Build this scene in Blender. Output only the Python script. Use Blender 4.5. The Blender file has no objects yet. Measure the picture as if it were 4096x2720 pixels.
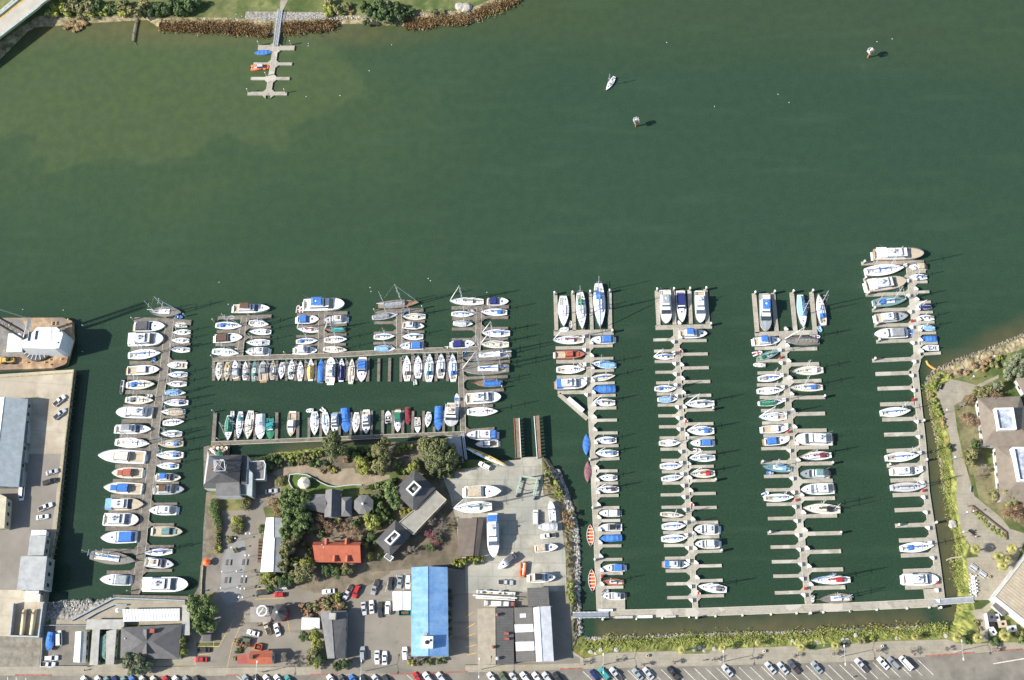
import bpy, bmesh, math, random
from mathutils import Vector, Matrix
R = math.radians
SC = bpy.context.scene
COL = SC.collection
# ---------------- camera ----------------
F_PX, CAM_H = 4700.0, 425.0
dn = Vector((302.0, -1620.0, -F_PX)).normalized()      # straight down, in camera axes
zc = -dn
yc = Vector((0, 1, 0)); yc = (yc - zc * yc.dot(zc)).normalized()
xc = yc.cross(zc)
RM = Matrix((xc, yc, zc))                              # camera axes -> world axes
ctr = RM @ Vector((0, 0, -1))
CAM = Vector((0, 0, CAM_H)) - Vector((ctr.x, ctr.y, 0)) * (CAM_H / -ctr.z)
cd = bpy.data.cameras.new('camera'); cam = bpy.data.objects.new('camera', cd); COL.objects.link(cam)
cd.sensor_width = 36; cd.lens = 36 * F_PX / 4096; cd.clip_start = 1; cd.clip_end = 6000
cam.matrix_world = Matrix.Translation(CAM) @ RM.to_4x4()
SC.camera = cam
# ---------------- light ----------------
SUN_EL, SHADOW_DIR = 38.0, 13.0                        # shadows fall to the east, slightly north
a = R(SHADOW_DIR); e = R(SUN_EL)
raydir = Vector((math.cos(a) * math.cos(e), math.sin(a) * math.cos(e), -math.sin(e)))
w = bpy.data.worlds.new('World'); SC.world = w; w.use_nodes = True
wn = w.node_tree.nodes; sky = wn.new('ShaderNodeTexSky'); sky.sky_type = 'NISHITA'; sky.sun_disc = False
sky.sun_elevation = e
sky.sun_rotation = math.atan2(-raydir.x, -raydir.y)
wn['Background'].inputs[1].default_value = 0.11
w.node_tree.links.new(sky.outputs[0], wn['Background'].inputs[0])
sl = bpy.data.lights.new('sun', 'SUN'); sl.energy = 4.6; sl.angle = R(1.0); sl.color = (1, 0.95, 0.87)
so = bpy.data.objects.new('sun', sl); COL.objects.link(so)
so.rotation_euler = (-raydir).to_track_quat('Z', 'Y').to_euler(); so.location = (0, 0, 200)
SC.view_settings.view_transform = 'Standard'; SC.view_settings.look = 'None'
SC.view_settings.exposure = 0.56; SC.view_settings.gamma = 1
SC.render.resolution_x = 1024; SC.render.resolution_y = 680
SC.render.engine = 'CYCLES'
try: SC.cycles.max_bounces = 5
except Exception: pass

# ---------------- surveying: photo grid -> place on the ground ----------------
CR = dict(A=(0,1200,2.8793), B=(820,1100,2.8793), C=(1640,1100,2.8793), D=(0,1700,2.8793), E=(0,2176,2.8793),
 F=(740,1580,2.8793), G=(740,2050,2.8793), H=(740,2320,2.8793), I=(1500,1560,2.8793), J=(1500,2040,2.8793),
 K=(1500,2320,2.8793), L=(2180,1100,3.279), M=(2180,1560,3.027), N=(2180,2040,3.027), O=(2900,1120,3.015),
 P=(2900,1600,3.135), Q=(2960,2020,3.135), R=(3400,960,3.136), S=(3440,1400,3.1357), T=(3440,1860,2.904),
 U=(3300,2300,2.966), V=(2240,2400,2.108), W=(0,0,2.8793), X=(800,0,3.92), Y=(1300,0,2.8793), Z=(2380,150,1.935),
 n=(0,0,1.0))
def px(c, x, y):
    o = CR[c]; return (o[0] + x / o[2], o[1] + y / o[2])
def gr(u, v, z=0.0):
    d = RM @ Vector((u - 2048.0, 1360.0 - v, -F_PX))
    return CAM + d * ((z - CAM.z) / d.z)
def at(c, x, y, z=0.0):
    u, v = px(c, x, y); return gr(u, v, z)
def mpp(c, x, y, z=0.0):                                # metres per crop pixel there
    return (at(c, x + 1, y, z) - at(c, x, y, z)).length
def poly(c, pts, z): return [at(c, x, y, z) for x, y in pts]

# ---------------- materials ----------------
PAL = dict(w=(.80,.80,.79), W=(.86,.87,.86), c=(.70,.66,.55), s=(.50,.42,.30), b=(.055,.19,.53), n=(.02,.03,.15),
 l=(.24,.45,.72), g=(.02,.19,.10), t=(.03,.30,.30), r=(.50,.035,.03), m=(.20,.03,.04), k=(.02,.02,.022),
 y=(.28,.29,.30), Y=(.52,.53,.54), o=(.75,.14,.03), e=(.66,.43,.11), B=(.13,.075,.05), u=(.20,.18,.15),
 G=(.12,.15,.09), d=(.10,.10,.105), p=(.25,.12,.13), T=(.30,.17,.08), R=(.42,.12,.07), v=(.16,.28,.27), x=(.32,.36,.37))
CN = dict(w='white', W='white', c='cream', s='tan', b='blue', n='navy', l='light blue', g='green', t='teal', r='red', m='maroon',
 k='black', y='grey', Y='pale grey', o='orange', e='yellow', B='brown', u='weathered grey', G='olive', d='dark grey', p='mauve',
 T='varnished wood', R='rust red', v='grey green', x='grey blue')
MC = {}
def mat(name, col, rough=.5, metal=0., var=.12, scale=1.2, bump=0., detail=4, col2=None, spec=.5, coord='Object', stops=(.35,.65)):
    if name in MC: return MC[name]
    m = bpy.data.materials.new(name); m.use_nodes = True; nt = m.node_tree; N = nt.nodes; L = nt.links
    bs = N['Principled BSDF']; bs.inputs['Roughness'].default_value = rough; bs.inputs['Metallic'].default_value = metal
    bs.inputs['Specular IOR Level'].default_value = spec
    if coord == 'World': tc = N.new('ShaderNodeNewGeometry').outputs['Position']
    else: tc = N.new('ShaderNodeTexCoord').outputs['Object']
    nz = N.new('ShaderNodeTexNoise'); nz.inputs['Scale'].default_value = scale; nz.inputs['Detail'].default_value = detail
    nz.inputs['Roughness'].default_value = .62
    L.new(tc, nz.inputs['Vector'])
    cr = N.new('ShaderNodeValToRGB'); L.new(nz.outputs['Fac'], cr.inputs[0])
    a_ = [max(0, c * (1 - var)) for c in col]; b_ = [min(1, c * (1 + var)) for c in (col2 or col)]
    cr.color_ramp.elements[0].position = stops[0]; cr.color_ramp.elements[1].position = stops[1]
    cr.color_ramp.elements[0].color = (*a_, 1); cr.color_ramp.elements[1].color = (*b_, 1)
    L.new(cr.outputs[0], bs.inputs['Base Color'])
    if bump:
        bp = N.new('ShaderNodeBump'); bp.inputs['Strength'].default_value = 1; bp.inputs['Distance'].default_value = bump
        L.new(nz.outputs['Fac'], bp.inputs['Height']); L.new(bp.outputs[0], bs.inputs['Normal'])
    m['out'] = 1; MC[name] = m
    return m
def layer(m, col, scale, lo, hi, fac=1.0, tex='noise', coord='World', detail=3, stretch=None):
    """another procedural layer of colour (stains, panel joints, moss) over a material"""
    nt = m.node_tree; N = nt.nodes; L = nt.links; bs = N['Principled BSDF']
    src = bs.inputs['Base Color'].links[0].from_socket
    tc = N.new('ShaderNodeNewGeometry').outputs['Position'] if coord == 'World' else N.new('ShaderNodeTexCoord').outputs['Object']
    if stretch:
        mp = N.new('ShaderNodeMapping'); mp.inputs['Scale'].default_value = stretch[:3]
        if len(stretch) > 3: mp.inputs['Rotation'].default_value = (0, 0, R(stretch[3]))
        L.new(tc, mp.inputs[0]); tc = mp.outputs[0]
    if tex == 'noise':
        t = N.new('ShaderNodeTexNoise'); t.inputs['Scale'].default_value = scale; t.inputs['Detail'].default_value = detail; o = t.outputs['Fac']
    elif tex == 'voronoi':
        t = N.new('ShaderNodeTexVoronoi'); t.inputs['Scale'].default_value = scale; o = t.outputs['Distance']
    elif tex == 'cell':
        t = N.new('ShaderNodeTexVoronoi'); t.inputs['Scale'].default_value = scale; sp = N.new('ShaderNodeSeparateColor'); L.new(t.outputs['Color'], sp.inputs[0]); o = sp.outputs[0]
    elif tex == 'wave':
        t = N.new('ShaderNodeTexWave'); t.inputs['Scale'].default_value = scale; t.inputs['Distortion'].default_value = .3; o = t.outputs['Fac']
    else:
        t = N.new('ShaderNodeTexBrick'); t.inputs['Scale'].default_value = scale; t.inputs['Mortar Size'].default_value = .012
        t.inputs['Color1'].default_value = (0,0,0,1); t.inputs['Color2'].default_value = (.0,.0,.0,1); t.inputs['Mortar'].default_value = (1,1,1,1); o = t.outputs['Color']
    L.new(tc, t.inputs['Vector'])
    mr = N.new('ShaderNodeMapRange'); mr.inputs[1].default_value = lo; mr.inputs[2].default_value = hi; mr.inputs[4].default_value = fac
    L.new(o, mr.inputs[0])
    mx = N.new('ShaderNodeMix'); mx.data_type = 'RGBA'
    L.new(mr.outputs[0], mx.inputs[0]); L.new(src, mx.inputs[6]); mx.inputs[7].default_value = (*col, 1)
    L.new(mx.outputs[2], bs.inputs['Base Color'])
    return m
def paint(k, rough=.35): return mat('paint_' + CN.get(k, k) + k, PAL[k], rough, 0, .06, .8)
def cloth(k): return mat('canvas_' + CN[k] + k, PAL[k], .85, 0, .22, 1.6, .05)
def deckm(k): return mat('deck_' + CN[k] + k, PAL[k], .6, 0, .10, 2.0)
GLASS = mat('dark_glass', (.03,.045,.06), .08, 0, .2, .6, spec=.9)
GLASSB = mat('tinted_glass', (.10,.14,.20), .12, 0, .2, .6, spec=.9)
ALU = mat('aluminium', (.72,.73,.74), .35, .35, .08, 1)
CHROME = mat('steel_rail', (.6,.6,.6), .3, .6, .08, 1)
RUBBER = mat('rubber', (.02,.02,.02), .8, 0, .2, 2)
GALV = mat('galvanised_steel', (.34,.37,.39), .5, .3, .15, .6)
ENGINE = mat('engine_cowl', (.05,.05,.055), .3, 0, .1, 1)
TEAK = mat('teak', (.36,.20,.09), .6, 0, .25, 3)

# ---------------- mesh helpers ----------------
class MB:
    def __init__(s): s.v = []; s.f = []; s.m = []
    def add(s, vs, fs, mi=0):
        o = len(s.v); s.v += [tuple(q) for q in vs]; s.f += [tuple(i + o for i in f) for f in fs]; s.m += [mi] * len(fs)
    def prism(s, pts, z0, z1, top=None, mi=0, mit=None):
        n = len(pts)
        ar = sum(pts[i][0]*pts[(i+1)%n][1]-pts[(i+1)%n][0]*pts[i][1] for i in range(n))
        if ar < 0:
            pts = pts[::-1]
            if top: top = top[::-1]
        top = top or pts
        vs = [(q[0], q[1], z0) for q in pts] + [(q[0], q[1], z1) for q in top]
        s.add(vs, [(i, (i+1) % n, n + (i+1) % n, n + i) for i in range(n)], mi)
        s.add(vs[n:], [tuple(range(n))], mi if mit is None else mit)
        s.add(vs[:n], [tuple(range(n-1, -1, -1))], mi)
    def box(s, x0, x1, y0, y1, z0, z1, tx=0., ty=0., mi=0):
        s.prism([(x0,y0),(x1,y0),(x1,y1),(x0,y1)], z0, z1, [(x0+tx,y0+ty),(x1-tx,y0+ty),(x1-tx,y1-ty),(x0+tx,y1-ty)], mi)
    def obox(s, c, d, l, w, z0, z1, mi=0, inset=0.):
        d = Vector((d[0], d[1])).normalized(); n = Vector((-d.y, d.x)); c = Vector((c[0], c[1]))
        q = lambda a, b: c + d * a + n * b
        P = [q(-l/2,-w/2), q(l/2,-w/2), q(l/2,w/2), q(-l/2,w/2)]
        T = [q(-l/2+inset,-w/2+inset), q(l/2-inset,-w/2+inset), q(l/2-inset,w/2-inset), q(-l/2+inset,w/2-inset)]
        s.prism(P, z0, z1, T, mi)
    def tube(s, a, b, r0, r1=None, n=6, mi=0):
        a = Vector(a); b = Vector(b); r1 = r0 if r1 is None else r1
        d = (b - a)
        if d.length < 1e-6: return
        d.normalize(); u = d.orthogonal().normalized(); v = d.cross(u)
        vs = []
        for p_, r_ in ((a, r0), (b, r1)):
            vs += [p_ + (u * math.cos(2*math.pi*i/n) + v * math.sin(2*math.pi*i/n)) * r_ for i in range(n)]
        fs = [(i, (i+1) % n, n + (i+1) % n, n + i) for i in range(n)] + [tuple(range(n-1,-1,-1)), tuple(range(n, 2*n))]
        s.add(vs, fs, mi)
    def path(s, pts, r, n=6, mi=0):
        for a_, b_ in zip(pts, pts[1:]): s.tube(a_, b_, r, r, n, mi)
    def lathe(s, c, prof, n=12, mi=0, sx=1, sy=1):
        vs = []
        for r_, z_ in prof:
            vs += [(c[0] + sx*r_*math.cos(2*math.pi*i/n), c[1] + sy*r_*math.sin(2*math.pi*i/n), c[2] + z_) for i in range(n)]
        fs = []
        for k in range(len(prof)-1):
            fs += [(k*n+i, k*n+(i+1)%n, (k+1)*n+(i+1)%n, (k+1)*n+i) for i in range(n)]
        fs += [tuple(range(n-1,-1,-1)), tuple((len(prof)-1)*n+i for i in range(n))]
        s.add(vs, fs, mi)
    def build(s, name, mats, parent=None, smooth=False, **kw):
        me = bpy.data.meshes.new(name); me.from_pydata(s.v, [], s.f)
        if not isinstance(mats, (list, tuple)): mats = [mats]
        for m in mats: me.materials.append(m)
        if len(mats) > 1: me.polygons.foreach_set('material_index', s.m)
        if smooth: me.polygons.foreach_set('use_smooth', [True] * len(me.polygons))
        me.update()
        o = bpy.data.objects.new(name, me); COL.objects.link(o)
        if parent: o.parent = parent
        tag(o, **kw)
        return o
def tag(o, label=None, cat=None, group=None, kind=None):
    if label:
        wl = label.split()
        if len(wl) > 16: print('LONG', label)
        o['label'] = label
    if cat: o['category'] = cat
    if group: o['group'] = group
    if kind: o['kind'] = kind
def thing(name, loc, rz=0., **kw):
    o = bpy.data.objects.new(name, None); COL.objects.link(o); o.location = loc; o.rotation_euler = (0, 0, rz); o.empty_display_size = .5
    tag(o, **kw); return o
def copy_tree(o, parent=None):
    c = o.copy(); COL.objects.link(c)
    if parent: c.parent = parent
    for ch in KIDS.get(o.name, []): copy_tree(ch, c)
    return c
KIDS = {}
def remember(o):
    KIDS[o.name] = [c for c in COL.objects if c.parent == o]
    for c in KIDS[o.name]: KIDS[c.name] = []
ORD = 'first second third fourth fifth sixth seventh eighth ninth tenth eleventh twelfth thirteenth fourteenth fifteenth sixteenth seventeenth eighteenth nineteenth twentieth'.split() + ['twenty-first','twenty-second','twenty-third','twenty-fourth','twenty-fifth']
ORD += ['%dth' % i for i in range(26, 60)]
ZL, ZW, ZN = 2.2, 3.3, 1.5

# ---------------- water and land ----------------
def water():
    m = bpy.data.materials.new('harbour_water'); m.use_nodes = True; nt = m.node_tree; N = nt.nodes; L = nt.links
    bs = N['Principled BSDF']; bs.inputs['Roughness'].default_value = .22; bs.inputs['IOR'].default_value = 1.33
    g = N.new('ShaderNodeNewGeometry').outputs['Position']
    def noise(sc, det, dist=0.):
        t = N.new('ShaderNodeTexNoise'); t.inputs['Scale'].default_value = sc; t.inputs['Detail'].default_value = det; t.inputs['Distortion'].default_value = dist
        L.new(g, t.inputs['Vector']); return t.outputs['Fac']
    def mth(op, a_, b_=None, c_=None):
        t = N.new('ShaderNodeMath'); t.operation = op
        for i, q in enumerate((a_, b_, c_)):
            if q is None: continue
            if isinstance(q, (int, float)): t.inputs[i].default_value = q
            else: L.new(q, t.inputs[i])
        return t.outputs[0]
    def mr(x, a_, b_, lo=0., hi=1.):
        t = N.new('ShaderNodeMapRange'); t.interpolation_type = 'SMOOTHSTEP'
        for i, q in enumerate((a_, b_, lo, hi)): t.inputs[i+1].default_value = q
        L.new(x, t.inputs[0]); return t.outputs[0]
    def mix(f, a_, b_):
        t = N.new('ShaderNodeMix'); t.data_type = 'RGBA'; L.new(f, t.inputs[0])
        for i, q in ((6, a_), (7, b_)):
            if isinstance(q, tuple): t.inputs[i].default_value = (*q, 1)
            else: L.new(q, t.inputs[i])
        return t.outputs[2]
    sep = N.new('ShaderNodeSeparateXYZ'); L.new(g, sep.inputs[0]); X, Y = sep.outputs[0], sep.outputs[1]
    mpn = N.new('ShaderNodeMapping'); mpn.inputs['Scale'].default_value = (.03, .16, 1); mpn.inputs['Rotation'].default_value = (0, 0, R(-35)); L.new(g, mpn.inputs[0])
    tst = N.new('ShaderNodeTexNoise'); tst.inputs['Scale'].default_value = 1.; tst.inputs['Detail'].default_value = 5; L.new(mpn.outputs[0], tst.inputs['Vector']); streak = tst.outputs['Fac']
    n1 = noise(.02, 4, .6); n2 = noise(.009, 3); n3 = noise(.25, 4); n4 = noise(1.4, 3)
    # muddy shallow water towards the north-west bank, with a torn edge
    nn = mth('MULTIPLY_ADD', mth('SUBTRACT', n1, .5), 60., 0.)
    west = mth('ADD', mth('MULTIPLY', X, -1.), nn)
    c = mix(mr(west, -160., 190.), (.030,.063,.038), (.038,.072,.034))
    c = mix(mr(mth('ADD', Y, mth('MULTIPLY', mth('SUBTRACT', n2, .5), 40.)), gr(2048, 950).y, gr(2048, 1500).y), c, (.0215,.0475,.0265))
    P1 = gr(600, 320); 
    dx = mth('SUBTRACT', X, P1.x); dy = mth('SUBTRACT', Y, P1.y)
    d1 = mth('SQRT', mth('ADD', mth('POWER', mth('MULTIPLY', dx, .48), 2.), mth('POWER', mth('MULTIPLY', dy, .95), 2.)))
    d1 = mth('ADD', d1, mth('MULTIPLY', mth('SUBTRACT', n1, .5), 60.))
    c = mix(mth('MULTIPLY', mr(d1, 43., 38.), .60), c, (.096,.126,.046))
    c = mix(mth('MULTIPLY', mr(d1, 85., 25.), .42), c, (.084,.116,.040))
    ya = gr(2048, 70).y
    sh = mth('ADD', mth('MULTIPLY', X, .12), Y)
    sh = mth('ADD', sh, mth('MULTIPLY', mth('SUBTRACT', n2, .5), 30.))
    mk = mr(X, gr(2900, 100).x, gr(1500, 100).x)
    ns = mth('ADD', Y, mth('MULTIPLY', mth('SUBTRACT', n1, .5), 16.)); y7 = gr(700, 120).y
    c = mix(mth('MULTIPLY', mth('MULTIPLY', mr(ns, y7 - 13., y7 + 1.), mr(X, gr(1900, 100).x, gr(1400, 100).x)), .7), c, (.15,.125,.05))
    c = mix(mth('MULTIPLY', mth('MULTIPLY', mr(sh, ya - 26., ya + 6.), mth('ADD', mth('MULTIPLY', mk, .6), .3)), .85), c, (.078,.092,.030))
    def shoal(u0, v0, u1, v1, wid, f_, c):
        A, B_ = gr(u0, v0), gr(u1, v1); d = (B_ - A).normalized(); nx, ny = -d.y, d.x; L_ = (B_ - A).length
        rx, ry = mth('SUBTRACT', X, A.x), mth('SUBTRACT', Y, A.y)
        dist = mth('ADD', mth('ABSOLUTE', mth('ADD', mth('MULTIPLY', rx, nx), mth('MULTIPLY', ry, ny))), mth('MULTIPLY', mth('SUBTRACT', noise(.12, 4), .5), 5.))
        al = mth('ADD', mth('MULTIPLY', rx, d.x), mth('MULTIPLY', ry, d.y))
        m_ = mth('MULTIPLY', mth('MULTIPLY', mr(dist, wid, 0.), f_), mth('MULTIPLY', mr(al, -2., 3.), mr(al, L_ + 2., L_ - 3.)))
        return mix(m_, c, (.135,.105,.050))
    for q in ((2385,2560,3720,2508,11.,.85), (3722,1560,3830,2400,9.,.85), (3715,1525,4200,1290,10.,.85), (2230,1890,2300,2150,5.,.7), (1100,1818,1560,1775,6.,.6), (3800,2505,3832,2400,8.,.7)): c = shoal(*q, c)
    c = mix(mth('MULTIPLY', mr(n2, .35, .65), .18), c, (.030,.066,.030))
    c = mix(mth('MULTIPLY', mr(n3, .3, .7), .25), c, (.018,.040,.028))
    c = mix(mth('MULTIPLY', mr(n4, .35, .75), .26), c, (.062,.098,.062))
    c = mix(mth('MULTIPLY', mr(streak, .5, .75), .22), c, (.060,.100,.060))
    L.new(c, bs.inputs['Base Color'])
    wv = noise(.9, 4, .5); bp = N.new('ShaderNodeBump'); bp.inputs['Strength'].default_value = 1.; bp.inputs['Distance'].default_value = .05
    L.new(wv, bp.inputs['Height']); L.new(bp.outputs[0], bs.inputs['Normal'])
    b = MB(); b.add([(-1500,-1500,0),(1500,-1500,0),(1500,1500,0),(-1500,1500,0)], [(0,1,2,3)])
    b.build('water', m, kind='structure')
water()
MUD = mat('mud', (.10,.085,.045), .85, 0, .3, .25, .1, coord='World')
GRASS = mat('grass', (.085,.125,.028), .95, 0, .35, .10, .12, detail=8, col2=(.16,.17,.06), coord='World')
layer(GRASS, (.055,.10,.02), .35, .45, .7, .8); layer(GRASS, (.24,.18,.09), .05, .55, .75, .6)
CONC = mat('concrete', (.43,.375,.28), .85, 0, .18, .07, .01, detail=8, coord='World', col2=(.50,.44,.33))
layer(CONC, (.20,.18,.15), .10, .55, .8, .55, detail=6); layer(CONC, (.26,.23,.19), .04, .5, 1, .2, 'brick', stretch=(1,1,1,4)); layer(CONC, (.38,.25,.14), .10, .56, .75, .55, detail=6); layer(CONC, (.24,.215,.18), .035, .5, .62, .4, detail=7)
YARD = mat('yard_concrete', (.335,.32,.26), .85, 0, .2, .12, .01, detail=8, coord='World', col2=(.42,.40,.325))
layer(YARD, (.20,.215,.20), .11, .5, .75, .55, detail=6); layer(YARD, (.20,.20,.17), .05, .5, 1, .35, 'brick'); layer(YARD, (.12,.12,.11), 1.1, .66, .8, .5)
ASPH = mat('asphalt', (.185,.168,.14), .9, 0, .15, .14, .01, detail=8, coord='World', col2=(.225,.205,.168))
layer(ASPH, (.09,.085,.075), .22, .56, .8, .6, detail=6)
LOTX = 0
LOT = mat('parking_asphalt', (.235,.21,.17), .9, 0, .13, .1, .01, detail=8, coord='World')
layer(LOT, (.12,.11,.095), .35, .62, .8, .6, detail=6); layer(LOT, (.08,.075,.07), .9, .68, .76, .7, detail=2); layer(LOT, (.27,.24,.19), .05, .5, .7, .5, detail=6)
layer(YARD, (.30,.24,.16), .3, .64, .76, .6, detail=4); layer(YARD, (.24,.245,.22), .06, .5, .62, .5, detail=8); layer(YARD, (.16,.16,.14), .4, .62, .7, .5, detail=3, stretch=(1,.12,1,20))
layer(LOT, (.13,.12,.10), .35, .6, .7, .5, detail=3, stretch=(.12,1,1,12))
PLAZA = mat('plaza_paving', (.27,.265,.25), .85, 0, .12, .2, .01, detail=6, coord='World')
WALK = mat('sidewalk', (.33,.295,.225), .85, 0, .14, .25, .01, detail=6, coord='World')
layer(WALK, (.20,.18,.15), .2, .5, 1, .4, 'brick'); layer(WALK, (.16,.15,.12), .3, .6, .8, .5)
DIRT = mat('dirt', (.20,.165,.115), .95, 0, .3, .3, .05, detail=8, coord='World')
ROCK = mat('rock', (.17,.155,.135), .9, 0, .35, 1.2, .15, coord='World', col2=(.34,.32,.28))
layer(ROCK, (.05,.045,.04), 1.4, .35, .6, .0, 'voronoi')
def slab(name, c, pts, z, m, thick, side=None, **kw):
    b = MB(); b.prism(poly(c, pts, z), z - thick, z, mi=1 if side else 0, mit=0)
    return b.build(name, [m, side] if side else m, **(kw or dict(kind='structure')))
CONCS = mat('quay_wall', (.24,.23,.20), .85, 0, .3, .6, .05, coord='World')
slab('wharf', 'n', [(-700,1512),(0,1497),(292,1478),(276,1610),(260,1744),(222,2117),(198,2230),(176,2420),(160,2545),(-700,2545)], ZW, CONC, 5, CONCS)
LAND = [(-700,2500),(165,2500),(172,2490),(205,2476),(285,2480),(455,2391),(742,2402),(765,2392),(797,2360),(809,2231),(815,2085),(825,1969),
 (905,1945),(960,1850),(1042,1840),(1122,1823),(1282,1803),(1560,1790),(1700,1775),(1790,1765),(1852,1848),(1873,1838),(2021,1841),(2083,1838),
 (2083,1829),(2167,1826),(2175,1862),(2176,1977),(2233,2008),(2250,2102),(2264,2214),(2270,2408),(2284,2430),(2288,2600),(2335,2632),(2439,2609),
 (2705,2602),(3179,2583),(3452,2566),(3789,2555),(3830,2550),(3890,2530),(3905,2458),(3887,2384),(3864,2232),(3877,2180),(3850,2135),(3836,2053),(3827,1998),
 (3826,1901),(3810,1878),(3791,1719),(3752,1604),(3746,1566),(3759,1534),(3807,1518),(3900,1490),(3992,1425),(4096,1395),(4700,1200),(4700,3300),(-700,3300)]
slab('ground', 'n', LAND, ZL, GRASS, 4, CONCS)
# banks: strips from the top of the land down into the water
def bank(name, top, bot, m, zt, seed, steps=7, amp=.25, **kw):
    rnd = random.Random(seed)
    def resample(pl, n):
        pl = [Vector(q) for q in pl]; ds = [0]
        for a_, b_ in zip(pl, pl[1:]): ds.append(ds[-1] + (b_ - a_).length)
        out = []
        for i in range(n):
            t = ds[-1] * i / (n - 1); k = max(j for j in range(len(ds)) if ds[j] <= t + 1e-6); k = min(k, len(pl) - 2)
            f = (t - ds[k]) / max(1e-6, ds[k+1] - ds[k]); out.append(pl[k].lerp(pl[k+1], min(1, f)))
        return out
    n = 2 + int(sum((Vector(a_) - Vector(b_)).length for a_, b_ in zip(top, top[1:])) / 9)
    A = resample(top, n); Bt = resample(bot, n); vs = []
    for i in range(n):
        a3 = gr(A[i].x, A[i].y, zt); b3 = gr(Bt[i].x, Bt[i].y, 0)
        for j in range(steps + 1):
            t = j / steps * 1.25
            q = a3.lerp(b3, t); z = zt * (1 - min(1, t) ** 1.3) - max(0, t - 1) * 5 - .01
            if 0 < j: q = q + Vector((rnd.uniform(-amp, amp), rnd.uniform(-amp, amp), 0)); z += rnd.uniform(-amp, amp)
            vs.append((q.x, q.y, z))
    s1 = steps + 1
    fs = [(i*s1+j, i*s1+j+1, (i+1)*s1+j+1, (i+1)*s1+j) for i in range(n-1) for j in range(steps)]
    b = MB(); b.add(vs, fs); b.build(name, m, **(kw or dict(kind='structure')))
    return A, Bt
BANK = mat('bank_growth', (.15,.19,.04), .95, 0, .3, .3, .2, detail=8, coord='World', col2=(.30,.30,.08))
layer(BANK, (.22,.13,.04), .25, .55, .75, .7, detail=6); layer(BANK, (.045,.085,.02), .8, .5, .7, .7)
DRYB = mat('bank_dry', (.24,.185,.10), .95, 0, .3, .4, .2, detail=8, coord='World', col2=(.36,.30,.18))
layer(DRYB, (.08,.11,.03), .3, .5, .65, .8, detail=6)
NEAR = [(2288,2600),(2335,2632),(2439,2609),(2705,2602),(3179,2583),(3452,2566),(3789,2555),(3830,2550),(3890,2530),(3905,2458),(3887,2384)]
NEARW = [(2322,2540),(2392,2558),(2460,2553),(2700,2545),(2904,2537),(3179,2531),(3360,2526),(3536,2512),(3720,2508),(3806,2495),(3826,2435),(3829,2376)]
bank('bank_south', NEAR, NEARW, BANK, ZL, 3)
EAST = [(3887,2384),(3864,2232),(3877,2180),(3850,2135),(3836,2053),(3827,1998),(3826,1901),(3810,1878),(3791,1719),(3752,1604),(3746,1566),(3759,1534),(3807,1518)]
EASTW = [(3829,2376),(3818,2170),(3800,2067),(3779,1963),(3768,1860),(3740,1720),(3722,1600),(3708,1530),(3727,1496),(3760,1475)]
bank('bank_east', EAST, EASTW, BANK, ZL, 4)
bank('bank_park', [(3807,1518),(3900,1490),(3992,1425),(4096,1395),(4700,1200)], [(3760,1475),(3850,1432),(3960,1395),(4096,1336),(4650,1100)], DRYB, ZL, 5)
bank('bank_yard', [(2167,1826),(2175,1862),(2176,1977),(2233,2008),(2250,2102),(2264,2214),(2270,2408),(2284,2430),(2288,2600)],
     [(2195,1838),(2225,1880),(2262,1975),(2283,2046),(2312,2144),(2318,2300),(2318,2387),(2322,2540)], DRYB, ZL, 6)
bank('bank_garden', [(960,1850),(1042,1840),(1122,1823),(1282,1803),(1560,1790),(1700,1775),(1790,1765)], [(960,1835),(1042,1825),(1122,1808),(1282,1790),(1560,1772),(1700,1758),(1790,1750)], BANK, ZL, 7)
bank('bank_west', [(165,2500),(172,2490),(205,2476),(285,2480),(455,2391)], [(180,2405),(230,2405),(300,2412),(360,2405),(430,2392)], ROCK, ZL, 8)
# north shore
NW_ = [(-500,560),(-60,300),(110,128),(139,112),(347,94),(590,80),(642,118),(820,125),(927,122),(1080,143),(1144,125),(1285,127),(1348,97),(1456,97),(1630,108),(1734,100),(1814,100),(1890,90),(1995,42),(2053,10),(2120,-60),(2300,-300)]
NT_ = [(-500,420),(-60,210),(150,66),(200,60),(347,66),(590,62),(650,70),(820,70),(927,72),(1050,78),(1144,76),(1285,70),(1348,60),(1456,62),(1630,50),(1734,48),(1814,45),(1890,30),(1960,0),(2000,-30),(2060,-100),(2200,-340)]
slab('shore_ground', 'n', NT_ + [(2200,-900),(-900,-900),(-900,420)], ZN, GRASS, 4, CONCS)
bank('bank_north', NT_, NW_, DRYB, ZN, 9, amp=.12)
# ---------------- paved patches on the land (each a few mm above the last) ----------------
LIFT = [0]
def patch(name, c, pts, m, z=ZL, lift=1):
    b = MB(); P = poly(c, pts, z + .02 + .004 * lift); b.add([(q.x, q.y, q.z) for q in P], [tuple(range(len(P)))])
    o = b.build(name, m, kind='structure')
    if o.data.polygons[0].normal.z < 0: o.data.flip_normals()
    return o
KY = [(-300,2706),(0,2700),(740,2701),(1030,2700),(1560,2696),(2240,2676),(2700,2664),(3360,2646),(3705,2624),(4096,2596),(4600,2570)]   # kerb line
patch('sidewalk', 'n', [(-300,2655),(200,2660),(640,2668),(990,2664),(1560,2665),(2220,2655),(2235,2600),(2290,2604),(2335,2634),(2439,2611),(2705,2604),(2726,2616),(2835,2614),(2850,2597),(3179,2584),(3260,2600),(3452,2568),(3789,2557),(3830,2572),(3905,2575),(4000,2570),(4096,2570),(4600,2540)] + KY[::-1], WALK, ZL, 1)
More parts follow.
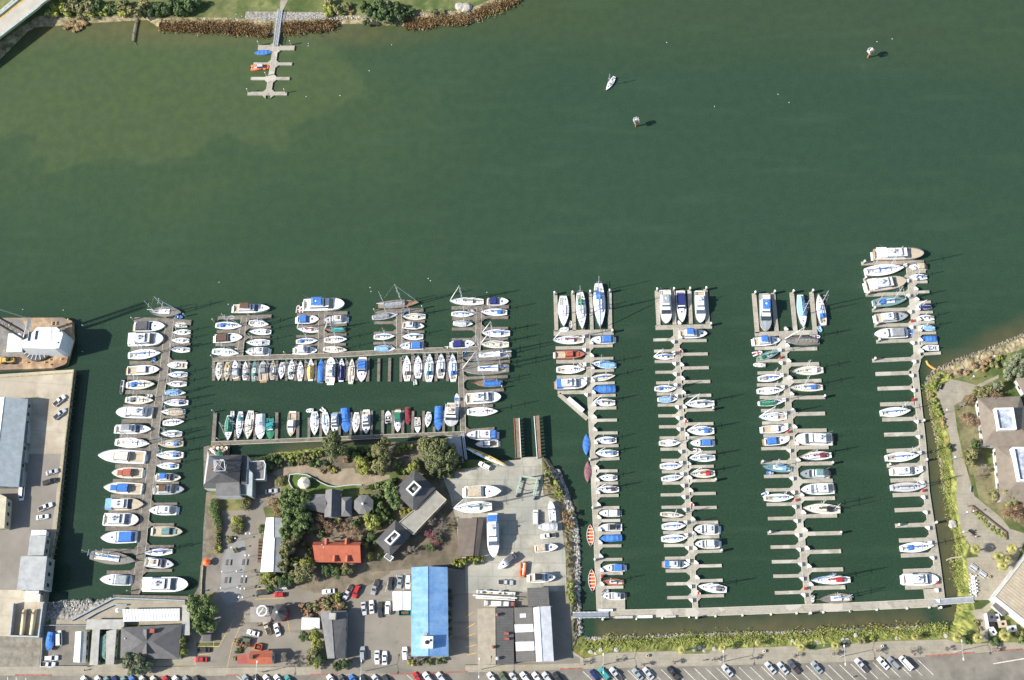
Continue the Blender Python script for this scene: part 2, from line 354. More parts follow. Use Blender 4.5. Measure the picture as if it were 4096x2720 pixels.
# the street lies a kerb's height below: the ground sheet is cut there by a raised kerb
patch('street', 'n', KY + [(4600,3200),(-400,3200)], ASPH, ZL, 1)
def kerb():
    b = MB(); K = [gr(u, v, ZL + .12) for u, v in KY]
    for p_, q_ in zip(K, K[1:]):
        d = q_ - p_; b.obox(((p_.x+q_.x)/2, (p_.y+q_.y)/2), d, d.length, .35, ZL - .02, ZL + .13)
    b.build('kerb', WALK, kind='structure')
    REDK = mat('kerb_red', (.34,.12,.09), .8, 0, .3, 1)
    b = MB()
    for u0, u1 in ((60,208),(905,955),(1240,1350),(1560,1870),(3700,3898),(3965,4090),(2240,2330)):
        def yy(u):
            for (a0, b0), (a1, b1) in zip(KY, KY[1:]):
                if a0 <= u <= a1: return b0 + (b1 - b0) * (u - a0) / (a1 - a0)
        p_, q_ = gr(u0, yy(u0), ZL + .14), gr(u1, yy(u1), ZL + .14); d = q_ - p_
        b.obox(((p_.x+q_.x)/2, (p_.y+q_.y)/2), d, d.length, .42, ZL + .0, ZL + .145)
    b.build('kerb_paint', REDK, kind='structure')
kerb()
patch('boatyard_paving', 'I', [(1020,905),(1075,905),(1560,812),(1680,800),(1682,778),(1918,768),(1925,870),(1940,1200),(2110,1290),(2155,1560),(2195,1900),(2210,2440),(1040,2440),(1040,2000),(960,1860),(940,1500),(850,1250),(700,1000)], YARD)
patch('yard_lane', 'K', [(1030,150),(1200,150),(2210,130),(2255,300),(2262,850),(2361,900),(2361,960),(-300,990),(-300,985),(840,985),(840,0),(1030,0)], LOT, ZL, 2)
patch('car_park', 'H', [(1310,-60),(1560,10),(1700,70),(1780,40),(2361,-30),(2361,940),(1870,960),(1400,1000),(120,1010),(120,760),(380,760),(440,690),(250,330),(330,230),(800,120),(820,60),(1240,20)], LOT, ZL, 1)
patch('car_park_east', 'J', [(-60,760),(415,640),(1035,640),(1040,2000),(-620,2000),(-620,900)], LOT, ZL, 3)
patch('lane', 'J', [(-60,760),(-20,640),(280,600),(640,545),(900,560),(1035,690),(1035,640),(415,655)], ASPH, ZL, 4)
patch('plaza', 'G', [(420,0),(880,0),(870,640),(840,850),(820,1000),(700,1250),(560,1500),(0,1500),(350,930),(170,930),(180,620),(210,520),(410,520),(430,400),(440,200)], LOT, ZL, 4)
patch('plaza_band', 'G', [(640,290),(690,330),(700,560),(650,880),(640,1000),(470,1080),(400,930),(410,860),(430,520),(480,430)], PLAZA, ZL, 5)
patch('quay_walk', 'G', [(205,520),(410,520),(400,860),(330,930),(165,930),(175,700)], ASPH, ZL, 6)
patch('forecourt', 'F', [(740,1150),(1110,1050),(1110,1180),(900,1300),(930,1400),(920,1600),(430,1600),(430,1330),(620,1330),(780,1200)], LOT, ZL, 5)
patch('service_court', 'F', [(740,840),(1010,900),(1060,960),(1110,1050),(760,1200)], ASPH, ZL, 6)
PATH = mat('garden_path', (.30,.24,.17), .9, 0, .2, .3, .01, detail=8, coord='World')
patch('garden_path', 'F', [(1000,900),(1090,850),(1350,800),(1500,840),(1650,890),(1800,850),(1950,840),(1960,900),(2361,920),(2361,960),(2100,1040),(1750,1050),(1560,980),(1420,900),(1200,900),(1100,960)], PATH, ZL, 2)
patch('pavilion_earth', 'I', [(420,870),(990,870),(760,960),(860,1200),(930,1500),(960,1860),(1030,1990),(700,2040),(-100,2100),(-100,1500)], mat('mulch', (.15,.125,.085), .95, 0, .3, .3, .05, detail=8, coord='World'), ZL, 7)
patch('bank_earth', 'F', [(880,760),(1120,735),(1560,675),(2361,625),(2361,840),(1960,840),(1800,850),(1650,890),(1500,840),(1350,800),(1090,850),(1000,900),(800,900)], MC['mulch'], ZL, 1)
patch('ramp_side_earth', 'I', [(160,600),(430,590),(780,600),(880,820),(420,870),(-50,1000),(-20,700)], MC['mulch'], ZL, 4)
patch('hedge_bed', 'G', [(250,-200),(420,-200),(440,200),(430,400),(410,520),(238,520)], DIRT, ZL, 3)
patch('restaurant_apron', 'E', [(1380,1330),(2110,1330),(2110,900),(2200,900),(2260,1100),(2260,1400),(1000,1415),(1000,1395)], WALK, ZL, 4)
patch('dry_lawn', 'S', [(1330,560),(1460,570),(1560,1210),(1560,1568),(1380,1568),(1310,1280),(1250,1000),(1210,720)], mat('dry_grass', (.15,.13,.07), .95, 0, .3, .25, .1, detail=8, coord='World', col2=(.20,.18,.09)), ZL, 3)
patch('dry_lawn', 'T', [(1300,20),(1905,20),(1905,720),(1660,600),(1380,380)], MC['dry_grass'], ZL, 5)
patch('pavilion_lane', 'J', [(560,560),(950,540),(1035,640),(1035,690),(900,560),(640,545)], ASPH, ZL, 6)
patch('wharf_asphalt', 'D', [(330,335),(700,330),(640,870),(590,1200),(560,1500),(500,1900),(-400,1900),(-400,335)], mat('wharf_paving', (.25,.225,.19), .9, 0, .14, .1, .01, detail=8, coord='World'), ZW, 1)
patch('bare_earth', 'G', [(1180,700),(1480,650),(2361,560),(2361,700),(2000,900),(1500,930),(1240,850)], DIRT, ZL, 5)
patch('garden_earth', 'F', [(1400,1350),(2361,1350),(2361,2100),(1150,2100),(1150,1500)], DIRT, ZL, 1)
patch('shore_walk', 'S', [(1150,365),(1310,400),(1460,440),(1740,310),(1740,350),(1480,480),(1380,560),(1180,700),(1220,1000),(1280,1280),(1350,1568),(1190,1568),(1160,1300),(1080,900),(1030,700),(960,560),(970,480)], WALK, ZL, 1)
patch('park_walk', 'T', [(1070,-5),(1225,-5),(1330,360),(1650,620),(1740,740),(1905,790),(1905,900),(1800,1180),(1500,1568),(1300,1568),(1235,1080),(1380,1065),(1280,930),(1190,800),(1140,560),(1120,400),(1125,120)], WALK, ZL, 2)
patch('harbour_forecourt', 'U', [(1740,420),(1860,400),(1990,300),(2050,330),(1920,450),(1940,780),(1830,800),(1850,560),(1790,520)], WALK, ZL, 1)
patch('lawn_oval', 'F', [(1200,925),(1300,905),(1420,920),(1560,1010),(1700,1060),(1900,1040),(2000,1030),(1900,1100),(1750,1090),(1500,1110),(1250,1090),(1210,1000)], mat('lawn', (.08,.13,.025), .95, 0, .25, .4, coord='World'), ZL, 3)
# park on the north shore
patch('shore_path', 'X', [(1265,0),(1380,0),(1300,160),(1245,160)], WALK, ZN, 1)
patch('shingle', 'X', [(720,180),(1900,190),(2100,250),(1900,290),(1200,330),(700,290)], ROCK, ZN, 1)
LINE = mat('road_paint', (.62,.60,.52), .7, 0, .25, 1.5, coord='World')
YLINE = mat('road_paint_yellow', (.62,.40,.07), .7, 0, .25, 1.5, coord='World')
def lines(name, c, segs, wid, m, z=ZL, lift=9):
    b = MB()
    for x0, y0, x1, y1 in segs:
        p_, q_ = at(c, x0, y0, z), at(c, x1, y1, z); d = (q_ - p_).normalized(); n = Vector((-d.y, d.x, 0)) * wid / 2; zz = z + .02 + .004 * lift
        vs = [p_ - n, q_ - n, q_ + n, p_ + n]; b.add([(q.x, q.y, zz) for q in vs], [(0,1,2,3)])
    b.build(name, m, kind='structure')
seg = []
for i in range(31):
    u = 2332 + 44.6 * i
    for (a0, b0), (a1, b1) in zip(KY, KY[1:]):
        if a0 <= u <= a1: v = b0 + (b1 - b0) * (u - a0) / (a1 - a0)
    if 3700 > u: seg.append((u, v + 12, u + 64, v + 74))
seg += [(945 + 0, 2702, 985, 2735), (1628, 2700, 1655, 2725)]
lines('parking_lines', 'n', seg, .22, LINE)
lines('lane_line', 'n', [(3973,2655,4110,2632)], .35, LINE)
lines('lot_lines', 'J', [(118,945,165,780),(220,920,250,745),(325,920,345,730)], .15, LINE)
lines('yellow_lines', 'H', [(485,1025,545,740),(545,740,690,410),(140,765,390,765),(390,765,500,570),(500,570,572,440),(330,760,340,600),(160,860,300,850),
  (812,222,1150,205),(820,108,945,90),(640,785,850,780),(1180,440,1205,610)], .18, YLINE)
lines('yard_lines', 'K', [(1040,430,1130,370),(1050,555,1150,500),(1055,650,1155,615),(1050,775,1165,745),(1060,865,1170,840)], .2, YLINE)
lines('street_ticks', 'E', [(88,1530,90,1570),(187,1530,188,1570),(297,1540,298,1570)], .25, LINE)

# ---------------- floating docks ----------------
DCONC = mat('dock_concrete', (.35,.32,.255), .85, 0, .14, .5, .01, detail=8, coord='World', col2=(.42,.39,.32))
layer(DCONC, (.22,.20,.16), .28, .5, 1, .55, 'brick', stretch=(1,1,1,3)); layer(DCONC, (.23,.205,.16), .5, .52, .75, .6, detail=6); layer(DCONC, (.55,.52,.44), .21, .8, .9, .6, 'cell')
DWOOD = mat('dock_planks', (.165,.145,.115), .9, 0, .2, .8, .01, detail=8, coord='World', col2=(.225,.20,.165))
layer(DWOOD, (.12,.10,.08), 1.1, .5, 1., .45, 'wave', stretch=(1,.15,1,60)); layer(DWOOD, (.12,.10,.08), .4, .55, .8, .6, detail=6)
EDGE = mat('dock_rub_rail', (.55,.52,.40), .8, 0, .15, 2)
BOXW = mat('dock_box_white', (.80,.80,.77), .5, 0, .08, 1)
PILE = mat('pile_concrete', (.40,.37,.31), .8, 0, .2, 1)
CAPW = mat('pile_cap', (.80,.79,.75), .6, 0, .1, 1)
ZD = .55
PILES = []; BOXES = []
DKN = [0]; GS = 1.45
def dock(label, c, spine, sw, fingers, m, group, boxes=None, gus=1):
    global ZD
    DKN[0] += 1; ZD = .50 + .016 * DKN[0]
    """spine: list of (crop,x,y); fingers: (crop, x0,y0,x1,y1,w) from outer end to spine or spine to outer end"""
    S = [at(q[0], q[1], q[2], ZD) for q in spine]
    root = thing('floating_dock', (S[0].x, S[0].y, 0), label=label, cat='dock', group=group)
    o = Vector((S[0].x, S[0].y))
    L = lambda q: Vector((q.x, q.y)) - o
    b = MB()
    w_ = sw * mpp(spine[0][0], spine[0][1], spine[0][2], ZD)
    for i, (p_, q_) in enumerate(zip(S, S[1:])):
        p2, q2 = L(p_), L(q_); d = q2 - p2
        b.obox((p2 + q2) / 2, d, d.length + (w_ * .5 if i else 0), w_, -.4, ZD + .002 * i)
    b.build('walkway', m, root)
    e = MB()
    for i, (p_, q_) in enumerate(zip(S, S[1:])):
        p2, q2 = L(p_), L(q_); d = (q2 - p2).normalized(); n = Vector((-d.y, d.x))
        for s_ in (-1, 1): e.obox((p2 + q2) / 2 + n * s_ * (w_ / 2 + .03), d, (q2 - p2).length, .14, .1, ZD + .012)
    e.build('rub_rail', EDGE, root)
    def nearest(p):
        best = None
        for a_, b_ in zip(S, S[1:]):
            a2, b2 = L(a_), L(b_); t = max(0, min(1, (p - a2).dot(b2 - a2) / (b2 - a2).length_squared)); q = a2.lerp(b2, t)
            if best is None or (q - p).length < best[0]: best = ((q - p).length, q, (b2 - a2).normalized())
        return best
    for f in fingers:
        c2, x0, y0, x1, y1, fw = f; p2, q2 = L(at(c2, x0, y0, ZD)), L(at(c2, x1, y1, ZD))
        if nearest(p2)[0] < nearest(q2)[0]: p2, q2 = q2, p2           # p2 outer end, q2 at the walkway
        fw = fw * mpp(c2, x0, y0, ZD); d = (q2 - p2).normalized()
        _, nq, sd = nearest(q2)
        q3 = q2
        b = MB(); b.obox((p2 + q3) / 2, d, (q3 - p2).length, fw, -.4, ZD - .006)
        side = 1 if d.x < 0 else -1                                  # outer end lies right (1) or left (-1)
        if gus and abs(d.x) > .8:
            n = Vector((-d.y, d.x))
            dist = nearest(q2)[0]
            e0 = q2 - d * max(0, 0)
            # gusset triangles at the walkway edge
            t_edge = (nq - q2).dot(d); base = q2 + d * (t_edge - w_ / 2)
            for s_ in (-1, 1):
                A = base + n * s_ * fw / 2; B_ = base - d * GS + n * s_ * fw / 2; C_ = base + n * s_ * (fw / 2 + GS) + d * .15
                b.prism([A, B_, C_], .05, ZD - .012)
            if boxes and nearest(p2)[0] > 3:
                up = 1 if side > 0 else -1
                nn = n if n.y * up > 0 else -n
                BOXES.append((o + base - d * .55 + nn * (fw / 2 + .95), side, d, root))
        b.build('finger', m, root)
    return root, S, w_
def fl(c, rows, w=None): return [(c, *r) if len(r) == 5 else (c, *r, w) for r in rows]
GD = 'long grey floating docks'; WD = 'planked floating docks'
dA = dock('first long grey dock from the left with three bow berths on top', 'L', [('L',555,770),('L',590,1567),('M',610,1565),('N',660,1222)], 62,
 fl('L', [(135,235,150,740,50),(365,230,385,730,48),(595,225,615,715,46),(845,210,855,710,54),(115,762,900,748,75),
  (140,958,540,950,45),(148,1135,540,1135,50),(155,1340,545,1330,45),(165,1540,550,1535,48),
  (590,935,888,925,38),(600,1100,895,1090,36),(600,1260,905,1250,36),(610,1425,915,1412,36)]) +
 fl('M', [(570,70,855,62),(580,220,863,215),(590,368,872,362),(600,522,880,517),(605,680,890,672),(610,840,900,828),(630,980,878,977),(630,1130,885,1125),(635,1280,892,1275),(640,1428,900,1422)], 36) +
 fl('N', [(640,130,910,125),(650,280,915,277),(655,435,925,432),(665,600,935,597),(670,770,942,765),(680,938,948,932)], 36) +
 [('M',170,50,515,350,50), ('N',684,1150,970,1150,135)], DCONC, GD, True)
dB = dock('second long grey dock with three cruisers across its top', 'L', [('L',1715,690),('L',1770,1567),('M',1745,1565),('N',1822,1200)], 62,
 fl('L', [(1450,690,2190,672,62),(1465,205,1490,655,52),(1680,200,1700,650,50),(1893,195,1915,640,50),(2105,185,2135,640,55),
  (1422,850,1690,845,38),(1432,998,1700,992,38),(1440,1135,1705,1133,38),(1448,1275,1720,1272,38),(1460,1415,1735,1412,38),
  (1760,862,2120,857,40),(1780,1040,2135,1033,40),(1800,1222,2150,1213,42),(1815,1402,2167,1395,42)]) +
 fl('M', [(1355,48,1625,45),(1365,182,1630,178),(1373,313,1640,310),(1382,445,1645,443),(1390,580,1655,576),(1398,717,1665,713),(1408,852,1670,850),(1417,990,1680,987),(1425,1128,1690,1125),(1402,1270,1700,1265),(1412,1420,1705,1415),
  (1690,70,2012,62),(1700,245,2050,235),(1700,412,2040,405),(1720,580,2055,577),(1725,758,2068,752),(1745,930,2043,922),(1755,1100,2078,1090),(1770,1255,2068,1250),(1780,1427,2080,1420)], 37) +
 fl('N', [(1422,120,1715,115),(1432,273,1725,270),(1442,430,1740,427),(1453,585,1750,580),(1463,738,1760,735),(1472,895,1775,890),(1482,1062,1785,1057),
  (1780,152,2095,147),(1800,327,2110,322),(1810,505,2147,495),(1820,680,2140,672),(1835,860,2152,850),(1850,1045,2167,1035)], 38), DCONC, GD, True)
dC = dock('third long grey dock with two sailing boats standing over its top', 'O', [('O',690,650),('O',770,1567),('P',945,1567),('Q',860,1255)], 66,
 fl('O', [(362,655,1115,628,58),(350,160,390,640,52),(580,155,625,620,50),(805,150,850,610,52),(1043,145,1085,600,52),
  (362,825,690,815,42),(380,975,700,970,40),(395,1122,705,1115,40),(388,1265,715,1258,40),(422,1417,725,1412,40),
  (720,835,1112,825,45),(750,1020,1135,1010,45),(765,1225,1163,1212,45),(780,1420,1210,1412,45)]) +
 fl('P', [(455,132,780,128),(470,288,800,283),(485,448,815,440),(458,610,835,600),(455,782,845,775),(492,958,860,950),(510,1130,880,1122),(525,1310,900,1302),(542,1487,915,1480)], 42) +
 fl('P', [(840,178,1255,168),(870,385,1275,378),(885,597,1300,590),(900,800,1350,792),(925,1020,1352,1010),(945,1237,1378,1228),(965,1458,1405,1448)], 48) +
 fl('Q', [(348,352,750,342),(387,528,770,520),(403,712,790,705),(420,893,800,885),(440,1102,820,1090)], 43) +
 fl('Q', [(790,362,1275,350),(830,590,1267,578),(860,815,1293,805),(890,1042,1320,1030)], 50), DCONC, GD, True)
dD = dock('rightmost long grey dock with a large wooden-decked yacht along its tip', 'R', [('R',740,300),('R',770,600),('R',800,900),('R',850,1500),('S',690,260),('S',790,1200),('T',770,300),('T',890,1100),('T',950,1568)], 72,
 fl('R', [(145,293,928,275,50),(740,400,950,395,35),(760,530,972,522,35),(790,655,997,647,35),(800,785,1015,775,35),(830,908,1040,903,35),(850,1035,1060,1030,35),(870,1170,1080,1163,35),(890,1295,1100,1288,38),(930,1430,1140,1415,38),
  (170,500,740,480,45),(200,690,770,665,46),(280,882,790,865,46),(308,1072,820,1060,46),(333,1275,840,1255,46),(283,1512,870,1485,50)]) +
 fl('S', [(200,300,620,285),(225,485,650,470),(258,682,680,670),(283,872,700,860),(308,1062,735,1050),(340,1265,740,1250),(342,1450,790,1438)], 50) +
 fl('T', [(360,180,740,165),(385,350,770,335),(408,525,800,510),(412,705,820,690),(458,877,850,862),(480,1052,860,1038),(505,1232,890,1218),(530,1425,920,1410)], 48) +
 [('T',748,1500,940,1490,130)], DCONC, GD, True)
dock('long concrete walkway linking the four grey docks at their foot', 'N', [('N',690,1262),('V',1180,102),('V',2361,60),('U',600,363),('U',1310,328)], 92, [], DCONC, None)
dN = dock('short dock with crossbars below the gangway on the north shore', 'X', [('X',1190,700),('X',1160,900),('X',1075,1440)], 78,
 fl('X', [(910,745,1190,745,85),(1480,750,1190,750,80),(840,1000,1150,1000,48),(1442,1000,1150,1000,48),(795,1228,1120,1228,50),(1405,1228,1120,1228,50),(745,1465,1075,1465,62),(1362,1465,1070,1465,62)]), DCONC, None)
d1 = dock('leftmost planked dock beside the big wharf with boats on both sides', 'A', [('A',1955,240),('A',1935,420),('A',1905,620),('A',1885,850),('A',1850,1050),('A',1815,1250),('A',1780,1560),('D',1745,480),('D',1700,800),('D',1655,1150),('D',1625,1500),('E',1560,560)], 88,
 fl('A', [(1545,226,1950,236,58),(2200,262,1950,245,66),(1535,392,1935,400,45),(1510,560,1910,562,45),(1490,722,1900,727,45),(1465,897,1880,897,40),(1445,1060,1850,1060,46),(1420,1226,1830,1220,44),(1400,1395,1800,1390,44),
  (1950,415,2195,415,30),(1950,510,2190,510,30),(1920,705,2145,705,30),(1890,912,2155,908,30),(1870,1120,2140,1118,30),(1830,1348,2125,1345,30)]) +
 fl('D', [(1378,125,1780,125,50),(1355,290,1760,290,44),(1325,475,1740,470,44),(1300,642,1720,645,40),(1275,822,1700,820,46),(1250,1000,1680,1000,40),(1215,1192,1660,1190,48),(1190,1450,1640,1450,48),
  (1790,170,2105,162,32),(1770,420,2080,415,32),(1740,665,2060,665,26),(1710,908,2040,905,25),(1680,1145,2005,1145,30),(1640,1398,2000,1396,30)]) +
 fl('E', [(1228,325,1590,325,40),(1600,306,1980,304,30)]), DWOOD, WD)
def tdock(label, c, top, spine, sw, fg): return dock(label, c, [(c, *q) for q in spine], sw, fl(c, [top] + fg), DWOOD, WD)
d2 = tdock('short planked dock with the brown-topped cruiser across its tip', 'B', (147,497,765,475,45), [(450,485),(430,650),(400,940)], 62,
 [(135,650,440,648,32),(120,803,430,800,32),(450,603,758,598,26),(435,717,748,712,26)])
d3 = tdock('short planked dock with the blue-canvas yacht across its tip', 'B', (1060,452,1640,435,40), [(1342,445),(1335,925)], 64,
 [(1058,590,1340,585,28),(1050,705,1330,702,28),(1045,815,1300,813,28),(1340,572,1632,568,32),(1340,685,1628,682,30),(1335,800,1622,798,30)])
d4 = tdock('short planked dock with the tarpaulin-covered ketch across its tip', 'C', (-400,422,155,400,46), [(-126,415),(-125,895)], 60,
 [(-413,550,-130,545,32),(-418,667,-130,663,32),(-422,785,-130,782,32),(-120,540,170,533,30),(-120,655,167,652,28),(-120,768,160,762,28)])
d5 = tdock('short planked dock with a sloop and a cruiser across its tip', 'C', (478,380,1138,366,42), [(795,375),(790,600),(778,870)], 60,
 [(485,503,790,498,36),(482,622,790,618,34),(480,742,780,738,32),(790,490,1130,488,34),(790,615,1130,612,32),(780,740,1130,735,32)])
gus0 = 0
dock('long planked walkway above the upper row of berths', 'B', [('B',95,968),('B',1400,925),('C',0,872),('C',780,850)], 52,
 fl('B', [(98,955,98,1215,34)] + [(x, 985, x - 3, 1215, 28) for x in (205,300,395,505,608,722,828,938,1042,1157,1272,1384,1500,1632,1748)] + [(1878,960,1872,1225,36),(2003,960,1998,1225,32),(2128,955,2122,1225,32),(2256,945,2255,1228,30)]) +
 fl('C', [(30,895,28,1220,34),(163,895,162,1222,34),(300,895,298,1222,32),(432,890,430,1220,32)]), DWOOD, WD, gus=0)
dock('planked walkway running south beside the ketches', 'C', [('C',575,880),('C',600,1567),('I',1008,200),('I',1015,510)], 56,
 fl('C', [(600,1030,1150,995,34),(600,1190,1125,1168,34),(600,1350,1080,1320,34),(600,1510,955,1505,32)]) + fl('I', [(1020,470,1375,440,30)]), DWOOD, WD)
dock('planked walkway along the lower row of berths', 'F', [('F',300,558),('F',1600,508),('F',2361,472),('I',1030,498)], 40,
 fl('F', [(347,205,325,540,42),(582,400,575,530,30),(820,200,800,520,32),(1058,200,1050,520,34),(1300,195,1297,500,34),(1428,260,1425,500,30),(1570,210,1560,490,28),(1785,190,1775,480,30),(1912,200,1905,480,28),(2032,185,2027,480,30),(2150,180,2145,480,30),(2278,175,2275,480,32)]) +
 fl('I', [(207,235,205,520,32),(322,235,318,515,32),(438,240,430,510,30),(560,240,555,505,30),(680,420,680,500,30),(790,240,790,500,30),(900,410,900,495,28)]), DWOOD, WD, gus=0)
slab('quay_deck', 'n', [(452,2379),(775,2384),(783,2365),(795,2345),(809,2231),(815,2085),(813,2122),(827,1969),(845,1969),(838,2124),(826,2231),(815,2350),(806,2385),(790,2402),(742,2404),(465,2387),(452,2386)], ZL + .03, DWOOD, 1.2)
ZD = .62
b = MB(); P = [at('I', 800, 552, .05), at('I', 985, 515, .05), at('I', 1022, 835, ZL + .03), at('I', 860, 850, ZL + .03)]; b.add([tuple(q) for q in P] + [(q.x, q.y, -2) for q in P], [(3,2,1,0),(0,1,5,4),(1,2,6,5),(2,3,7,6),(3,0,4,7)]); b.build('boat_ramp', mat('ramp_concrete', (.40,.41,.42), .8, 0, .12, .3, coord='World'), kind='structure')
def white_boxes():
    proto = {}
    names = {dA[0].name: 'first', dB[0].name: 'second', dC[0].name: 'third', dD[0].name: 'rightmost'}
    for side in (-1, 1):
        b = MB(); b.prism([(0,0),(1.5*side,0),(1.5*side,.35),(.35*side,1.5),(0,1.5)], 0, .95); b.prism([(-.05*side,-.05),(1.55*side,-.05),(1.55*side,.4),(.4*side,1.55),(-.05*side,1.55)], .95, 1.08)
        proto[side] = b
    cnt = {}
    for dname, dn_ in names.items():
        for side in (-1, 1):
            L = sorted([q for q in BOXES if q[3].name == dname and q[1] == side], key=lambda q: -q[0].y)
            first = None
            for i, (p, s_, d, r_) in enumerate(L):
                if (i * 7 + 3) % 11 == 0: continue
                lab = 'white fibreglass dock box, %s down the %s side of the %s grey dock' % (ORD[i], 'right' if side > 0 else 'left', dn_)
                if first is None:
                    q = MB(); q.v = [(v[0] * .8, v[1] * (1 if side > 0 else -1) * .8, v[2]) for v in proto[side].v]; q.f = proto[side].f; q.m = proto[side].m
                    if side < 0: q.v = [(v[0], v[1], v[2]) for v in q.v]
                    o = q.build('dock_box', BOXW, label=lab, cat='dock box', group='white dock boxes'); first = o
                    bm = bmesh.new(); bm.from_mesh(o.data); bmesh.ops.recalc_face_normals(bm, faces=bm.faces); bm.to_mesh(o.data); bm.free()
                else:
                    o = first.copy(); COL.objects.link(o); o['label'] = lab
                o.location = (p.x - side * .55, p.y - (.85 if side > 0 else -.85) , ZD + .0)
white_boxes()
def post(name, c, x, y, h, r, m, z=0., cap=None, **kw):
    p = at(c, x, y, z); b = MB(); b.tube((0,0,-1),(0,0,h), r, r, 8)
    if cap: b.lathe((0,0,h), [(r*1.1,0),(r*1.1,.1),(r*.2,.5)], 8, 1)
    o = b.build(name, [m, cap] if cap else m, **kw); o.location = (p.x, p.y, z); return o
PL = [('L',130,262,'first berth top, first grey dock'),('L',365,256,'second berth, first grey dock'),('L',595,246,'third berth, first grey dock'),('L',848,232,'fourth berth, first grey dock'),
 ('L',1468,215,'first berth, second grey dock'),('L',1688,210,'second berth, second grey dock'),('L',1898,205,'third berth, second grey dock'),('L',2110,200,'fourth berth, second grey dock'),
 ('O',357,175,'first berth, third grey dock'),('O',590,165,'second berth, third grey dock'),('O',815,160,'third berth, third grey dock'),('O',1048,155,'fourth berth, third grey dock'),
 ('O',1190,1420,'third grey dock, fourth right finger'),('P',1335,805,'third grey dock, eighth right finger'),('P',462,790,'third grey dock, tenth left finger'),('Q',365,352,'third grey dock, fourteenth left finger'),('Q',1250,358,'third grey dock, twelfth right finger'),
 ('M',2060,1100,'second grey dock, eleventh right finger'),('N',2132,500,'second grey dock, sixteenth right finger'),('M',2028,240,'second grey dock, sixth right finger'),
 ('R',165,300,'rightmost grey dock, at its tip'),('R',180,500,'rightmost grey dock, second left finger'),('R',215,690,'rightmost grey dock, third left finger'),('R',292,880,'rightmost grey dock, fourth left finger'),('R',322,1075,'rightmost grey dock, fifth left finger'),('R',350,1275,'rightmost grey dock, sixth left finger'),('R',298,1512,'rightmost grey dock, seventh left finger'),
 ('S',355,1452,'rightmost grey dock, beside two boats'),('T',432,708,'rightmost grey dock, lone finger'),('S',780,905,'right edge of rightmost grey dock, upper'),('S',815,1395,'right edge of rightmost grey dock, middle'),('T',865,680,'right edge of rightmost grey dock, lower'),
 ('L',885,755,'end of the first crossbar'),('L',2170,665,'end of the second crossbar'),('M',545,855,'left edge of first grey dock, upper'),('M',580,1440,'left edge of first grey dock, middle'),('N',605,610,'left edge of first grey dock, lower'),
 ('N',700,1330,'foot walkway under the gangway'),('N',1830,1310,'foot walkway below second grey dock'),('Q',870,1365,'foot walkway below third grey dock'),('U',1350,395,'foot walkway below rightmost grey dock')]
for c, x, y, wh in PL: post('mooring_pile', c, x, y, 3.1, .42, PILE, 0, CAPW, label='thick mooring pile with white cap, ' + wh, cat='mooring pile', group='mooring piles')
for i, (c, x, y) in enumerate([('N',1105,1322),('N',1418,1310),('N',1742,1300),('N',2062,1290),('Q',28,1388),('Q',385,1375),('Q',707,1362),('Q',1040,1350),('Q',1378,1335),('U',295,430),('U',610,415),('U',968,400),('U',1232,388)]):
    post('fender_post', c, x, y, 1.1, .32, CAPW, 0, label='small white post, %s from left along the foot walkway' % ORD[i], cat='post', group='white fender posts')
for i, (c, x, y, wh) in enumerate([('B',112,540,'left end of the brown cruiser dock'),('B',95,955,'left end of the long planked walkway'),('B',930,915,'long planked walkway between two docks'),('F',340,200,'tip of the lower row'),('F',395,520,'corner of the lower row'),('B',1960,425,'left tip of the tarpaulin ketch dock'),('C',148,388,'right tip of the tarpaulin ketch dock'),('A',1545,232,'left tip of the leftmost dock'),('A',2140,190,'right tip of the leftmost dock'),('E',1500,548,'foot of the leftmost dock'),('C',1145,965,'finger of the upper ketch'),('C',1065,1305,'finger below the red-bowed ketch'),('X',935,715,'left post, shore crossbar'),('X',1435,705,'right post, shore crossbar'),('X',1050,1200,'middle of the north shore dock'),('X',765,1455,'left end of the north shore dock'),('X',1345,1460,'right end of the north shore dock')]):
    post('guide_pile', c, x, y, 3.2, .22, PILE, 0, CAPW, label='slim capped pile at the ' + wh, cat='pile', group='slim guide piles')
def gangway(c, x0, y0, x1, y1, w, z0, z1, label):
    p_, q_ = at(c, x0, y0, z0), at(c, x1, y1, z1); d = q_ - p_; L = d.length; w = w * mpp(c, x0, y0)
    root = thing('gangway', p_, label=label, cat='gangway'); root.rotation_euler = d.to_track_quat('X', 'Z').to_euler()
    b = MB(); b.box(0, L, -w/2, w/2, -.12, 0); b.build('ramp', GALV, root)
    for s_ in (-1, 1):
        b = MB(); b.box(0, L, s_*w/2-.08, s_*w/2+.08, .95, 1.08)
        n = int(L / 1.6)
        for i in range(n + 1):
            b.tube((i*L/n, s_*w/2, 0), (i*L/n, s_*w/2, 1), .05, .05, 4)
            if i < n: b.tube((i*L/n, s_*w/2, 0), ((i+1)*L/n, s_*w/2, 1), .04, .04, 4)
        b.box(0, L, s_*w/2-.06, s_*w/2+.06, 0, .12)
        b.build('railing', ALU, root)
gangway('N', 335, 1275, 770, 1268, 66, ZL + .3, ZD + .5, 'grey steel gangway from the boatyard lane to the foot walkway')
gangway('U', 1765, 290, 1290, 325, 66, ZL + .3, ZD + .5, 'grey steel gangway beside the corrugated-roof hall')
gangway('I', 1052, 800, 1015, 505, 22, ZL + .3, ZD + .3, 'narrow gangway between the boat ramp and the racing hulls')
gangway('X', 1265, 155, 1188, 720, 60, ZN + .4, ZD + .5, 'narrow steel gangway from the north shore park')
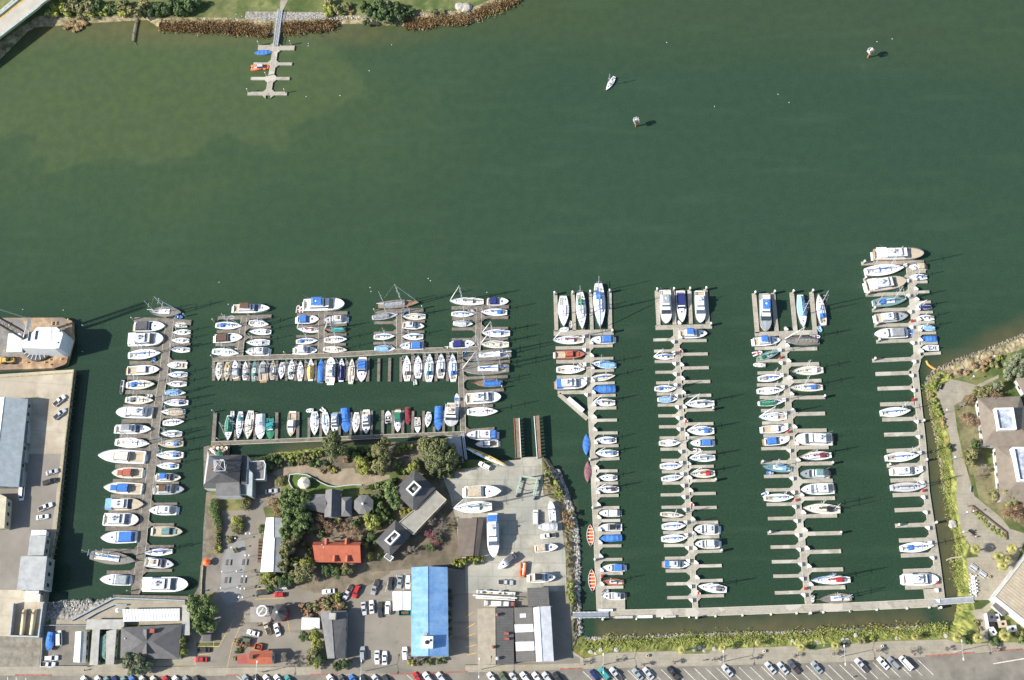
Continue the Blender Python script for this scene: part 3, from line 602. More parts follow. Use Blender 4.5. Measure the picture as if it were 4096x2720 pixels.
def locker(c, x0, y0, x1, y1, w, h, m, z, label):
    p_, q_ = at(c, x0, y0, z), at(c, x1, y1, z); d = q_ - p_; w = w * mpp(c, x0, y0)
    b = MB(); b.box(0, d.length, -w/2, w/2, 0, h); b.box(-.05, d.length+.05, -w/2-.05, w/2+.05, h, h+.1, .0, .12)
    o = b.build('storage_locker', m, label=label, cat='locker'); o.location = (p_.x, p_.y, z); o.rotation_euler = (0, 0, math.atan2(d.y, d.x))
locker('M', 285, 105, 465, 258, 42, 1.1, BOXW, ZD, 'long white locker on the slanting arm of the first grey dock')
locker('N', 648, 1218, 818, 1215, 26, .9, BOXW, ZD + .01, 'white locker at the foot of the first grey dock')
locker('N', 850, 1302, 1060, 1298, 26, .9, mat('locker_grey', (.5,.48,.42), .7), ZD + .01, 'grey locker on the foot walkway right of the gangway')
locker('N', 1125, 1296, 1298, 1292, 30, .9, BOXW, ZD + .01, 'white locker on the foot walkway between two grey ones')
locker('N', 1445, 1296, 1578, 1290, 22, .8, mat('locker_grey', (.5,.48,.42), .7), ZD + .01, 'small grey locker on the foot walkway, rightmost of four')
# ---------------- boats ----------------
def shape(kind):
    if kind == 'sail': return lambda t: (.60 + .40 * math.sin(min(1, t / .42) * math.pi / 2)) if t < .42 else max(0, 1 - ((t - .42) / .58) ** 2.1) ** .95
    if kind == 'canoe': return lambda t: max(0, 1 - abs((t - .48) / (.48 if t < .48 else .52)) ** 2.1) ** .95
    if kind == 'motor': return lambda t: (.90 + .10 * math.sin(min(1, t / .45) * math.pi / 2)) if t < .45 else max(0, 1 - ((t - .45) / .55) ** 2.7) ** .8
    return lambda t: (.96 + .04 * min(1, t / .4)) if t < .6 else max(0, 1 - ((t - .6) / .4) ** 2.6) ** .6
TS = [0, .04, .12, .22, .32, .42, .52, .62, .71, .79, .86, .92, .965, .99, 1]
class Boat:
    def __init__(s, L, B, kind, fb, root):
        s.L, s.B, s.f, s.fb, s.root = L, B, shape(kind), fb, root
        s.sh = lambda t: fb * (1 + .28 * max(0, t - .35) ** 1.5 + (.04 if kind != 'canoe' else .2 * max(0, .4 - t)))
    def x(s, t): return (t - .5) * s.L
    def hull(s, m, stripe=None):
        b = MB(); vs = []; L, B = s.L, s.B; n = len(TS)
        for t in TS:
            hw = B / 2 * max(.012, s.f(t)); z = s.sh(t)
            for y_, z_ in ((-.62, -.35), (-.90, .12), (-.965, z * .72), (-1, z)): vs.append((s.x(t) - (L * .03 * (1 - z_ / z) if t > .9 else 0), hw * y_, z_))
            for y_, z_ in ((1, z), (.965, z * .72), (.90, .12), (.62, -.35)): vs.append((s.x(t) - (L * .03 * (1 - z_ / z) if t > .9 else 0), hw * y_, z_))
        fs = []; mi = []
        for i in range(n - 1):
            for j in range(8):
                if j == 3: continue
                k = (j + 1) % 8
                fs.append((i*8+j, (i+1)*8+j, (i+1)*8+k, i*8+k)); mi.append(1 if j in (2, 4) and stripe else 0)
        fs.append(tuple(range(7, -1, -1))); mi.append(0)
        o = len(b.v); b.v += vs; b.f += fs; b.m += mi
        b.build('hull', [m, stripe] if stripe else m, s.root)
    def outline(s, t0, t1, wf, ins=0., n=12, clip=1.):
        """closed outline following the hull between two stations"""
        up = []
        for i in range(n + 1):
            t = t0 + (t1 - t0) * i / n; w_ = min(s.B / 2 * s.f(t) * 1.0 - ins, s.B / 2 * wf) * clip
            up.append((s.x(t), max(.02, w_)))
        return [(x, -y) for x, y in up] + [(x, y) for x, y in reversed(up)]
    def deck(s, m, cockpit=None, cm=None, wf=.62):
        b = MB()
        ts = [t for t in TS]
        if cockpit: ts = sorted(set(ts + [cockpit[0], cockpit[1]]))
        P = []
        for t in ts:
            hw = max(.01, s.B / 2 * s.f(t) - .05); P.append((s.x(t), hw, s.sh(t) - .07))
        for i in range(len(ts) - 1):
            (xa, ya, za), (xb, yb, zb) = P[i], P[i+1]
            inc = cockpit and ts[i] >= cockpit[0] - 1e-6 and ts[i+1] <= cockpit[1] + 1e-6
            if inc:
                wa = min(ya - .12, s.B / 2 * wf); wb = min(yb - .12, s.B / 2 * wf)
                for s_ in (-1, 1):
                    q = [(xa, s_*wa, za), (xb, s_*wb, zb), (xb, s_*yb, zb), (xa, s_*ya, za)]
                    b.add(q if s_ < 0 else q[::-1], [(3,2,1,0)] if 0 else [(0,1,2,3)][::1])
            else:
                cr_ = .05 * s.B
                b.add([(xa, -ya, za), (xb, -yb, zb), (xb, 0, zb + cr_ * min(1, yb / s.B * 2)), (xb, yb, zb), (xa, ya, za), (xa, 0, za + cr_ * min(1, ya / s.B * 2))], [(0,1,2,5), (5,2,3,4)])
        o = b.build('deck', m, s.root)
        bm = bmesh.new(); bm.from_mesh(o.data); bmesh.ops.remove_doubles(bm, verts=bm.verts, dist=.001)
        for f_ in bm.faces:
            if f_.normal.z < 0: f_.normal_flip()
        bm.to_mesh(o.data); bm.free()
        if cockpit:
            t0, t1 = cockpit; zf = s.sh(t0) - .07 - min(.55, s.fb * .5); b = MB()
            w0 = min(s.B/2*s.f(t0) - .17, s.B/2*wf); w1 = min(s.B/2*s.f(t1) - .17, s.B/2*wf); x0, x1 = s.x(t0), s.x(t1); zt = s.sh(t0) - .06
            b.add([(x0,-w0,zf),(x1,-w1,zf),(x1,w1,zf),(x0,w0,zf)], [(0,1,2,3)])
            b.add([(x0,-w0,zf),(x1,-w1,zf),(x1,-w1,zt),(x0,-w0,zt)], [(3,2,1,0)]); b.add([(x0,w0,zf),(x1,w1,zf),(x1,w1,zt),(x0,w0,zt)], [(0,1,2,3)])
            b.add([(x1,-w1,zf),(x1,w1,zf),(x1,w1,zt),(x1,-w1,zt)], [(0,1,2,3)][::-1]); b.add([(x0,-w0,zf),(x0,w0,zf),(x0,w0,zt),(x0,-w0,zt)], [(3,2,1,0)])
            bn = s.B * .13                                          # benches
            for s_ in (-1, 1): b.box(x0 + .1, x1 - .15, min(s_*(w0-.02), s_*(w0-bn)), max(s_*(w0-.02), s_*(w0-bn)), zf, zf + .32)
            b.build('cockpit', cm or deckm('c'), s.root)
    def tier(s, name, t0, t1, wf, z0, h, m, ins=.25, rake_f=.0, rake_a=.0, clip=1., n=10):
        P = s.outline(t0, t1, wf, ins, n, clip); k = len(P); cx = (s.x(t0) + s.x(t1)) / 2
        T = []
        xa, xb = s.x(t0), s.x(t1)
        for x, y in P:
            f_ = (x - xa) / (xb - xa); T.append((xa + rake_a + (xb - rake_f - xa - rake_a) * f_, y * .86))
        b = MB(); b.prism(P, z0, z0 + h, T); b.build(name, m, s.root); return P, T
    def band(s, P, T, z0, h, lo, hi, m, name='window', grow=.03):
        """a band of window round a tier, a little proud of it"""
        c = Vector((sum(p[0] for p in P) / len(P), 0)); b = MB(); vs = []
        for f_ in (lo, hi):
            for p_, t_ in zip(P, T):
                q = Vector(p_).lerp(Vector(t_), f_); d = (q - c); d = d / max(.1, d.length); q = q + d * grow; vs.append((q.x, q.y, z0 + h * f_))
        n = len(P); b.add(vs, [(i, (i+1) % n, n + (i+1) % n, n + i) for i in range(n)]); b.build(name, m, s.root)
def rail(bt, m, t0=.72, t1=.985):
    b = MB(); 
    for s_ in (-1, 1):
        pts = []
        for i in range(7):
            t = t0 + (t1 - t0) * i / 6; pts.append((bt.x(t), s_ * max(.03, bt.B/2*bt.f(t) - .1), bt.sh(t) + .62))
        b.path(pts, .028, 4)
        for p_ in pts[::2]: b.tube(p_, (p_[0], p_[1], p_[2] - .65), .025, .025, 4)
    b.build('bow_rail', m, bt.root)
def sailboat(root, L, B, cv, dk, fl_, rnd):
    two = 'k' in fl_
    bt = Boat(L, B, 'canoe' if 'q' in fl_ else 'sail', max(.7, L * .085), root)
    hm = paint(fl_[fl_.index('H') + 1] if 'H' in fl_ else 'W', .25)
    bt.hull(hm, paint(rnd.choice('nbrwwW'), .3)); D = deckm(dk)
    bt.deck(D, (.07, .30), deckm(rnd.choice('ccYs')), .52)
    z = bt.sh(.5) - .08; h = max(.32, L * .035)
    cm_ = paint('w' if dk in 'uysT' else dk if dk in 'wcWY' else 'w', .4)
    P, T = bt.tier('cabin', .31, .66, .52, z, h, cm_, .35, .25, .05)
    bt.band(P, T, z, h, .35, .8, GLASS)
    for t in (.72, .80) if L > 9 else (.73,):
        b = MB(); b.box(bt.x(t) - .28, bt.x(t) + .28, -.28, .28, bt.sh(t) - .05, bt.sh(t) + .06, .03, .03); b.build('hatch', GLASSB, root)
    b = MB(); b.box(bt.x(.52) - .3, bt.x(.52) + .3, -.3, .3, z + h, z + h + .05, .03, .03); b.build('hatch', GLASSB, root)
    mh = L * rnd.uniform(1.12, 1.28) if not 'M' in fl_ else L * 1.45
    mt = .60
    if 'Z' not in fl_:
        b = MB(); mx = bt.x(mt); r = .085 + L * .0045
        b.tube((mx, 0, z), (mx, 0, z + mh), r, r * .8, 6); mast = b.build('mast', ALU, root)
        b = MB(); sp = B * .30
        for zz in ((.45, .72) if L > 10.5 else (.55,)): b.tube((mx, -sp, z + mh * zz), (mx, sp, z + mh * zz), .08, .08, 4)
        b.build('spreader', ALU, mast)
        b = MB()
        st = [((bt.x(.985), 0, bt.sh(1)), (mx, 0, z + mh)), ((bt.x(.01), 0, bt.sh(0)), (mx, 0, z + mh))]
        for s_ in (-1, 1): st += [((mx, s_*B*.46, z), (mx, s_*sp, z + mh*.6)), ((mx, s_*sp, z + mh*.6), (mx, 0, z + mh))]
        for a_, c_ in st: b.tube(a_, c_, .018, .018, 3)
        b.build('rigging', CHROME, root)
        zb = z + h + 1.0; bx0, bx1 = bt.x(.13), mx - .15
        b = MB(); b.tube((bx0, 0, zb), (bx1, 0, zb), .07, .07, 6); boom = b.build('boom', ALU, root)
        if cv not in '-':
            b = MB(); n = 8; vs = []
            for i in range(n + 1):
                t = i / n; rr = .13 + .15 * t + rnd.uniform(-.02, .02); x = bx0 + .3 + (bx1 - bx0 - .3) * t
                vs += [(x, rr * math.cos(2*math.pi*k/6), zb + .12 + rr * math.sin(2*math.pi*k/6) * 1.2) for k in range(6)]
            b.add(vs, [(i*6+k, i*6+(k+1)%6, (i+1)*6+(k+1)%6, (i+1)*6+k) for i in range(n) for k in range(6)] + [tuple(range(6)), tuple(n*6+k for k in range(5,-1,-1))])
            b.build('sail_cover', cloth(cv), boom)
        if 'j' in fl_ or rnd.random() < .45:
            b = MB(); a_ = Vector((bt.x(.975), 0, bt.sh(1) + .5)); c_ = Vector((mx, 0, z + mh * .96)); mm_ = a_.lerp(c_, .35)
            b.tube(a_, mm_, .11, .17, 5); b.tube(mm_, c_, .17, .06, 5); b.build('furled_jib', cloth(fl_[fl_.index('j') + 1] if 'j' in fl_ and fl_.index('j') + 1 < len(fl_) and fl_[fl_.index('j') + 1] in PAL else rnd.choice('wwwwb')), root)
        if two:
            x2 = bt.x(.16); b = MB(); b.tube((x2, 0, z), (x2, 0, z + mh * .7), r * .85, r * .65, 6); m2 = b.build('mizzen_mast', ALU, root)
            b = MB(); b.tube((x2, -sp*.8, z + mh*.42), (x2, sp*.8, z + mh*.42), .05, .05, 4); b.build('spreader', ALU, m2)
            b = MB(); b.tube((x2 - .1, 0, z + 1.9), (x2 - L * .18, 0, z + 2.0), .14, .1, 6); b.build('mizzen_sail', cloth(cv if cv != '-' else 'w'), m2)
    dg = fl_[fl_.index('D') + 1] if 'D' in fl_ else None
    if dg:
        b = MB(); x0, x1, w_ = bt.x(.22), bt.x(.38), B * .27
        b.prism([(x0,-w_),(x1,-w_*.9),(x1,w_*.9),(x0,w_)], z + h * .4, z + h + .75, [(x0,-w_*.85),(x1-.55,-w_*.7),(x1-.55,w_*.7),(x0,w_*.85)])
        b.build('spray_hood', cloth(dg), root)
    if 'F' in fl_:       # full tarpaulin tent over the boom
        tc = cloth(fl_[fl_.index('F') + 1]); b = MB(); n = 14; vs = []
        for i in range(n + 1):
            t = .06 + .60 * i / n; hw = B/2 * bt.f(t) * .86; zz = z + h + .95 + rnd.uniform(-.08, .08)
            for y_, q in ((-1, z + .1), (-.55, z + .1 + (zz - z) * .62), (0, zz), (.55, z + .1 + (zz - z) * .62), (1, z + .1)): vs.append((bt.x(t) + rnd.uniform(-.05,.05), hw * y_ + rnd.uniform(-.05,.05), q + rnd.uniform(-.07,.07)))
        b.add(vs, [(i*5+j, (i+1)*5+j, (i+1)*5+j+1, i*5+j+1) for i in range(n) for j in range(4)] + [(4,3,2,1,0), tuple(n*5+j for j in range(5))]); b.build('tarpaulin', tc, root)
    if 'P' in fl_:       # bowsprit
        b = MB(); b.tube((bt.x(.93), 0, bt.sh(1)), (bt.x(1) + L * .1, 0, bt.sh(1) + .3), .14, .07, 6); b.build('bowsprit', paint(fl_[fl_.index('P')+1]) if fl_.index('P')+1 < len(fl_) and fl_[fl_.index('P')+1] in 'rTwu' else TEAK, root)
    b = MB(); b.lathe((bt.x(.13), 0, bt.sh(.1) - .1), [(.05,0),(.05,.5),(.38,.5),(.38,.55),(.05,.56)], 8); b.build('wheel', CHROME, root)
    if L > 8: rail(bt, CHROME, .78)
def glass_front(bt, P, T, z0, h, t_lo, m=GLASS):
    """sloping windscreen: the forward faces of a tier, set a little proud"""
    xm = max(p[0] for p in P); b = MB(); n = len(P)
    for i in range(n):
        k = (i + 1) % n
        if P[i][0] > t_lo and P[k][0] > t_lo:
            q = [Vector((*P[i], z0)), Vector((*P[k], z0)), Vector((*T[k], z0 + h)), Vector((*T[i], z0 + h))]
            a_, b_, c_, d_ = q[0].lerp(q[3], .12), q[1].lerp(q[2], .12), q[1].lerp(q[2], .93), q[0].lerp(q[3], .93)
            nn = (b_ - a_).cross(d_ - a_)
            if nn.length < 1e-6: continue
            nn = nn.normalized() * .035
            b.add([a_ + nn, b_ + nn, c_ + nn, d_ + nn], [(0,1,2,3)])
    if b.v: b.build('windscreen', m, bt.root)
def motorboat(root, L, B, typ, cv, dk, fl_, rnd):
    fb = max(.75, L * (.10 if typ != 't' else .12)); bt = Boat(L, B, 'motor' if typ != 't' else 'yacht', fb, root)
    hc = fl_[fl_.index('H') + 1] if 'H' in fl_ else 'W'
    bt.hull(paint(hc, .25), paint(rnd.choice('nbWwWr'), .3))
    z = bt.sh(.5) - .08
    D = deckm(dk); wh = paint('W', .3)
    G_ = GLASS if rnd.random() < .6 else GLASSB
    if typ == 'e':
        bt.deck(D, (.05, .46), deckm(rnd.choice('csY')), .78)
        P, T = bt.tier('coachroof', .50, .80, .62, z, .35, wh, .3, .9, 0)
        P, T = bt.tier('windscreen_frame', .42, .60, .82, z + .02, .85, wh, .12, 1.1, .1); glass_front(bt, P, T, z + .02, .85, bt.x(.43), G_)
        if cv != '-': P, T = bt.tier('canvas_top', .10, .50, .84, z + .5, 1.0, cloth(cv), .12, .5, .25)
        else:
            b = MB()
            for s_ in (-1, 1): b.box(bt.x(.38), bt.x(.38) + .6, s_*B*.2 - .3, s_*B*.2 + .3, z - .4, z + .35)
            b.build('helm_seat', deckm('w'), root)
        b = MB(); b.box(bt.x(.68) - .3, bt.x(.68) + .3, -.3, .3, z + .33, z + .42); b.build('hatch', GLASS, root)
    elif typ in 'ft':
        bt.deck(D, (.03, .20) if typ == 'f' else (.02, .14), deckm('s' if rnd.random() < .4 else 'c'), .8)
        h1 = 1.35 if typ == 'f' else 1.9
        P, T = bt.tier('deckhouse', .18, .70 if typ == 'f' else .74, .80, z, h1, wh, .28, L * .10, .1)
        bt.band(P, T, z, h1, .45, .82, G_, 'window'); glass_front(bt, P, T, z, h1, bt.x(.60), G_)
        zz = z + h1
        P2, T2 = bt.tier('flybridge', .20, .56, .66, zz + .003, .75, wh, .5, .5, .1)
        b = MB(); n = bt.B * .5; x0, x1 = bt.x(.24), bt.x(.47)
        b.add([(x0,-n*.42,zz+.78),(x1,-n*.42,zz+.78),(x1,n*.42,zz+.78),(x0,n*.42,zz+.78)], [(0,1,2,3)])
        for q in (-1, 1): b.box((x0+x1)/2 - .3, (x0+x1)/2 + .3, q*n*.22 - .28, q*n*.22 + .28, zz + .77, zz + 1.35)
        b.build('flybridge_seats', deckm('Y' if dk != 'Y' else 's'), root)
        glass_front(bt, P2, T2, zz, .75, bt.x(.50), G_)
        if cv != '-':
            if 'A' in fl_: bt.tier('aft_canvas', .01, .20, .90, z + .2, 1.6, cloth(cv), .12, 0, .3, n=4)
            else:
                b = MB(); w_ = B * .33; x0, x1 = bt.x(.24), bt.x(.50)
                b.prism([(x0,-w_),(x1,-w_),(x1,w_),(x0,w_)], zz + 1.9, zz + 2.1, [(x0+.3,-w_*.7),(x1-.3,-w_*.7),(x1-.3,w_*.7),(x0+.3,w_*.7)])
                for q in (-1, 1):
                    for x in (x0 + .1, x1 - .1): b.tube((x, q*(w_-.05), zz + .6), (x, q*(w_-.05), zz + 1.92), .04, .04, 4)
                b.build('bimini', cloth(cv), root)
        if typ == 't':
            b = MB(); b.tube((bt.x(.3), 0, zz + .7), (bt.x(.27), 0, zz + 4.2), .08, .05, 5); b.tube((bt.x(.285), -B*.2, zz + 2.6), (bt.x(.285), B*.2, zz + 2.6), .05, .05, 4); b.build('signal_mast', ALU, root)
            b = MB(); b.lathe((bt.x(.36), 0, zz + .74), [(.05,0),(.06,1.2),(.4,1.2),(.42,1.4),(.2,1.6)], 8); b.build('radar', wh, root)
            if 'a' in fl_: bt.tier('aft_roof', .03, .24, .86, z + 1.88, .12, wh, .2, 0, 0, n=4)
        b = MB(); b.box(bt.x(.80) - .3, bt.x(.80) + .3, -.3, .3, bt.sh(.8) - .05, bt.sh(.8) + .08); b.build('hatch', GLASS, root)
        if 'A' in fl_ or rnd.random() < .4: 
            b = MB(); b.tube((bt.x(.22), B*.3, zz), (bt.x(.05), B*.42, zz + 3.2), .03, .02, 4); b.tube((bt.x(.22), -B*.3, zz), (bt.x(.05), -B*.42, zz + 3.2), .03, .02, 4); b.build('outrigger', ALU, root)
    elif typ == 'h':
        bt.deck(D, (.03, .34), deckm('s'), .78)
        P, T = bt.tier('wheelhouse', .34, .66, .66, z, 1.5, wh if cv in '-' else paint(cv), .3, .7, .1); bt.band(P, T, z, 1.5, .45, .85, G_); glass_front(bt, P, T, z, 1.5, bt.x(.58), G_)
        bt.tier('trunk_cabin', .655, .84, .5, z, .5, wh if cv in '-' else paint(cv), .35, .5, 0)
        b = MB(); b.tube((bt.x(.4), 0, z + 1.5), (bt.x(.39), 0, z + 3.8), .07, .04, 5); b.build('signal_mast', ALU, root)
    if typ != 'h' or 1:
        b = MB(); b.box(bt.x(0) - .75, bt.x(0) - .01, -B*.36, B*.36, .18, .30); b.build('swim_platform', TEAK if rnd.random() < .3 else wh, root)
    if 'O' in fl_:
        for q in (-.18, .18):
            b = MB(); b.box(bt.x(0) - .7, bt.x(0) - .05, q*B - .2, q*B + .2, .3, 1.25, .08, .05); b.build('outboard_motor', ENGINE, root)
    rail(bt, CHROME, .62)
def tarped(root, L, B, cv, dk, fl_, rnd):
    bt = Boat(L, B, 'canoe' if 'q' in fl_ else 'motor', .75, root); bt.hull(paint(dk, .3)); b = MB(); n = 16; vs = []; ph = rnd.uniform(0, 6)
    for i in range(n + 1):
        t = .02 + .955 * i / n; hw = B/2 * bt.f(t) * 1.02 + .02; zt = bt.sh(t) + .12 + B * .30 * math.sin(math.pi * min(1, t * 1.25 + .12)) * (1 if 'q' not in fl_ else .35) + .10 * math.sin(i * 1.7 + ph)
        for y_, k in ((-1, -.3), (-.93, 0), (-.5, .75), (0, 1), (.5, .75), (.93, 0), (1, -.3)):
            zz = bt.sh(t) + (zt - bt.sh(t)) * k + (rnd.uniform(-.06,.06) if abs(k) > .1 else 0); vs.append((bt.x(t) + rnd.uniform(-.07,.07), hw * y_, zz))
    b.add(vs, [(i*7+j, (i+1)*7+j, (i+1)*7+j+1, i*7+j+1) for i in range(n) for j in range(6)] + [tuple(range(6,-1,-1)), tuple(n*7+j for j in range(7))])
    b.build('boat_cover', cloth(cv), root)
def openboat(root, L, B, cv, dk, fl_, rnd):
    cn = 'q' in fl_
    bt = Boat(L, B, 'canoe' if cn else 'motor', .6 if L < 6 else .7, root); bt.hull(paint(dk, .3))
    if cn:
        P = bt.outline(.06, .94, .82, .05); z = bt.sh(.5); b = MB(); b.prism(bt.outline(.09, .91, .6, .2), .05, .12, P and None); b.v = []; b.f = []; b.m = []
        n = 12; vs = []
        for i in range(n + 1):
            t = .05 + .9 * i / n; w_ = max(.03, B/2*bt.f(t) - .1); zz = bt.sh(t)
            vs += [(bt.x(t), -w_, zz - .02), (bt.x(t), -w_*.72, .18), (bt.x(t), w_*.72, .18), (bt.x(t), w_, zz - .02)]
        b.add(vs, [(i*4+j, (i+1)*4+j, (i+1)*4+j+1, i*4+j+1) for i in range(n) for j in range(3)]); b.build('interior', paint(cv, .5), root)
        b = MB()
        for i in range(n):
            t, t2 = .05 + .9 * i / n, .05 + .9 * (i + 1) / n
            for s_ in (-1, 1):
                w0, w1 = max(.03, B/2*bt.f(t)-.12), max(.03, B/2*bt.f(t2)-.12); e0, e1 = B/2*bt.f(t)+.03, B/2*bt.f(t2)+.03
                q = [(bt.x(t), s_*w0, bt.sh(t)+.02), (bt.x(t2), s_*w1, bt.sh(t2)+.02), (bt.x(t2), s_*e1, bt.sh(t2)+.02), (bt.x(t), s_*e0, bt.sh(t)+.02)]
                b.add(q if s_ < 0 else q[::-1], [(3,2,1,0)])
        b.build('gunwale', paint('w'), root)
        for t in (.2, .35, .5, .65, .8):
            if 'n' in fl_: break
            w_ = B/2*bt.f(t) - .12; b = MB(); b.box(bt.x(t) - .16, bt.x(t) + .16, -w_, w_, bt.sh(t) - .22, bt.sh(t) - .14); b.build('thwart', deckm('c'), root)
        return
    bt.deck(deckm('w' if dk in 'wW' else dk), (.06, .60), deckm(rnd.choice('cYs') if cv == '-' else cv), .78)
    z = bt.sh(.5) - .1
    b = MB(); b.box(bt.x(.36), bt.x(.46), -B*.16, B*.16, z - .4, z + .55, .08, .05); con = b.build('console', paint('W'), root)
    P, T = bt.tier('windscreen_frame', .50, .62, .72, z + .02, .5, paint('W'), .15, .5, .1); glass_front(bt, P, T, z + .02, .5, bt.x(.5))
    b = MB(); b.box(bt.x(.22), bt.x(.30), -B*.3, B*.3, z - .4, z + .1); b.build('bench_seat', deckm('Y'), root)
    if 'D' in fl_:
        b = MB(); b.box(bt.x(.28), bt.x(.55), -B*.32, B*.32, z + 1.7, z + 1.8, .15, .1)
        for q in (-1, 1):
            for t in (.3, .53): b.tube((bt.x(t), q*B*.3, z), (bt.x(t), q*B*.3, z + 1.72), .03, .03, 4)
        b.build('bimini', cloth(fl_[fl_.index('D')+1]), root)
    b = MB(); b.box(-L/2 - .45, -L/2 + .25, -.22, .22, .2, 1.3, .1, .05); b.build('outboard_motor', ENGINE, root)
def inflatable(root, L, B, cv, dk, fl_, rnd):
    r = B * .17; pts = [(-L/2, -B/2 + r), (L*.18, -B/2 + r), (L*.38, -B*.27), (L*.48, -B*.08), (L*.48, B*.08), (L*.38, B*.27), (L*.18, B/2 - r), (-L/2, B/2 - r)]
    b = MB()
    for a_, c_ in zip(pts, pts[1:]): b.tube((*a_, .35), (*c_, .35), r, r, 8)
    b.build('inflatable_tube', paint(cv, .5), root, smooth=True)
    b = MB(); b.prism([(-L*.46,-B*.33),(L*.2,-B*.33),(L*.42,-.1),(L*.42,.1),(L*.2,B*.33),(-L*.46,B*.33)], .1, .3); b.box(-L*.46, -L*.42, -B*.33, B*.33, .1, .65); b.build('floor', deckm(dk), root)
    b = MB(); b.box(-L*.1, L*.0, -B*.32, B*.32, .45, .52); b.build('thwart', deckm('c'), root)
    b = MB(); b.box(-L/2 - .3, -L/2 + .05, -.17, .17, .3, 1.0, .08, .04); b.build('outboard_motor', ENGINE, root)
NAME = dict(s='sailing_boat', e='cabin_cruiser', f='flybridge_cruiser', t='motor_yacht', h='pilothouse_boat', c='covered_boat', o='open_motorboat', p='rowing_boat', d='inflatable_dinghy')
CAT = dict(s='sailing boat', e='cabin cruiser', f='flybridge cruiser', t='motor yacht', h='pilothouse boat', c='covered boat', o='motorboat', p='rowing boat', d='dinghy')
BN = [0]
def boat(c, row, where, zbase=0., dz=1.0, look=None, group=None):
    k, bx, by, sx, sy, bw = row[:6]; cv = row[6] if len(row) > 6 else '-'; dk = row[7] if len(row) > 7 else 'w'; fl_ = row[8] if len(row) > 8 else ''
    if len(row) > 9 and row[9]: look = row[9]
    BN[0] += 1; rnd = random.Random(BN[0] * 7 + 1)
    p_, q_ = at(c, bx, by, zbase + dz), at(c, sx, sy, zbase + dz); d = p_ - q_; L = d.length; B = bw * mpp(c, (bx+sx)/2, (by+sy)/2) * 1.06
    mid = (p_ + q_) / 2
    if look is None:
        if k == 's':
            t = 'ketch' if 'k' in fl_ else 'sailing boat'
            if 'F' in fl_: look = '%s under a %s tarpaulin' % (t, CN[fl_[fl_.index('F')+1]])
            elif 'D' in fl_: look = '%s with %s spray hood' % (t, CN[fl_[fl_.index('D')+1]])
            elif cv != '-': look = '%s with %s sail cover' % (t, CN[cv])
            else: look = '%s %s with bare boom' % (CN[dk], t)
        elif k == 'c': look = '%s covered boat' % CN[cv]
        elif k == 'd': look = '%s inflatable' % CN[cv]
        elif k == 'p': look = 'rowing boat, %s inside' % CN[cv]
        elif k == 'o': look = 'open motorboat'
        elif k == 'e': look = 'cabin cruiser with %s' % (CN[cv] + ' canvas' if cv != '-' else 'open cockpit')
        elif k == 'h': look = 'pilothouse boat'
        else: look = '%s with %s' % ('motor yacht' if k == 't' else 'flybridge cruiser', (CN[cv] + ' canvas') if cv != '-' else '%s deck' % CN[dk])
    root = thing(NAME[k], (mid.x, mid.y, zbase), math.atan2(d.y, d.x), label=look + ', ' + where, cat=CAT[k], group=group or ('small tenders in the harbour' if k in 'dp' else 'sailing boats berthed in the harbour' if k == 's' else 'motor boats berthed in the harbour'))
    f_ = dict(s=sailboat, c=tarped, o=openboat, p=openboat, d=inflatable)
    if k in f_: f_[k](root, L, B, cv, dk, fl_, rnd)
    else: motorboat(root, L, B, k, cv, dk, fl_, rnd)
    return root
def berth(c, place, rows, start=0, z=0.):
    for i, r in enumerate(rows): boat(c, r, '%s %s' % (ORD[start + i], place))
# ---------------- the fleet ----------------
berth('A', 'down, left side of leftmost dock', [('s',2090,140,1722,130,118,'-','u','kq'),('e',1905,300,1545,310,118,'d'),('t',1890,450,1490,468,148,'-','W','a'),('s',1855,605,1475,640,112,'b','w','H'+'w'),
 ('h',1840,800,1465,818,108,'-','w','Hr'),('s',1785,965,1450,980,108,'b','c','Db'),('s',1770,1155,1440,1150,95,'-','c','Dd'),('t',1345,1295,1760,1305,128,'-','W'),('f',1745,1490,1330,1490,105,'y')])
berth('D', 'down, left side of leftmost dock', [('s',1730,215,1325,198,115,'-','w','M'),('h',1140,355,1680,380,150,'c','w'),('h',1290,550,1645,555,122,'R','c'),('h',1200,720,1640,740,130,'b','c','',),('f',1660,915,1225,915,138,'l','s','A'),
 ('t',1605,1095,1200,1090,142),('e',1165,1300,1580,1290,135,'b'),],9)
berth('E', 'down, left side of leftmost dock', [('s',1570,200,1045,130,138,'b','u','kPu'),('e',1155,405,1512,420,120,'x')],16)
berth('A', 'down, right side of leftmost dock', [('s',1985,370,2190,366,65),('s',1970,460,2175,466,66),('s',1955,565,2182,572,70),('o',1920,745,2152,750,80),('s',1920,855,2155,855,74,'l'),('s',1910,960,2145,965,72,'y'),
 ('s',2140,1065,1900,1060,74,'-','w','Fl'),('s',1875,1180,2165,1180,84,'-','w','Dn'),('s',1845,1285,2130,1285,84,'-','w','Fs'),('s',2120,1395,1870,1415,78,'y')])
berth('D', 'down, right side of leftmost dock', [('s',1845,95,2092,100,80,'y'),('s',1810,215,2110,215,90,'-','s','DbHT'),('s',1790,345,2110,345,98,'-','w','Dbj'),('s',1795,465,2055,474,78,'-','w','Db'),('f',2085,605,1795,605,95,'b','c'),('f',2125,740,1775,750,110,'B','x'),
 ('f',1715,980,2035,985,108),('h',2105,1230,1755,1225,112,'v','s'),('s',1650,1475,1982,1455,80,'b')],10)
berth('E', 'down, right side of leftmost dock', [('f',2005,240,1672,205,110,'-','Y')],19)
boat('E',('t',2180,470,1655,470,160,'-','W','a'),'long and white, at the foot of the leftmost dock')
boat('A',('p',2005,292,2150,290,46,'c','c'),'beside the kayaks, right side of leftmost dock')
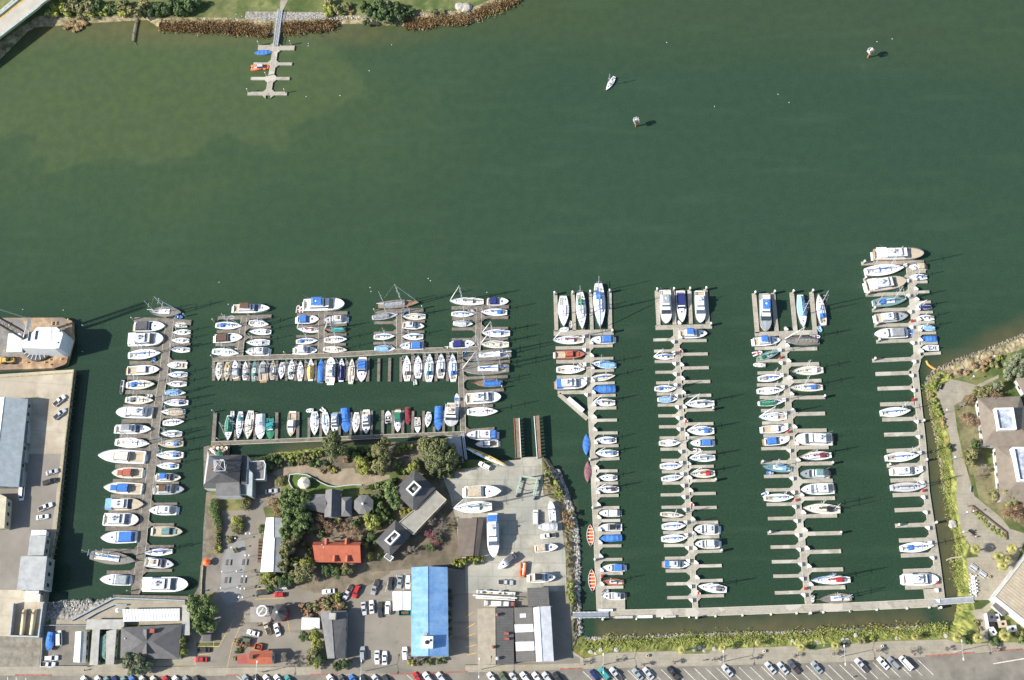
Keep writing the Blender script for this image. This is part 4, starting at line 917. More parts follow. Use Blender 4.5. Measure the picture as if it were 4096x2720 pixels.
for y, cc in ((262,'b'),(275,'e')):
    boat('A',('p',2000 if cc=='e' else 2135,y+3,2150 if cc=='e' else 2010,y-6,20,cc,cc,'qn','%s kayak' % CN[cc]),'floating at the top right of the leftmost dock')
boat('A',('d',2100,190,1995,188,44,'b','d'),'tied to the ketch atop the leftmost dock')
boat('A',('d',1780,665,1752,712,44,'b','d'),'between bow and dock, left side of leftmost dock')
boat('A',('d',1392,1080,1415,915,52,'d','Y'),'crosswise behind a sloop, left side of leftmost dock')
boat('A',('d',1755,1098,1672,1092,38,'Y','Y'),'ahead of a cream sloop, left side of leftmost dock')
boat('B',('f',750,385,324,392,100,'B'),'across the tip of the first short planked dock')
berth('B','boat down, left side of first short dock',[('s',430,585,118,578,88,'b','w','Db'),('e',432,715,110,735,105,'B'),('s',395,900,80,878,88,'-','w','j')])
berth('B','boat down, right side of first short dock',[('s',735,565,500,545,84),('s',503,648,760,655,74,'-','w','DwHg'),('s',470,775,742,775,84),('f',465,880,735,882,100)])
boat('B',('d',405,838,342,830,36,'Y','Y'),'ahead of the third left boat, first short dock')
boat('B',('p',262,483,340,484,36,'s','c','q','upturned cream skiff'),'lying on the first short dock')
boat('B',('t',1612,340,1138,355,140,'b','W'),'across the tip of the second short planked dock')
boat('B',('d',1075,345,1065,430,48,'Y','r'),'standing crosswise behind the blue-topped yacht, outer one')
boat('B',('d',1110,360,1105,435,46,'w','r'),'standing crosswise behind the blue-topped yacht, inner one')
berth('B','boat down, left side of second short dock',[('e',1312,505,1056,515,98,'b'),('s',1055,615,1305,635,70,'r','w'),('s',1300,750,1045,765,74,'b','w','Db'),('f',1292,865,1027,870,94,'w')])
berth('B','boat down, right side of second short dock',[('f',1365,515,1630,510,94,'-','Y'),('s',1378,622,1622,625,64,'-','T','FtHT'),('s',1635,735,1368,745,86,'s'),('s',1638,862,1360,850,80,'w','c')])
boat('B',('s',2466,320,1995,352,92,'-','T','kFyHT'),'across the tip of the third short planked dock')
berth('B','boat down, left side of third short dock',[('s',2225,450,1922,490,76,'-','Y','Fy'),('s',2185,700,1940,712,74,'b'),('s',2195,845,1950,845,76,'-','w','Fl')])
berth('C','boat down, right side of third short dock',[('s',-90,475,176,475,84,'w','c','j'),('f',165,590,-85,575,84),('s',-100,705,150,708,80,'b'),('e',-125,815,155,815,92,'b','w','O')])
boat('C',('s',455,300,848,308,92,'G','w','jw'),'left along the tip of the fourth short planked dock')
boat('C',('e',1135,302,888,305,92,'n'),'right along the tip of the fourth short planked dock')
berth('C','boat down, left side of fourth short dock',[('s',740,450,475,445,74,'b'),('s',725,560,495,552,74,'-','w','FY'),('e',745,785,476,803,94,'n')])
boat('C',('d',668,378,755,445,50,'y','Y'),'lashed by the spine of the fourth short dock')
boat('C',('o',470,832,395,838,38),'behind the navy-canvas cruiser, fourth short dock')
berth('C','boat down, right side of fourth short dock',[('s',810,420,1118,430,88,'b','w','Db'),('s',825,668,1150,670,96,'b','w','jw'),('s',808,795,1138,800,92,'-','c','jw')])
boat('C',('s',595,955,1165,905,128,'w','u','kDwPTjb'),'topmost of three two-masted boats by the planked walkway')
boat('C',('s',590,1095,1140,1078,128,'b','u','kDwPujw'),'middle of three two-masted boats by the planked walkway')
boat('C',('s',735,1245,1065,1248,88,'b','T','kFbPrHT'),'red-bowed, lowest of three two-masted boats by the walkway')
boat('C',('t',1050,1405,650,1432,128),'below the red-bowed ketch by the planked walkway')
boat('I',('s',1420,245,1058,252,104,'w'),'lowest left of the fishing slips, below a motor yacht')
boat('I',('f',1045,520,1405,520,114,'b','w','A'),'just above the boat ramp')
boat('I',('h',1155,625,1418,615,82),'second above the boat ramp, inside the blue-canvas cruiser')
boat('I',('o',940,35,940,170,50,'-','w','Db'),'alone on the left edge of the southbound walkway')
rw = [('s',150,1215,162,1005,80,'-','c'),('s',240,1218,262,1000,76,'e','s'),('e',345,978,350,1190,74,'Y'),('s',465,990,455,1205,70,'-','w','Dx'),('s',575,978,555,1215,70,'-','v','Dt'),('h',668,985,668,1212,104,'y','Y'),('s',785,975,770,1205,74,'b','s','HnDs'),
 ('s',868,1200,892,1003,76),('s',1000,965,985,1195,80,'-','w','Dg'),('s',1100,980,1090,1215,72),('s',1220,960,1212,1215,86,'-','w','Fe'),('c',1340,965,1325,1235,72,'b'),('t',1455,950,1440,1238,104,'-','W'),('s',1575,955,1565,1228,84,'-','w','FnHn'),('s',1695,955,1675,1250,80,'s','c'),
 ('e',1800,1232,1812,960,112,'b'),('s',2325,925,2325,1218,98,'-','w','DB')]
berth('B','from left in the upper row of berths', rw)
berth('C','from left in the upper row of berths', [('s',95,920,90,1185,98,'-','w','D'+'w'),('s',228,905,215,1225,106,'g','w','Db'),('s',360,900,352,1185,104,'y','w','Dd'),('s',490,900,497,1225,100,'b','w','Db')],17)
boat('C',('d',55,1200,62,1262,44,'Y','Y'),'off the stern of a boat in the upper row')
berth('F','from left in the lower row of berths',[('s',490,525,512,235,95,'-','w','Fgjw'),('s',610,505,640,190,78,'-','w','Dt'),('s',718,512,758,180,104,'w','c'),('c',865,510,865,215,110,'w'),('o',982,515,975,262,98,'t','g','Dt'),('h',1215,478,1235,203,100,'-','s','HT'),('s',1490,465,1490,190,100,'-','w','Dw'),('s',1625,465,1610,198,90,'b'),('f',1720,440,1727,215,86,'l','w','A'),
 ('c',1858,435,1840,145,106,'b','b'),('s',1957,445,1975,198,82),('f',2085,447,2085,185,96)])
berth('I','from left in the lower row of berths',[('o',148,235,150,378,72,'k'),('e',260,485,262,235,80,'g'),('c',378,402,378,195,68,'m'),('o',490,492,485,312,68),('s',598,430,620,250,74),('c',728,470,733,182,92,'b'),('t',872,420,890,165,160,'-','Y')],12)
for k_,(x,y,x2,y2) in enumerate([(542,255,545,180),(1395,178,1480,168),(1618,190,1560,148)]): boat('F',('d',x,y,x2,y2,44,'w','Y'),'%s tender off the sterns of the lower row' % ORD[k_])
G1 = 'first grey dock'
berth('L','from left atop the first grey dock',[('s',245,680,238,275,138,'-','w','M'),('s',490,718,458,228,132,'g','w','kDg'),('s',728,700,700,118,152,'b','w','kDbjbPT')])
boat('L',('d',200,715,315,705,64,'w','Y'),'in the corner of the first berth, first grey dock')
boat('L',('p',337,590,338,698,38,'s','c','q','upturned cream canoe'),'beside the second finger atop the first grey dock')
berth('L','down, left side of first grey dock',[('s',100,855,510,850,112,'m','w','jw'),('h',525,1040,132,1048,108,'R','R','HR'),('s',530,1235,148,1240,114,'w'),('t',550,1420,145,1440,135,'b','w','A')])
boat('L',('d',520,1215,430,1160,50,'c','Y'),'leaning by the bow of the third left boat, first grey dock')
berth('L','down, right side of first grey dock',[('e',595,852,905,845,108,'b'),('s',608,1155,935,1185,104,'-','w','FlHl'),('s',925,1315,608,1362,92,'b','c'),('c',630,1495,928,1490,98,'b','v')])
berth('M','down, right side of first grey dock',[('s',580,145,848,152,90,'d'),('s',600,605,865,606,88,'b','w','Dx'),('s',612,765,888,765,88,'b','w','Dx'),('s',642,1060,875,1060,80,'-','w','DY'),('s',625,1200,895,1200,88,'n','w','DB'),('e',650,1490,905,1490,86,'w','w','O')],4)
berth('N','down, right side of first grey dock',[('o',650,208,932,210,90,'y','w','Dk'),('c',665,348,938,330,82,'b','b'),('e',690,703,965,697,90,'b'),('s',685,870,955,872,80,'d','R'),('f',692,1040,968,1045,90)],10)
boat('N',('d',770,965,700,1030,52,'y','Y'),'beside the lowest right berth, first grey dock')
WB = 'whaleboats along the first grey dock'
boat('M',('c',500,530,502,790,82,'b','b','q','blue covered double-ended whaleboat'),'left edge of first grey dock',group=WB)
boat('M',('c',515,860,518,1120,78,'p','p','q','mauve covered double-ended whaleboat'),'left edge of first grey dock',group=WB)
boat('N',('p',545,170,555,440,86,'o','w','q','white double-ended whaleboat with orange interior'),'upper of the two',group=WB)
boat('N',('p',562,710,577,990,86,'o','w','q','white double-ended whaleboat with orange interior'),'lower of the two',group=WB)
berth('L','from left atop the second grey dock',[('t',1592,640,1572,205,148,'x'),('e',1800,625,1775,210,122,'n'),('t',2042,630,2026,220,134)])
berth('L','down, left side of second grey dock',[('s',1420,1070,1690,1065,84,'b'),('s',1727,1485,1437,1490,90,'b','w','Db')])
berth('M','down, left side of second grey dock',[('s',1610,105,1362,115,80,'-','w','Fl'),('s',1648,635,1380,642,84,'w'),('s',1668,915,1392,922,88,'b'),('s',1676,1045,1410,1078,78,'l'),('s',1690,1520,1396,1500,66,'-','c')],2)
berth('N','down, left side of second grey dock',[('s',1710,185,1415,202,96,'b'),('s',1726,335,1410,352,98,'b'),('f',1755,660,1442,656,94,'b','w','A')],7)
berth('L','down, right side of second grey dock',[('f',2130,765,1765,775,122,'b')])
berth('M','down, right side of second grey dock',[('s',1690,172,2050,158,98,'d','w','jw'),('s',1715,490,2048,492,114,'b','w','Dbjw'),('e',1755,640,2036,640,90,'b'),('s',1745,822,2060,820,94,'v'),('s',1748,1015,2058,1006,104,'r','c','Drjw')],1)
boat('M',('d',1890,722,1797,720,44,'w','m'),'below the blue-canvas cruiser, second grey dock')
berth('N','down, right side of second grey dock',[('f',1805,232,2108,238,124),('f',1812,412,2112,412,106,'w'),('s',1850,922,2200,965,108,'-','w','Dd')],6)
berth('O','from left atop the third grey dock',[('t',492,625,475,175,138,'b','x'),('s',950,575,905,180,114,'-','w','Fl'),('s',1122,168,1190,545,108,'b','w','Db')])
boat('O',('d',1165,615,1130,550,50,'l','Y'),'below the rightmost top boat, third grey dock')
boat('O',('d',1150,675,1030,680,48,'w','R'),'lying on the end of the crossbar, third grey dock')
berth('O','down, left side of third grey dock',[('f',672,720,345,748,112,'b'),('s',670,850,385,955,84,'g','v','DgHg'),('s',700,1160,398,1192,92,'b','w','Ds'),('s',712,1322,385,1342,94,'w'),('s',722,1460,398,1490,84,'-','w','Fg')])
boat('O',('d',450,862,335,892,52,'w','r'),'behind the green sailing boat, third grey dock')
boat('O',('d',348,1015,495,1022,52,'c','Y'),'below the green sailing boat, third grey dock')
berth('P','down, left side of third grey dock',[('s',420,210,775,205,112,'-','w','M'),('h',800,358,465,372,102,'-','w'),('e',810,495,497,525,106,'b'),('s',468,830,845,868,104,'l','v','DlHl'),('s',870,1215,490,1232,98,'v')],5)
boat('P',('d',525,905,612,915,46,'b','s'),'beside the pale blue sailing boat, third grey dock')
boat('P',('d',550,1152,470,1195,50,'w','b'),'behind the lowest left sailing boat, third grey dock')
berth('O','down, right side of third grey dock',[('s',705,720,1140,742,108,'y','u','Fujw'),('s',810,1100,1185,1085,112,'-','c','DwPT'),('s',780,1295,1178,1295,100,'b','c','Db')])
berth('P','down, right side of third grey dock',[('t',875,490,1340,500,152),('s',935,712,1335,690,108,'m','w','DmPTjT'),('f',940,922,1308,932,120,'v','x'),('f',948,1125,1365,1112,138,'-','W'),('s',975,1350,1445,1380,128,'k','c','kDk')],3)
berth('Q','down, right side of third grey dock',[('s',885,945,1382,938,108,'r','w','DrHW'),('s',990,1185,1400,1160,122,'l','u','kPTHT')],8)
boat('Q',('p',912,1225,918,1130,42,'s','w'),'upright beside the foot of the third grey dock')
boat('R',('t',915,182,290,198,152,'-','s','aHT','motor yacht with varnished rail and planked foredeck'),'tip of rightmost grey dock')
berth('R','down, left side of rightmost grey dock',[('s',680,345,185,402,145,'b','W','kDwM'),('t',692,520,198,592,160,'-','s','a'),('s',708,745,285,792,124,'b','v','kDb'),('f',725,950,320,988,130,'-','x','A'),('e',300,1180,716,1162,134,'y')])
berth('S','down, left side of rightmost grey dock',[('s',640,755,256,792,120,'b'),('s',742,1320,318,1358,120,'b')],5)
berth('T','down, left side of rightmost grey dock',[('f',738,65,370,78,105),('s',770,245,356,265,110,'d','Y'),('s',862,935,468,972,114,'b','w','Db'),('t',908,1330,498,1332,134,'-','W','a')],7)
boat('R',('d',775,1110,760,1215,52,'b','d'),'ahead of the grey-canvas cruiser, rightmost grey dock')
berth('R','down, right side of rightmost grey dock',[('e',730,330,955,336,88,'s'),('s',745,455,970,462,76,'b'),('s',818,832,1028,832,70,'-','w','Fn'),('s',832,968,1058,975,80,'y'),('s',850,1085,1072,1105,80,'-','w','Fl'),('c',885,1242,1095,1235,78,'b'),('o',905,1350,1116,1350,76)])
boat('Z',('s',85,405,152,300,38,'-','w','','white sailing boat moored alone in open water'),'bow pointing to the lower left')
boat('X',('c',845,820,1128,808,78,'b','l','q'),'on the left of the north shore dock')
def rib():
    p_, q_ = at('X',1085,1040,.8), at('X',795,1055,.8); d = p_ - q_; L = d.length; B = 2.7
    root = thing('rescue_boat', (*((p_+q_)/2).xy, 0), math.atan2(d.y, d.x), label='orange collared rescue boat with grey cabin at the north shore dock', cat='motorboat')
    inflatable(root, L, B, 'o', 'Y', '', random.Random(1))
    b = MB(); b.box(-L*.15, L*.2, -.8, .8, .3, 2.1, .25, .15); cb = b.build('cabin', paint('Y'), root)
    b = MB(); b.box(-L*.152, L*.202, -.805, .805, 1.2, 1.8, .17, .1); b.build('window', GLASS, cb)
rib()
# hauled out in the yard, standing on blocks
def ashore(c, row, where, h=1.7, z=ZL):
    o = boat(c, row, where, z + h, 1.1, group='boats hauled out in the yard')
    L = math.hypot(*(at(c, row[1], row[2]) - at(c, row[3], row[4])).xy); B = row[5] * mpp(c, row[1], row[2])
    b = MB()
    for x in (-.3, 0, .25):
        for s_ in (-1, 1): b.tube((x*L, s_*B*.45, -h), (x*L, s_*B*.28, .1), .07, .07, 4); b.tube((x*L, s_*B*.15, -h), (x*L, s_*B*.28, -.1), .07, .07, 4)
        b.box(x*L - .4, x*L + .4, -.3, .3, -h, -.3)
    s = b.build('boat_stand', paint('R'), None, label='steel props and blocks under the ' + ' '.join(o['label'].split(',')[0].split()[:6]) + ', ' + ' '.join(where.split()[:3]), cat='boat stand')
    s.matrix_world = Matrix.Translation(o.location) @ Matrix.Rotation(o.rotation_euler.z, 4, 'Z')
    return o
ashore('I',('e',1455,1165,1028,1180,138,'s','W'),'ashore, top of the yard', 1.5)
ashore('I',('s',898,1365,1345,1340,132,'v','w','jw'),'ashore, second in the yard', 2.0)
ashore('J',('t',1368,548,1355,58,132,'b','W','A'),'upright, ashore beside the brown workshop', 1.6)
ashore('J',('e',1412,680,1610,512,84,'d'),'ashore, slanting in mid yard', .9)
ashore('J',('f',2080,775,1772,785,104,'k'),'ashore, lowest right in the yard', 1.0)
ashore('J',('e',2110,420,1838,445,92,'s'),'ashore, right edge of the yard', 1.0)
ashore('J',('c',1875,195,2108,190,90,'Y','Y'),'shrink-wrapped, ashore at the yard edge', 1.0)
ashore('I',('o',2020,1275,2045,1508,84,'w','w'),'ashore beside the white van', 1.0)
ashore('J',('d',1690,770,1712,600,72,'o','c'),'on its trailer in mid yard', .9)
ashore('E',('c',552,1230,590,1010,92,'b','W'),'in the fenced lot, lower left', .9)
def shells():
    for i, (x0, y0, x1, y1, w_, k, z, lab) in enumerate([(1052,650,1518,866,40,'e',2.6,'long narrow yellow racing hull on stands at the ramp'),(1033,662,1508,880,42,'x',2.4,'long narrow pale grey-blue racing hull on stands at the ramp')]):
        p_, q_ = at('I', x1, y1, ZL + z), at('I', x0, y0, ZL + z); d = p_ - q_; L = d.length
        root = thing('racing_hull', (*((p_+q_)/2).xy, ZL + 1.5), math.atan2(d.y, d.x), label=lab, cat='racing hull', group='racing hulls by the ramp')
        bt = Boat(L, w_ * mpp('I', x0, y0), 'canoe', .9, root); bt.hull(paint(k, .3)); bt.deck(paint(k if k == 'e' else 'W'))
        b = MB()
        for x in (-.3, -.1, .1, .3): b.box(x*L - .1, x*L + .1, -.6, .6, -1.5, -.3)
        b.build('cradle', GALV, root)
        for x in (-.25, -.05, .12, .27): b = MB(); b.box(x*L - .5, x*L + .5, -.14, .14, .85, .93); b.build('hatch', GLASSB, root)
shells()
# ---------------- buildings ----------------
def roofm(name, col, stripe=None, sc=.35, rot=0., col2=None, rough=.85):
    m = mat(name, col, rough, 0, .14, .5, .01, detail=8, coord='World', col2=col2)
    if stripe: layer(m, stripe, sc, .5, 1., .5, 'wave', stretch=(1,1,1,rot))
    layer(m, tuple(c * .6 for c in col), .3, .58, .85, .5, detail=6)
    return m
SHINGLE = roofm('grey_shingles', (.125,.122,.12)); SHD = roofm('dark_shingles', (.088,.087,.086)); SHG = roofm('mid_grey_shingles', (.175,.172,.168))
TINR = roofm('red_sheet_roof', (.42,.115,.06), (.34,.09,.05), 1.2, 90); TINR2 = roofm('brick_red_sheet_roof', (.36,.10,.075), (.26,.07,.05), 1.2)
BLUE = roofm('blue_sheet_roof', (.16,.33,.60), (.12,.27,.53), .8, 90, (.19,.37,.64)); BLUE2 = BLUE
WHT = roofm('white_sheet_roof', (.74,.75,.76)); GRYM = roofm('grey_sheet_roof', (.40,.45,.46), (.34,.39,.40), .6, 90); LGR = roofm('pale_grey_roof', (.40,.41,.40))
TAN = roofm('tan_gravel_roof', (.30,.265,.20)); TARR = roofm('tar_paper_roof', (.13,.125,.115), (.09,.085,.08), .35, 90); BRN = roofm('brown_shingles', (.15,.12,.095))
CONR = roofm('concrete_roof', (.40,.39,.35)); CREAM = roofm('cream_roof', (.50,.46,.34)); layer(BLUE, (.30,.48,.70), .5, .45, .75, .6, stretch=(.12,1,1)); layer(BLUE, (.30,.46,.64), .12, .5, .7, .4, detail=7); layer(BLUE, (.30,.33,.36), 1.2, .66, .76, .4); layer(BLUE, (.09,.22,.46), .35, .55, .75, .4, stretch=(1,.1,1)); TILEB = roofm('brown_tiles', (.235,.195,.15), (.18,.155,.13), .9, 0)
CORR = roofm('corrugated_fibre_roof', (.17,.16,.145), (.10,.095,.085), .5, 90); BEIGEC = roofm('beige_ribbed_roof', (.46,.39,.28), (.27,.22,.15), .3, -50)
WALLW = mat('wall_white', (.60,.60,.57), .8, 0, .12, .6, coord='World'); WALLG = mat('wall_grey_green', (.25,.29,.28), .8, 0, .12, .6, coord='World')
WALLC = mat('wall_cream', (.50,.46,.34), .8, 0, .12, .6, coord='World'); WALLB = mat('wall_brown', (.15,.10,.07), .8, 0, .2, .6, coord='World'); WALLR = mat('wall_red', (.30,.05,.035), .8, 0, .2, .6, coord='World')
WINM = mat('window_pane', (.04,.05,.07), .1, 0, .2, 1)
def bld(name, label, cat='building', group=None, at_=None): return thing(name, (at_.x, at_.y, ZL) if at_ else (0,0,0), label=label, cat=cat, group=group)
def rel(P, o): return [(p.x - o.x, p.y - o.y) for p in P]
def shrink(P, k):
    c = (sum(p[0] for p in P)/len(P), sum(p[1] for p in P)/len(P)); return [(c[0]+(x-c[0])*k, c[1]+(y-c[1])*k) for x, y in P]
def inset(P, dist):
    """pull each corner towards the inside by about dist"""
    n = len(P); ar = sum(P[i][0]*P[(i+1)%n][1]-P[(i+1)%n][0]*P[i][1] for i in range(n)); s = 1 if ar > 0 else -1; out = []
    for i in range(n):
        a_, b_, c_ = Vector(P[i-1]), Vector(P[i]), Vector(P[(i+1)%n]); d0 = (b_-a_).normalized(); d1 = (c_-b_).normalized()
        n0 = Vector((-d0.y, d0.x))*s; n1 = Vector((-d1.y, d1.x))*s; m = (n0+n1); m = m/max(.3, m.dot(n0)); out.append(tuple(b_ + m*dist))
    return out
def windows(root, P, z0, z1, m=WINM, sp=3.2, w_=1.3, edges=None, wl=1.2):
    n = len(P); ar = sum(P[i][0]*P[(i+1)%n][1]-P[(i+1)%n][0]*P[i][1] for i in range(n)); s = 1 if ar > 0 else -1
    for i in range(n):
        a_, b_ = Vector(P[i]), Vector(P[(i+1)%n]); d = b_ - a_; L = d.length
        if L < 2.5: continue
        d.normalize(); k = max(1, int(L / sp)); nn = Vector((d.y, -d.x)) * s
        for j in range(k):
            c = a_ + d * (L * (j + .5) / k) + nn * .02
            b = MB(); b.obox(c, d, w_, .10, z0, z1); b.build('window', m, root)
def flat(name, label, c, pts, h, m, wall, z=ZL, parapet=.3, win=True, group=None, cat='building', wz=None):
    P3 = poly(c, pts, z + h); o = sum(P3, Vector()) / len(P3); P = rel(P3, o)
    root = thing(name, (o.x, o.y, z), label=label, cat=cat, group=group)
    b = MB(); b.prism(inset(P, .25), 0, h - .12); b.build('wall', wall, root)
    b = MB(); b.prism(P, h - .12, h); b.build('roof', m, root)
    if parapet:
        b = MB(); n = len(P)
        for i in range(n):
            a_, b_ = Vector(P[i]), Vector(P[(i+1)%n]); b.obox((a_+b_)/2, b_-a_, (b_-a_).length + .1*(i%2), .22, h - .1, h + parapet - .01*(i%3))
        b.build('parapet', wall, root)
    if win: windows(root, inset(P, .25), h * .35, h * .62)
    return root, P
def gable(name, label, c, quad, h, rise, m, wall, z=ZL, ridge='AB', m2=None, group=None, over=.4, root=None, win=True, cat='building', off=.5):
    """quad a,b,c,d in order; the ridge joins the middles of a-b and c-d. rise above the eaves h."""
    P3 = [at(c, x, y, z + h) for x, y in quad]
    o = sum(P3, Vector()) / 4
    if root is None: root = thing(name, (o.x, o.y, z), label=label, cat=cat, group=group)
    else: o = Vector((root.location.x, root.location.y, 0))
    zo = z - root.location.z; P = rel(P3, o)
    A, B_, C_, D_ = [Vector((*p, zo + h)) for p in P]
    R0 = A.lerp(B_, off); R1 = D_.lerp(C_, off); R0.z += rise; R1.z += rise
    Wp = inset(P, over); b = MB(); b.prism(Wp, zo, zo + h - .05)
    W_ = [Vector((*p, 0)) for p in Wp]
    for (p_, q_, r_) in ((W_[0], W_[1], R0), (W_[3], W_[2], R1)):
        r2 = Vector((p_.lerp(q_, off).x, p_.lerp(q_, off).y, zo + h + rise - .18)); b.add([(p_.x,p_.y,zo+h-.05),(q_.x,q_.y,zo+h-.05),r2], [(0,1,2)])
    b.build('wall', wall, root)
    for nm, (p_, q_, r1, r0), mm in (('roof', (A, D_, R1, R0), m), ('roof', (B_, C_, R1, R0), m2 or m)):
        b = MB(); t = Vector((0,0,.14)); vs = [p_, q_, r1, r0]; vs = vs + [v - t for v in vs]
        b.add(vs, [(0,1,2,3),(7,6,5,4),(0,4,5,1),(1,5,6,2),(2,6,7,3),(3,7,4,0)]); rf = b.build(nm, mm, root)
    b = MB(); b.tube(R0 + Vector((0,0,.05)), R1 + Vector((0,0,.05)), .12, .12, 5); b.build('ridge_cap', m, root)
    if win: windows(root, Wp, zo + h*.35, zo + h*.65)
    return root, P
def hip(name, label, c, quad, h, rise, m, wall, z=ZL, k=.45, root=None, group=None, over=.5, win=True, point=False, cat='building'):
    """k: share of the long side taken by each hip"""
    P3 = [at(c, x, y, z + h) for x, y in quad]; o = sum(P3, Vector()) / 4
    if root is None: root = thing(name, (o.x, o.y, z), label=label, cat=cat, group=group)
    else: o = Vector((root.location.x, root.location.y, 0))
    zo = z - root.location.z; P = rel(P3, o); A, B_, C_, D_ = [Vector((*p, zo + h)) for p in P]
    if point: R0 = R1 = (A+B_+C_+D_)/4 + Vector((0,0,rise))
    else:
        M0, M1 = A.lerp(B_, .5), D_.lerp(C_, .5); R0 = M0.lerp(M1, k) + Vector((0,0,rise)); R1 = M1.lerp(M0, k) + Vector((0,0,rise))
    b = MB(); b.prism(inset(P, over), zo, zo + h - .1); b.build('wall', wall, root)
    b = MB(); b.add([A,B_,C_,D_], [(3,2,1,0)]); b.add([A,B_,R0], [(0,1,2)]); b.add([B_,C_,R1,R0], [(0,1,2,3)] if not point else [(0,1,2)]); b.add([C_,D_,R1], [(0,1,2)]); b.add([D_,A,R0,R1], [(0,1,2,3)] if not point else [(0,1,2)])
    rf = b.build('roof', m, root)
    bm = bmesh.new(); bm.from_mesh(rf.data); bmesh.ops.remove_doubles(bm, verts=bm.verts, dist=.001); bmesh.ops.recalc_face_normals(bm, faces=bm.faces); bm.to_mesh(rf.data); bm.free()
    if win: windows(root, inset(P, over), zo + h*.4, zo + h*.7)
    return root, P
def on(root, name, c, x, y, z, w_, d_, h, m, lathe=False, rot=0.):
    p = at(c, x, y, z); o = root.location; b = MB()
    if lathe: b.lathe((p.x-o.x, p.y-o.y, z-o.z), [(w_,0),(w_,h*.7),(w_*1.25,h*.72),(w_*.4,h)], 10)
    else: b.obox((p.x-o.x, p.y-o.y), (math.cos(R(rot)), math.sin(R(rot))), w_, d_, z-o.z, z-o.z+h)
    return b.build(name, m, root)
# wharf side
r, P = gable('warehouse', 'long warehouse with grey-green ribbed roof on the wharf', 'D', [(-145,-300),(322,-300),(215,715),(-285,715)], 4.8, 2.6, WHT, WALLG, ZW, m2=GRYM)
for x, y, yy in ((282,-20,200),(250,285,425),(222,515,700)): 
    b = MB(); q = poly('D', [(x+10,y),(x+42,y),(x+30,yy),(x-2,yy)], ZW+3.2); b.prism(rel(q, r.location), 0, 3.2); b.build('lean_to', WALLG, r)
flat('office_block', 'cream two-storey office at the left edge of the wharf', 'D', [(-300,810),(0,800),(75,835),(50,1190),(-300,1200)], 5.2, CREAM, WALLC, ZW)
flat('shed', 'pale flat-roofed shed with a slit skylight beside the wharf edge', 'D', [(345,1272),(532,1272),(500,1505),(318,1500)], 4.9, LGR, WALLG, ZW, parapet=0)
r, P = flat('shed', 'large plain pale grey shed at the foot of the wharf', 'E', [(240,140),(542,140),(500,530),(192,528)], 7.2, LGR, WALLG, ZW, parapet=0)
flat('shipping_container', 'white container with a grey end above the pale shed on the wharf', 'D', [(362,1210),(535,1210),(530,1268),(355,1270)], 2.9, WHT, WALLW, ZW, 0, False, cat='container')
flat('shipping_container', 'upper of two white containers below the large pale shed', 'E', [(295,532),(448,532),(445,572),(290,570)], 2.6, WHT, WALLW, ZW, 0, False, cat='container')
flat('shipping_container', 'lower of two white containers below the large pale shed', 'E', [(282,575),(465,575),(458,668),(278,668)], 2.8, roofm('off_white_roof', (.62,.6,.52)), WALLW, ZW, 0, False, cat='container')
def yard_wall(name, label, c, pts, h, t, m, z=ZL, close=False, cat='wall'):
    P3 = poly(c, pts, z + h); o = P3[0].copy(); P = [Vector(p) for p in rel(P3, o)]
    if close: P.append(P[0])
    b = MB()
    for i, (p_, q_) in enumerate(zip(P, P[1:])): b.obox((p_+q_)/2, q_-p_, (q_-p_).length + t*.9*(i%2), t, 0, h - .004*(i%3))
    o_ = b.build(name, m, label=label, cat=cat); o_.location = (o.x, o.y, z); return o_
yard_wall('yard_wall', 'grey blue wall enclosing the two cream tanks', 'E', [(150,680),(110,1058),(440,1068),(490,680)], 3.4, .5, GALV, ZL)
patch('tank_yard', 'E', [(160,690),(120,1050),(440,1060),(480,690)], ASPH, ZL, 3)
patch('gravel_lot', 'E', [(-300,690),(140,690),(110,1060),(440,1070),(470,1090),(455,1410),(-300,1420)], mat('gravel', (.24,.215,.17), .95, 0, .25, .5, .05, detail=8, coord='World'), ZL, 2)
patch('fenced_lot', 'E', [(480,930),(1000,930),(1000,1400),(470,1400)], ASPH, ZL, 2)
patch('terrace', 'E', [(1320,640),(2130,660),(2130,930),(1000,930),(585,930),(585,870),(830,870)], WALK, ZL, 2)
for i, (x0, y0, x1, y1) in enumerate([(266,765,236,1035),(385,765,345,1035)]):
    p_, q_ = at('E', x0, y0, ZL+3), at('E', x1, y1, ZL+3); r_ = 24*mpp('E', x0, y0); root = thing('storage_tank', ((p_.x+q_.x)/2, (p_.y+q_.y)/2, ZL), label='%s of two rust-streaked cream horizontal tanks in the walled yard' % ('left','right')[i], cat='storage tank', group='cream tanks')
    d = (q_-p_); a_ = Vector((-d.x/2, -d.y/2, 1.9)); b_ = Vector((d.x/2, d.y/2, 1.9)); dd = d.normalized()*r_*.6
    tm = mat('tank_cream', (.66,.60,.40), .6, 0, .12, .8); layer(tm, (.35,.15,.05), .8, .60, .75, .8, coord='Object')
    b = MB(); b.tube(a_, b_, r_, r_, 16); b.tube(b_, b_+dd, r_, r_*.5, 16); b.tube(a_, a_-dd, r_, r_*.5, 16); b.build('vessel', tm, root, smooth=True)
    b = MB(); 
    for k in (-.3, .3): b.obox(Vector((d.x*k, d.y*k)), Vector((-d.y, d.x)), r_*2, .4, 0, 1.2)
    b.build('saddle', GALV, root)
    b = MB(); b.lathe((-d.x*.38, -d.y*.38, 1.9+r_-.1), [(.35,0),(.35,.4),(.4,.45)], 10); b.build('manhole', TINR2, root)
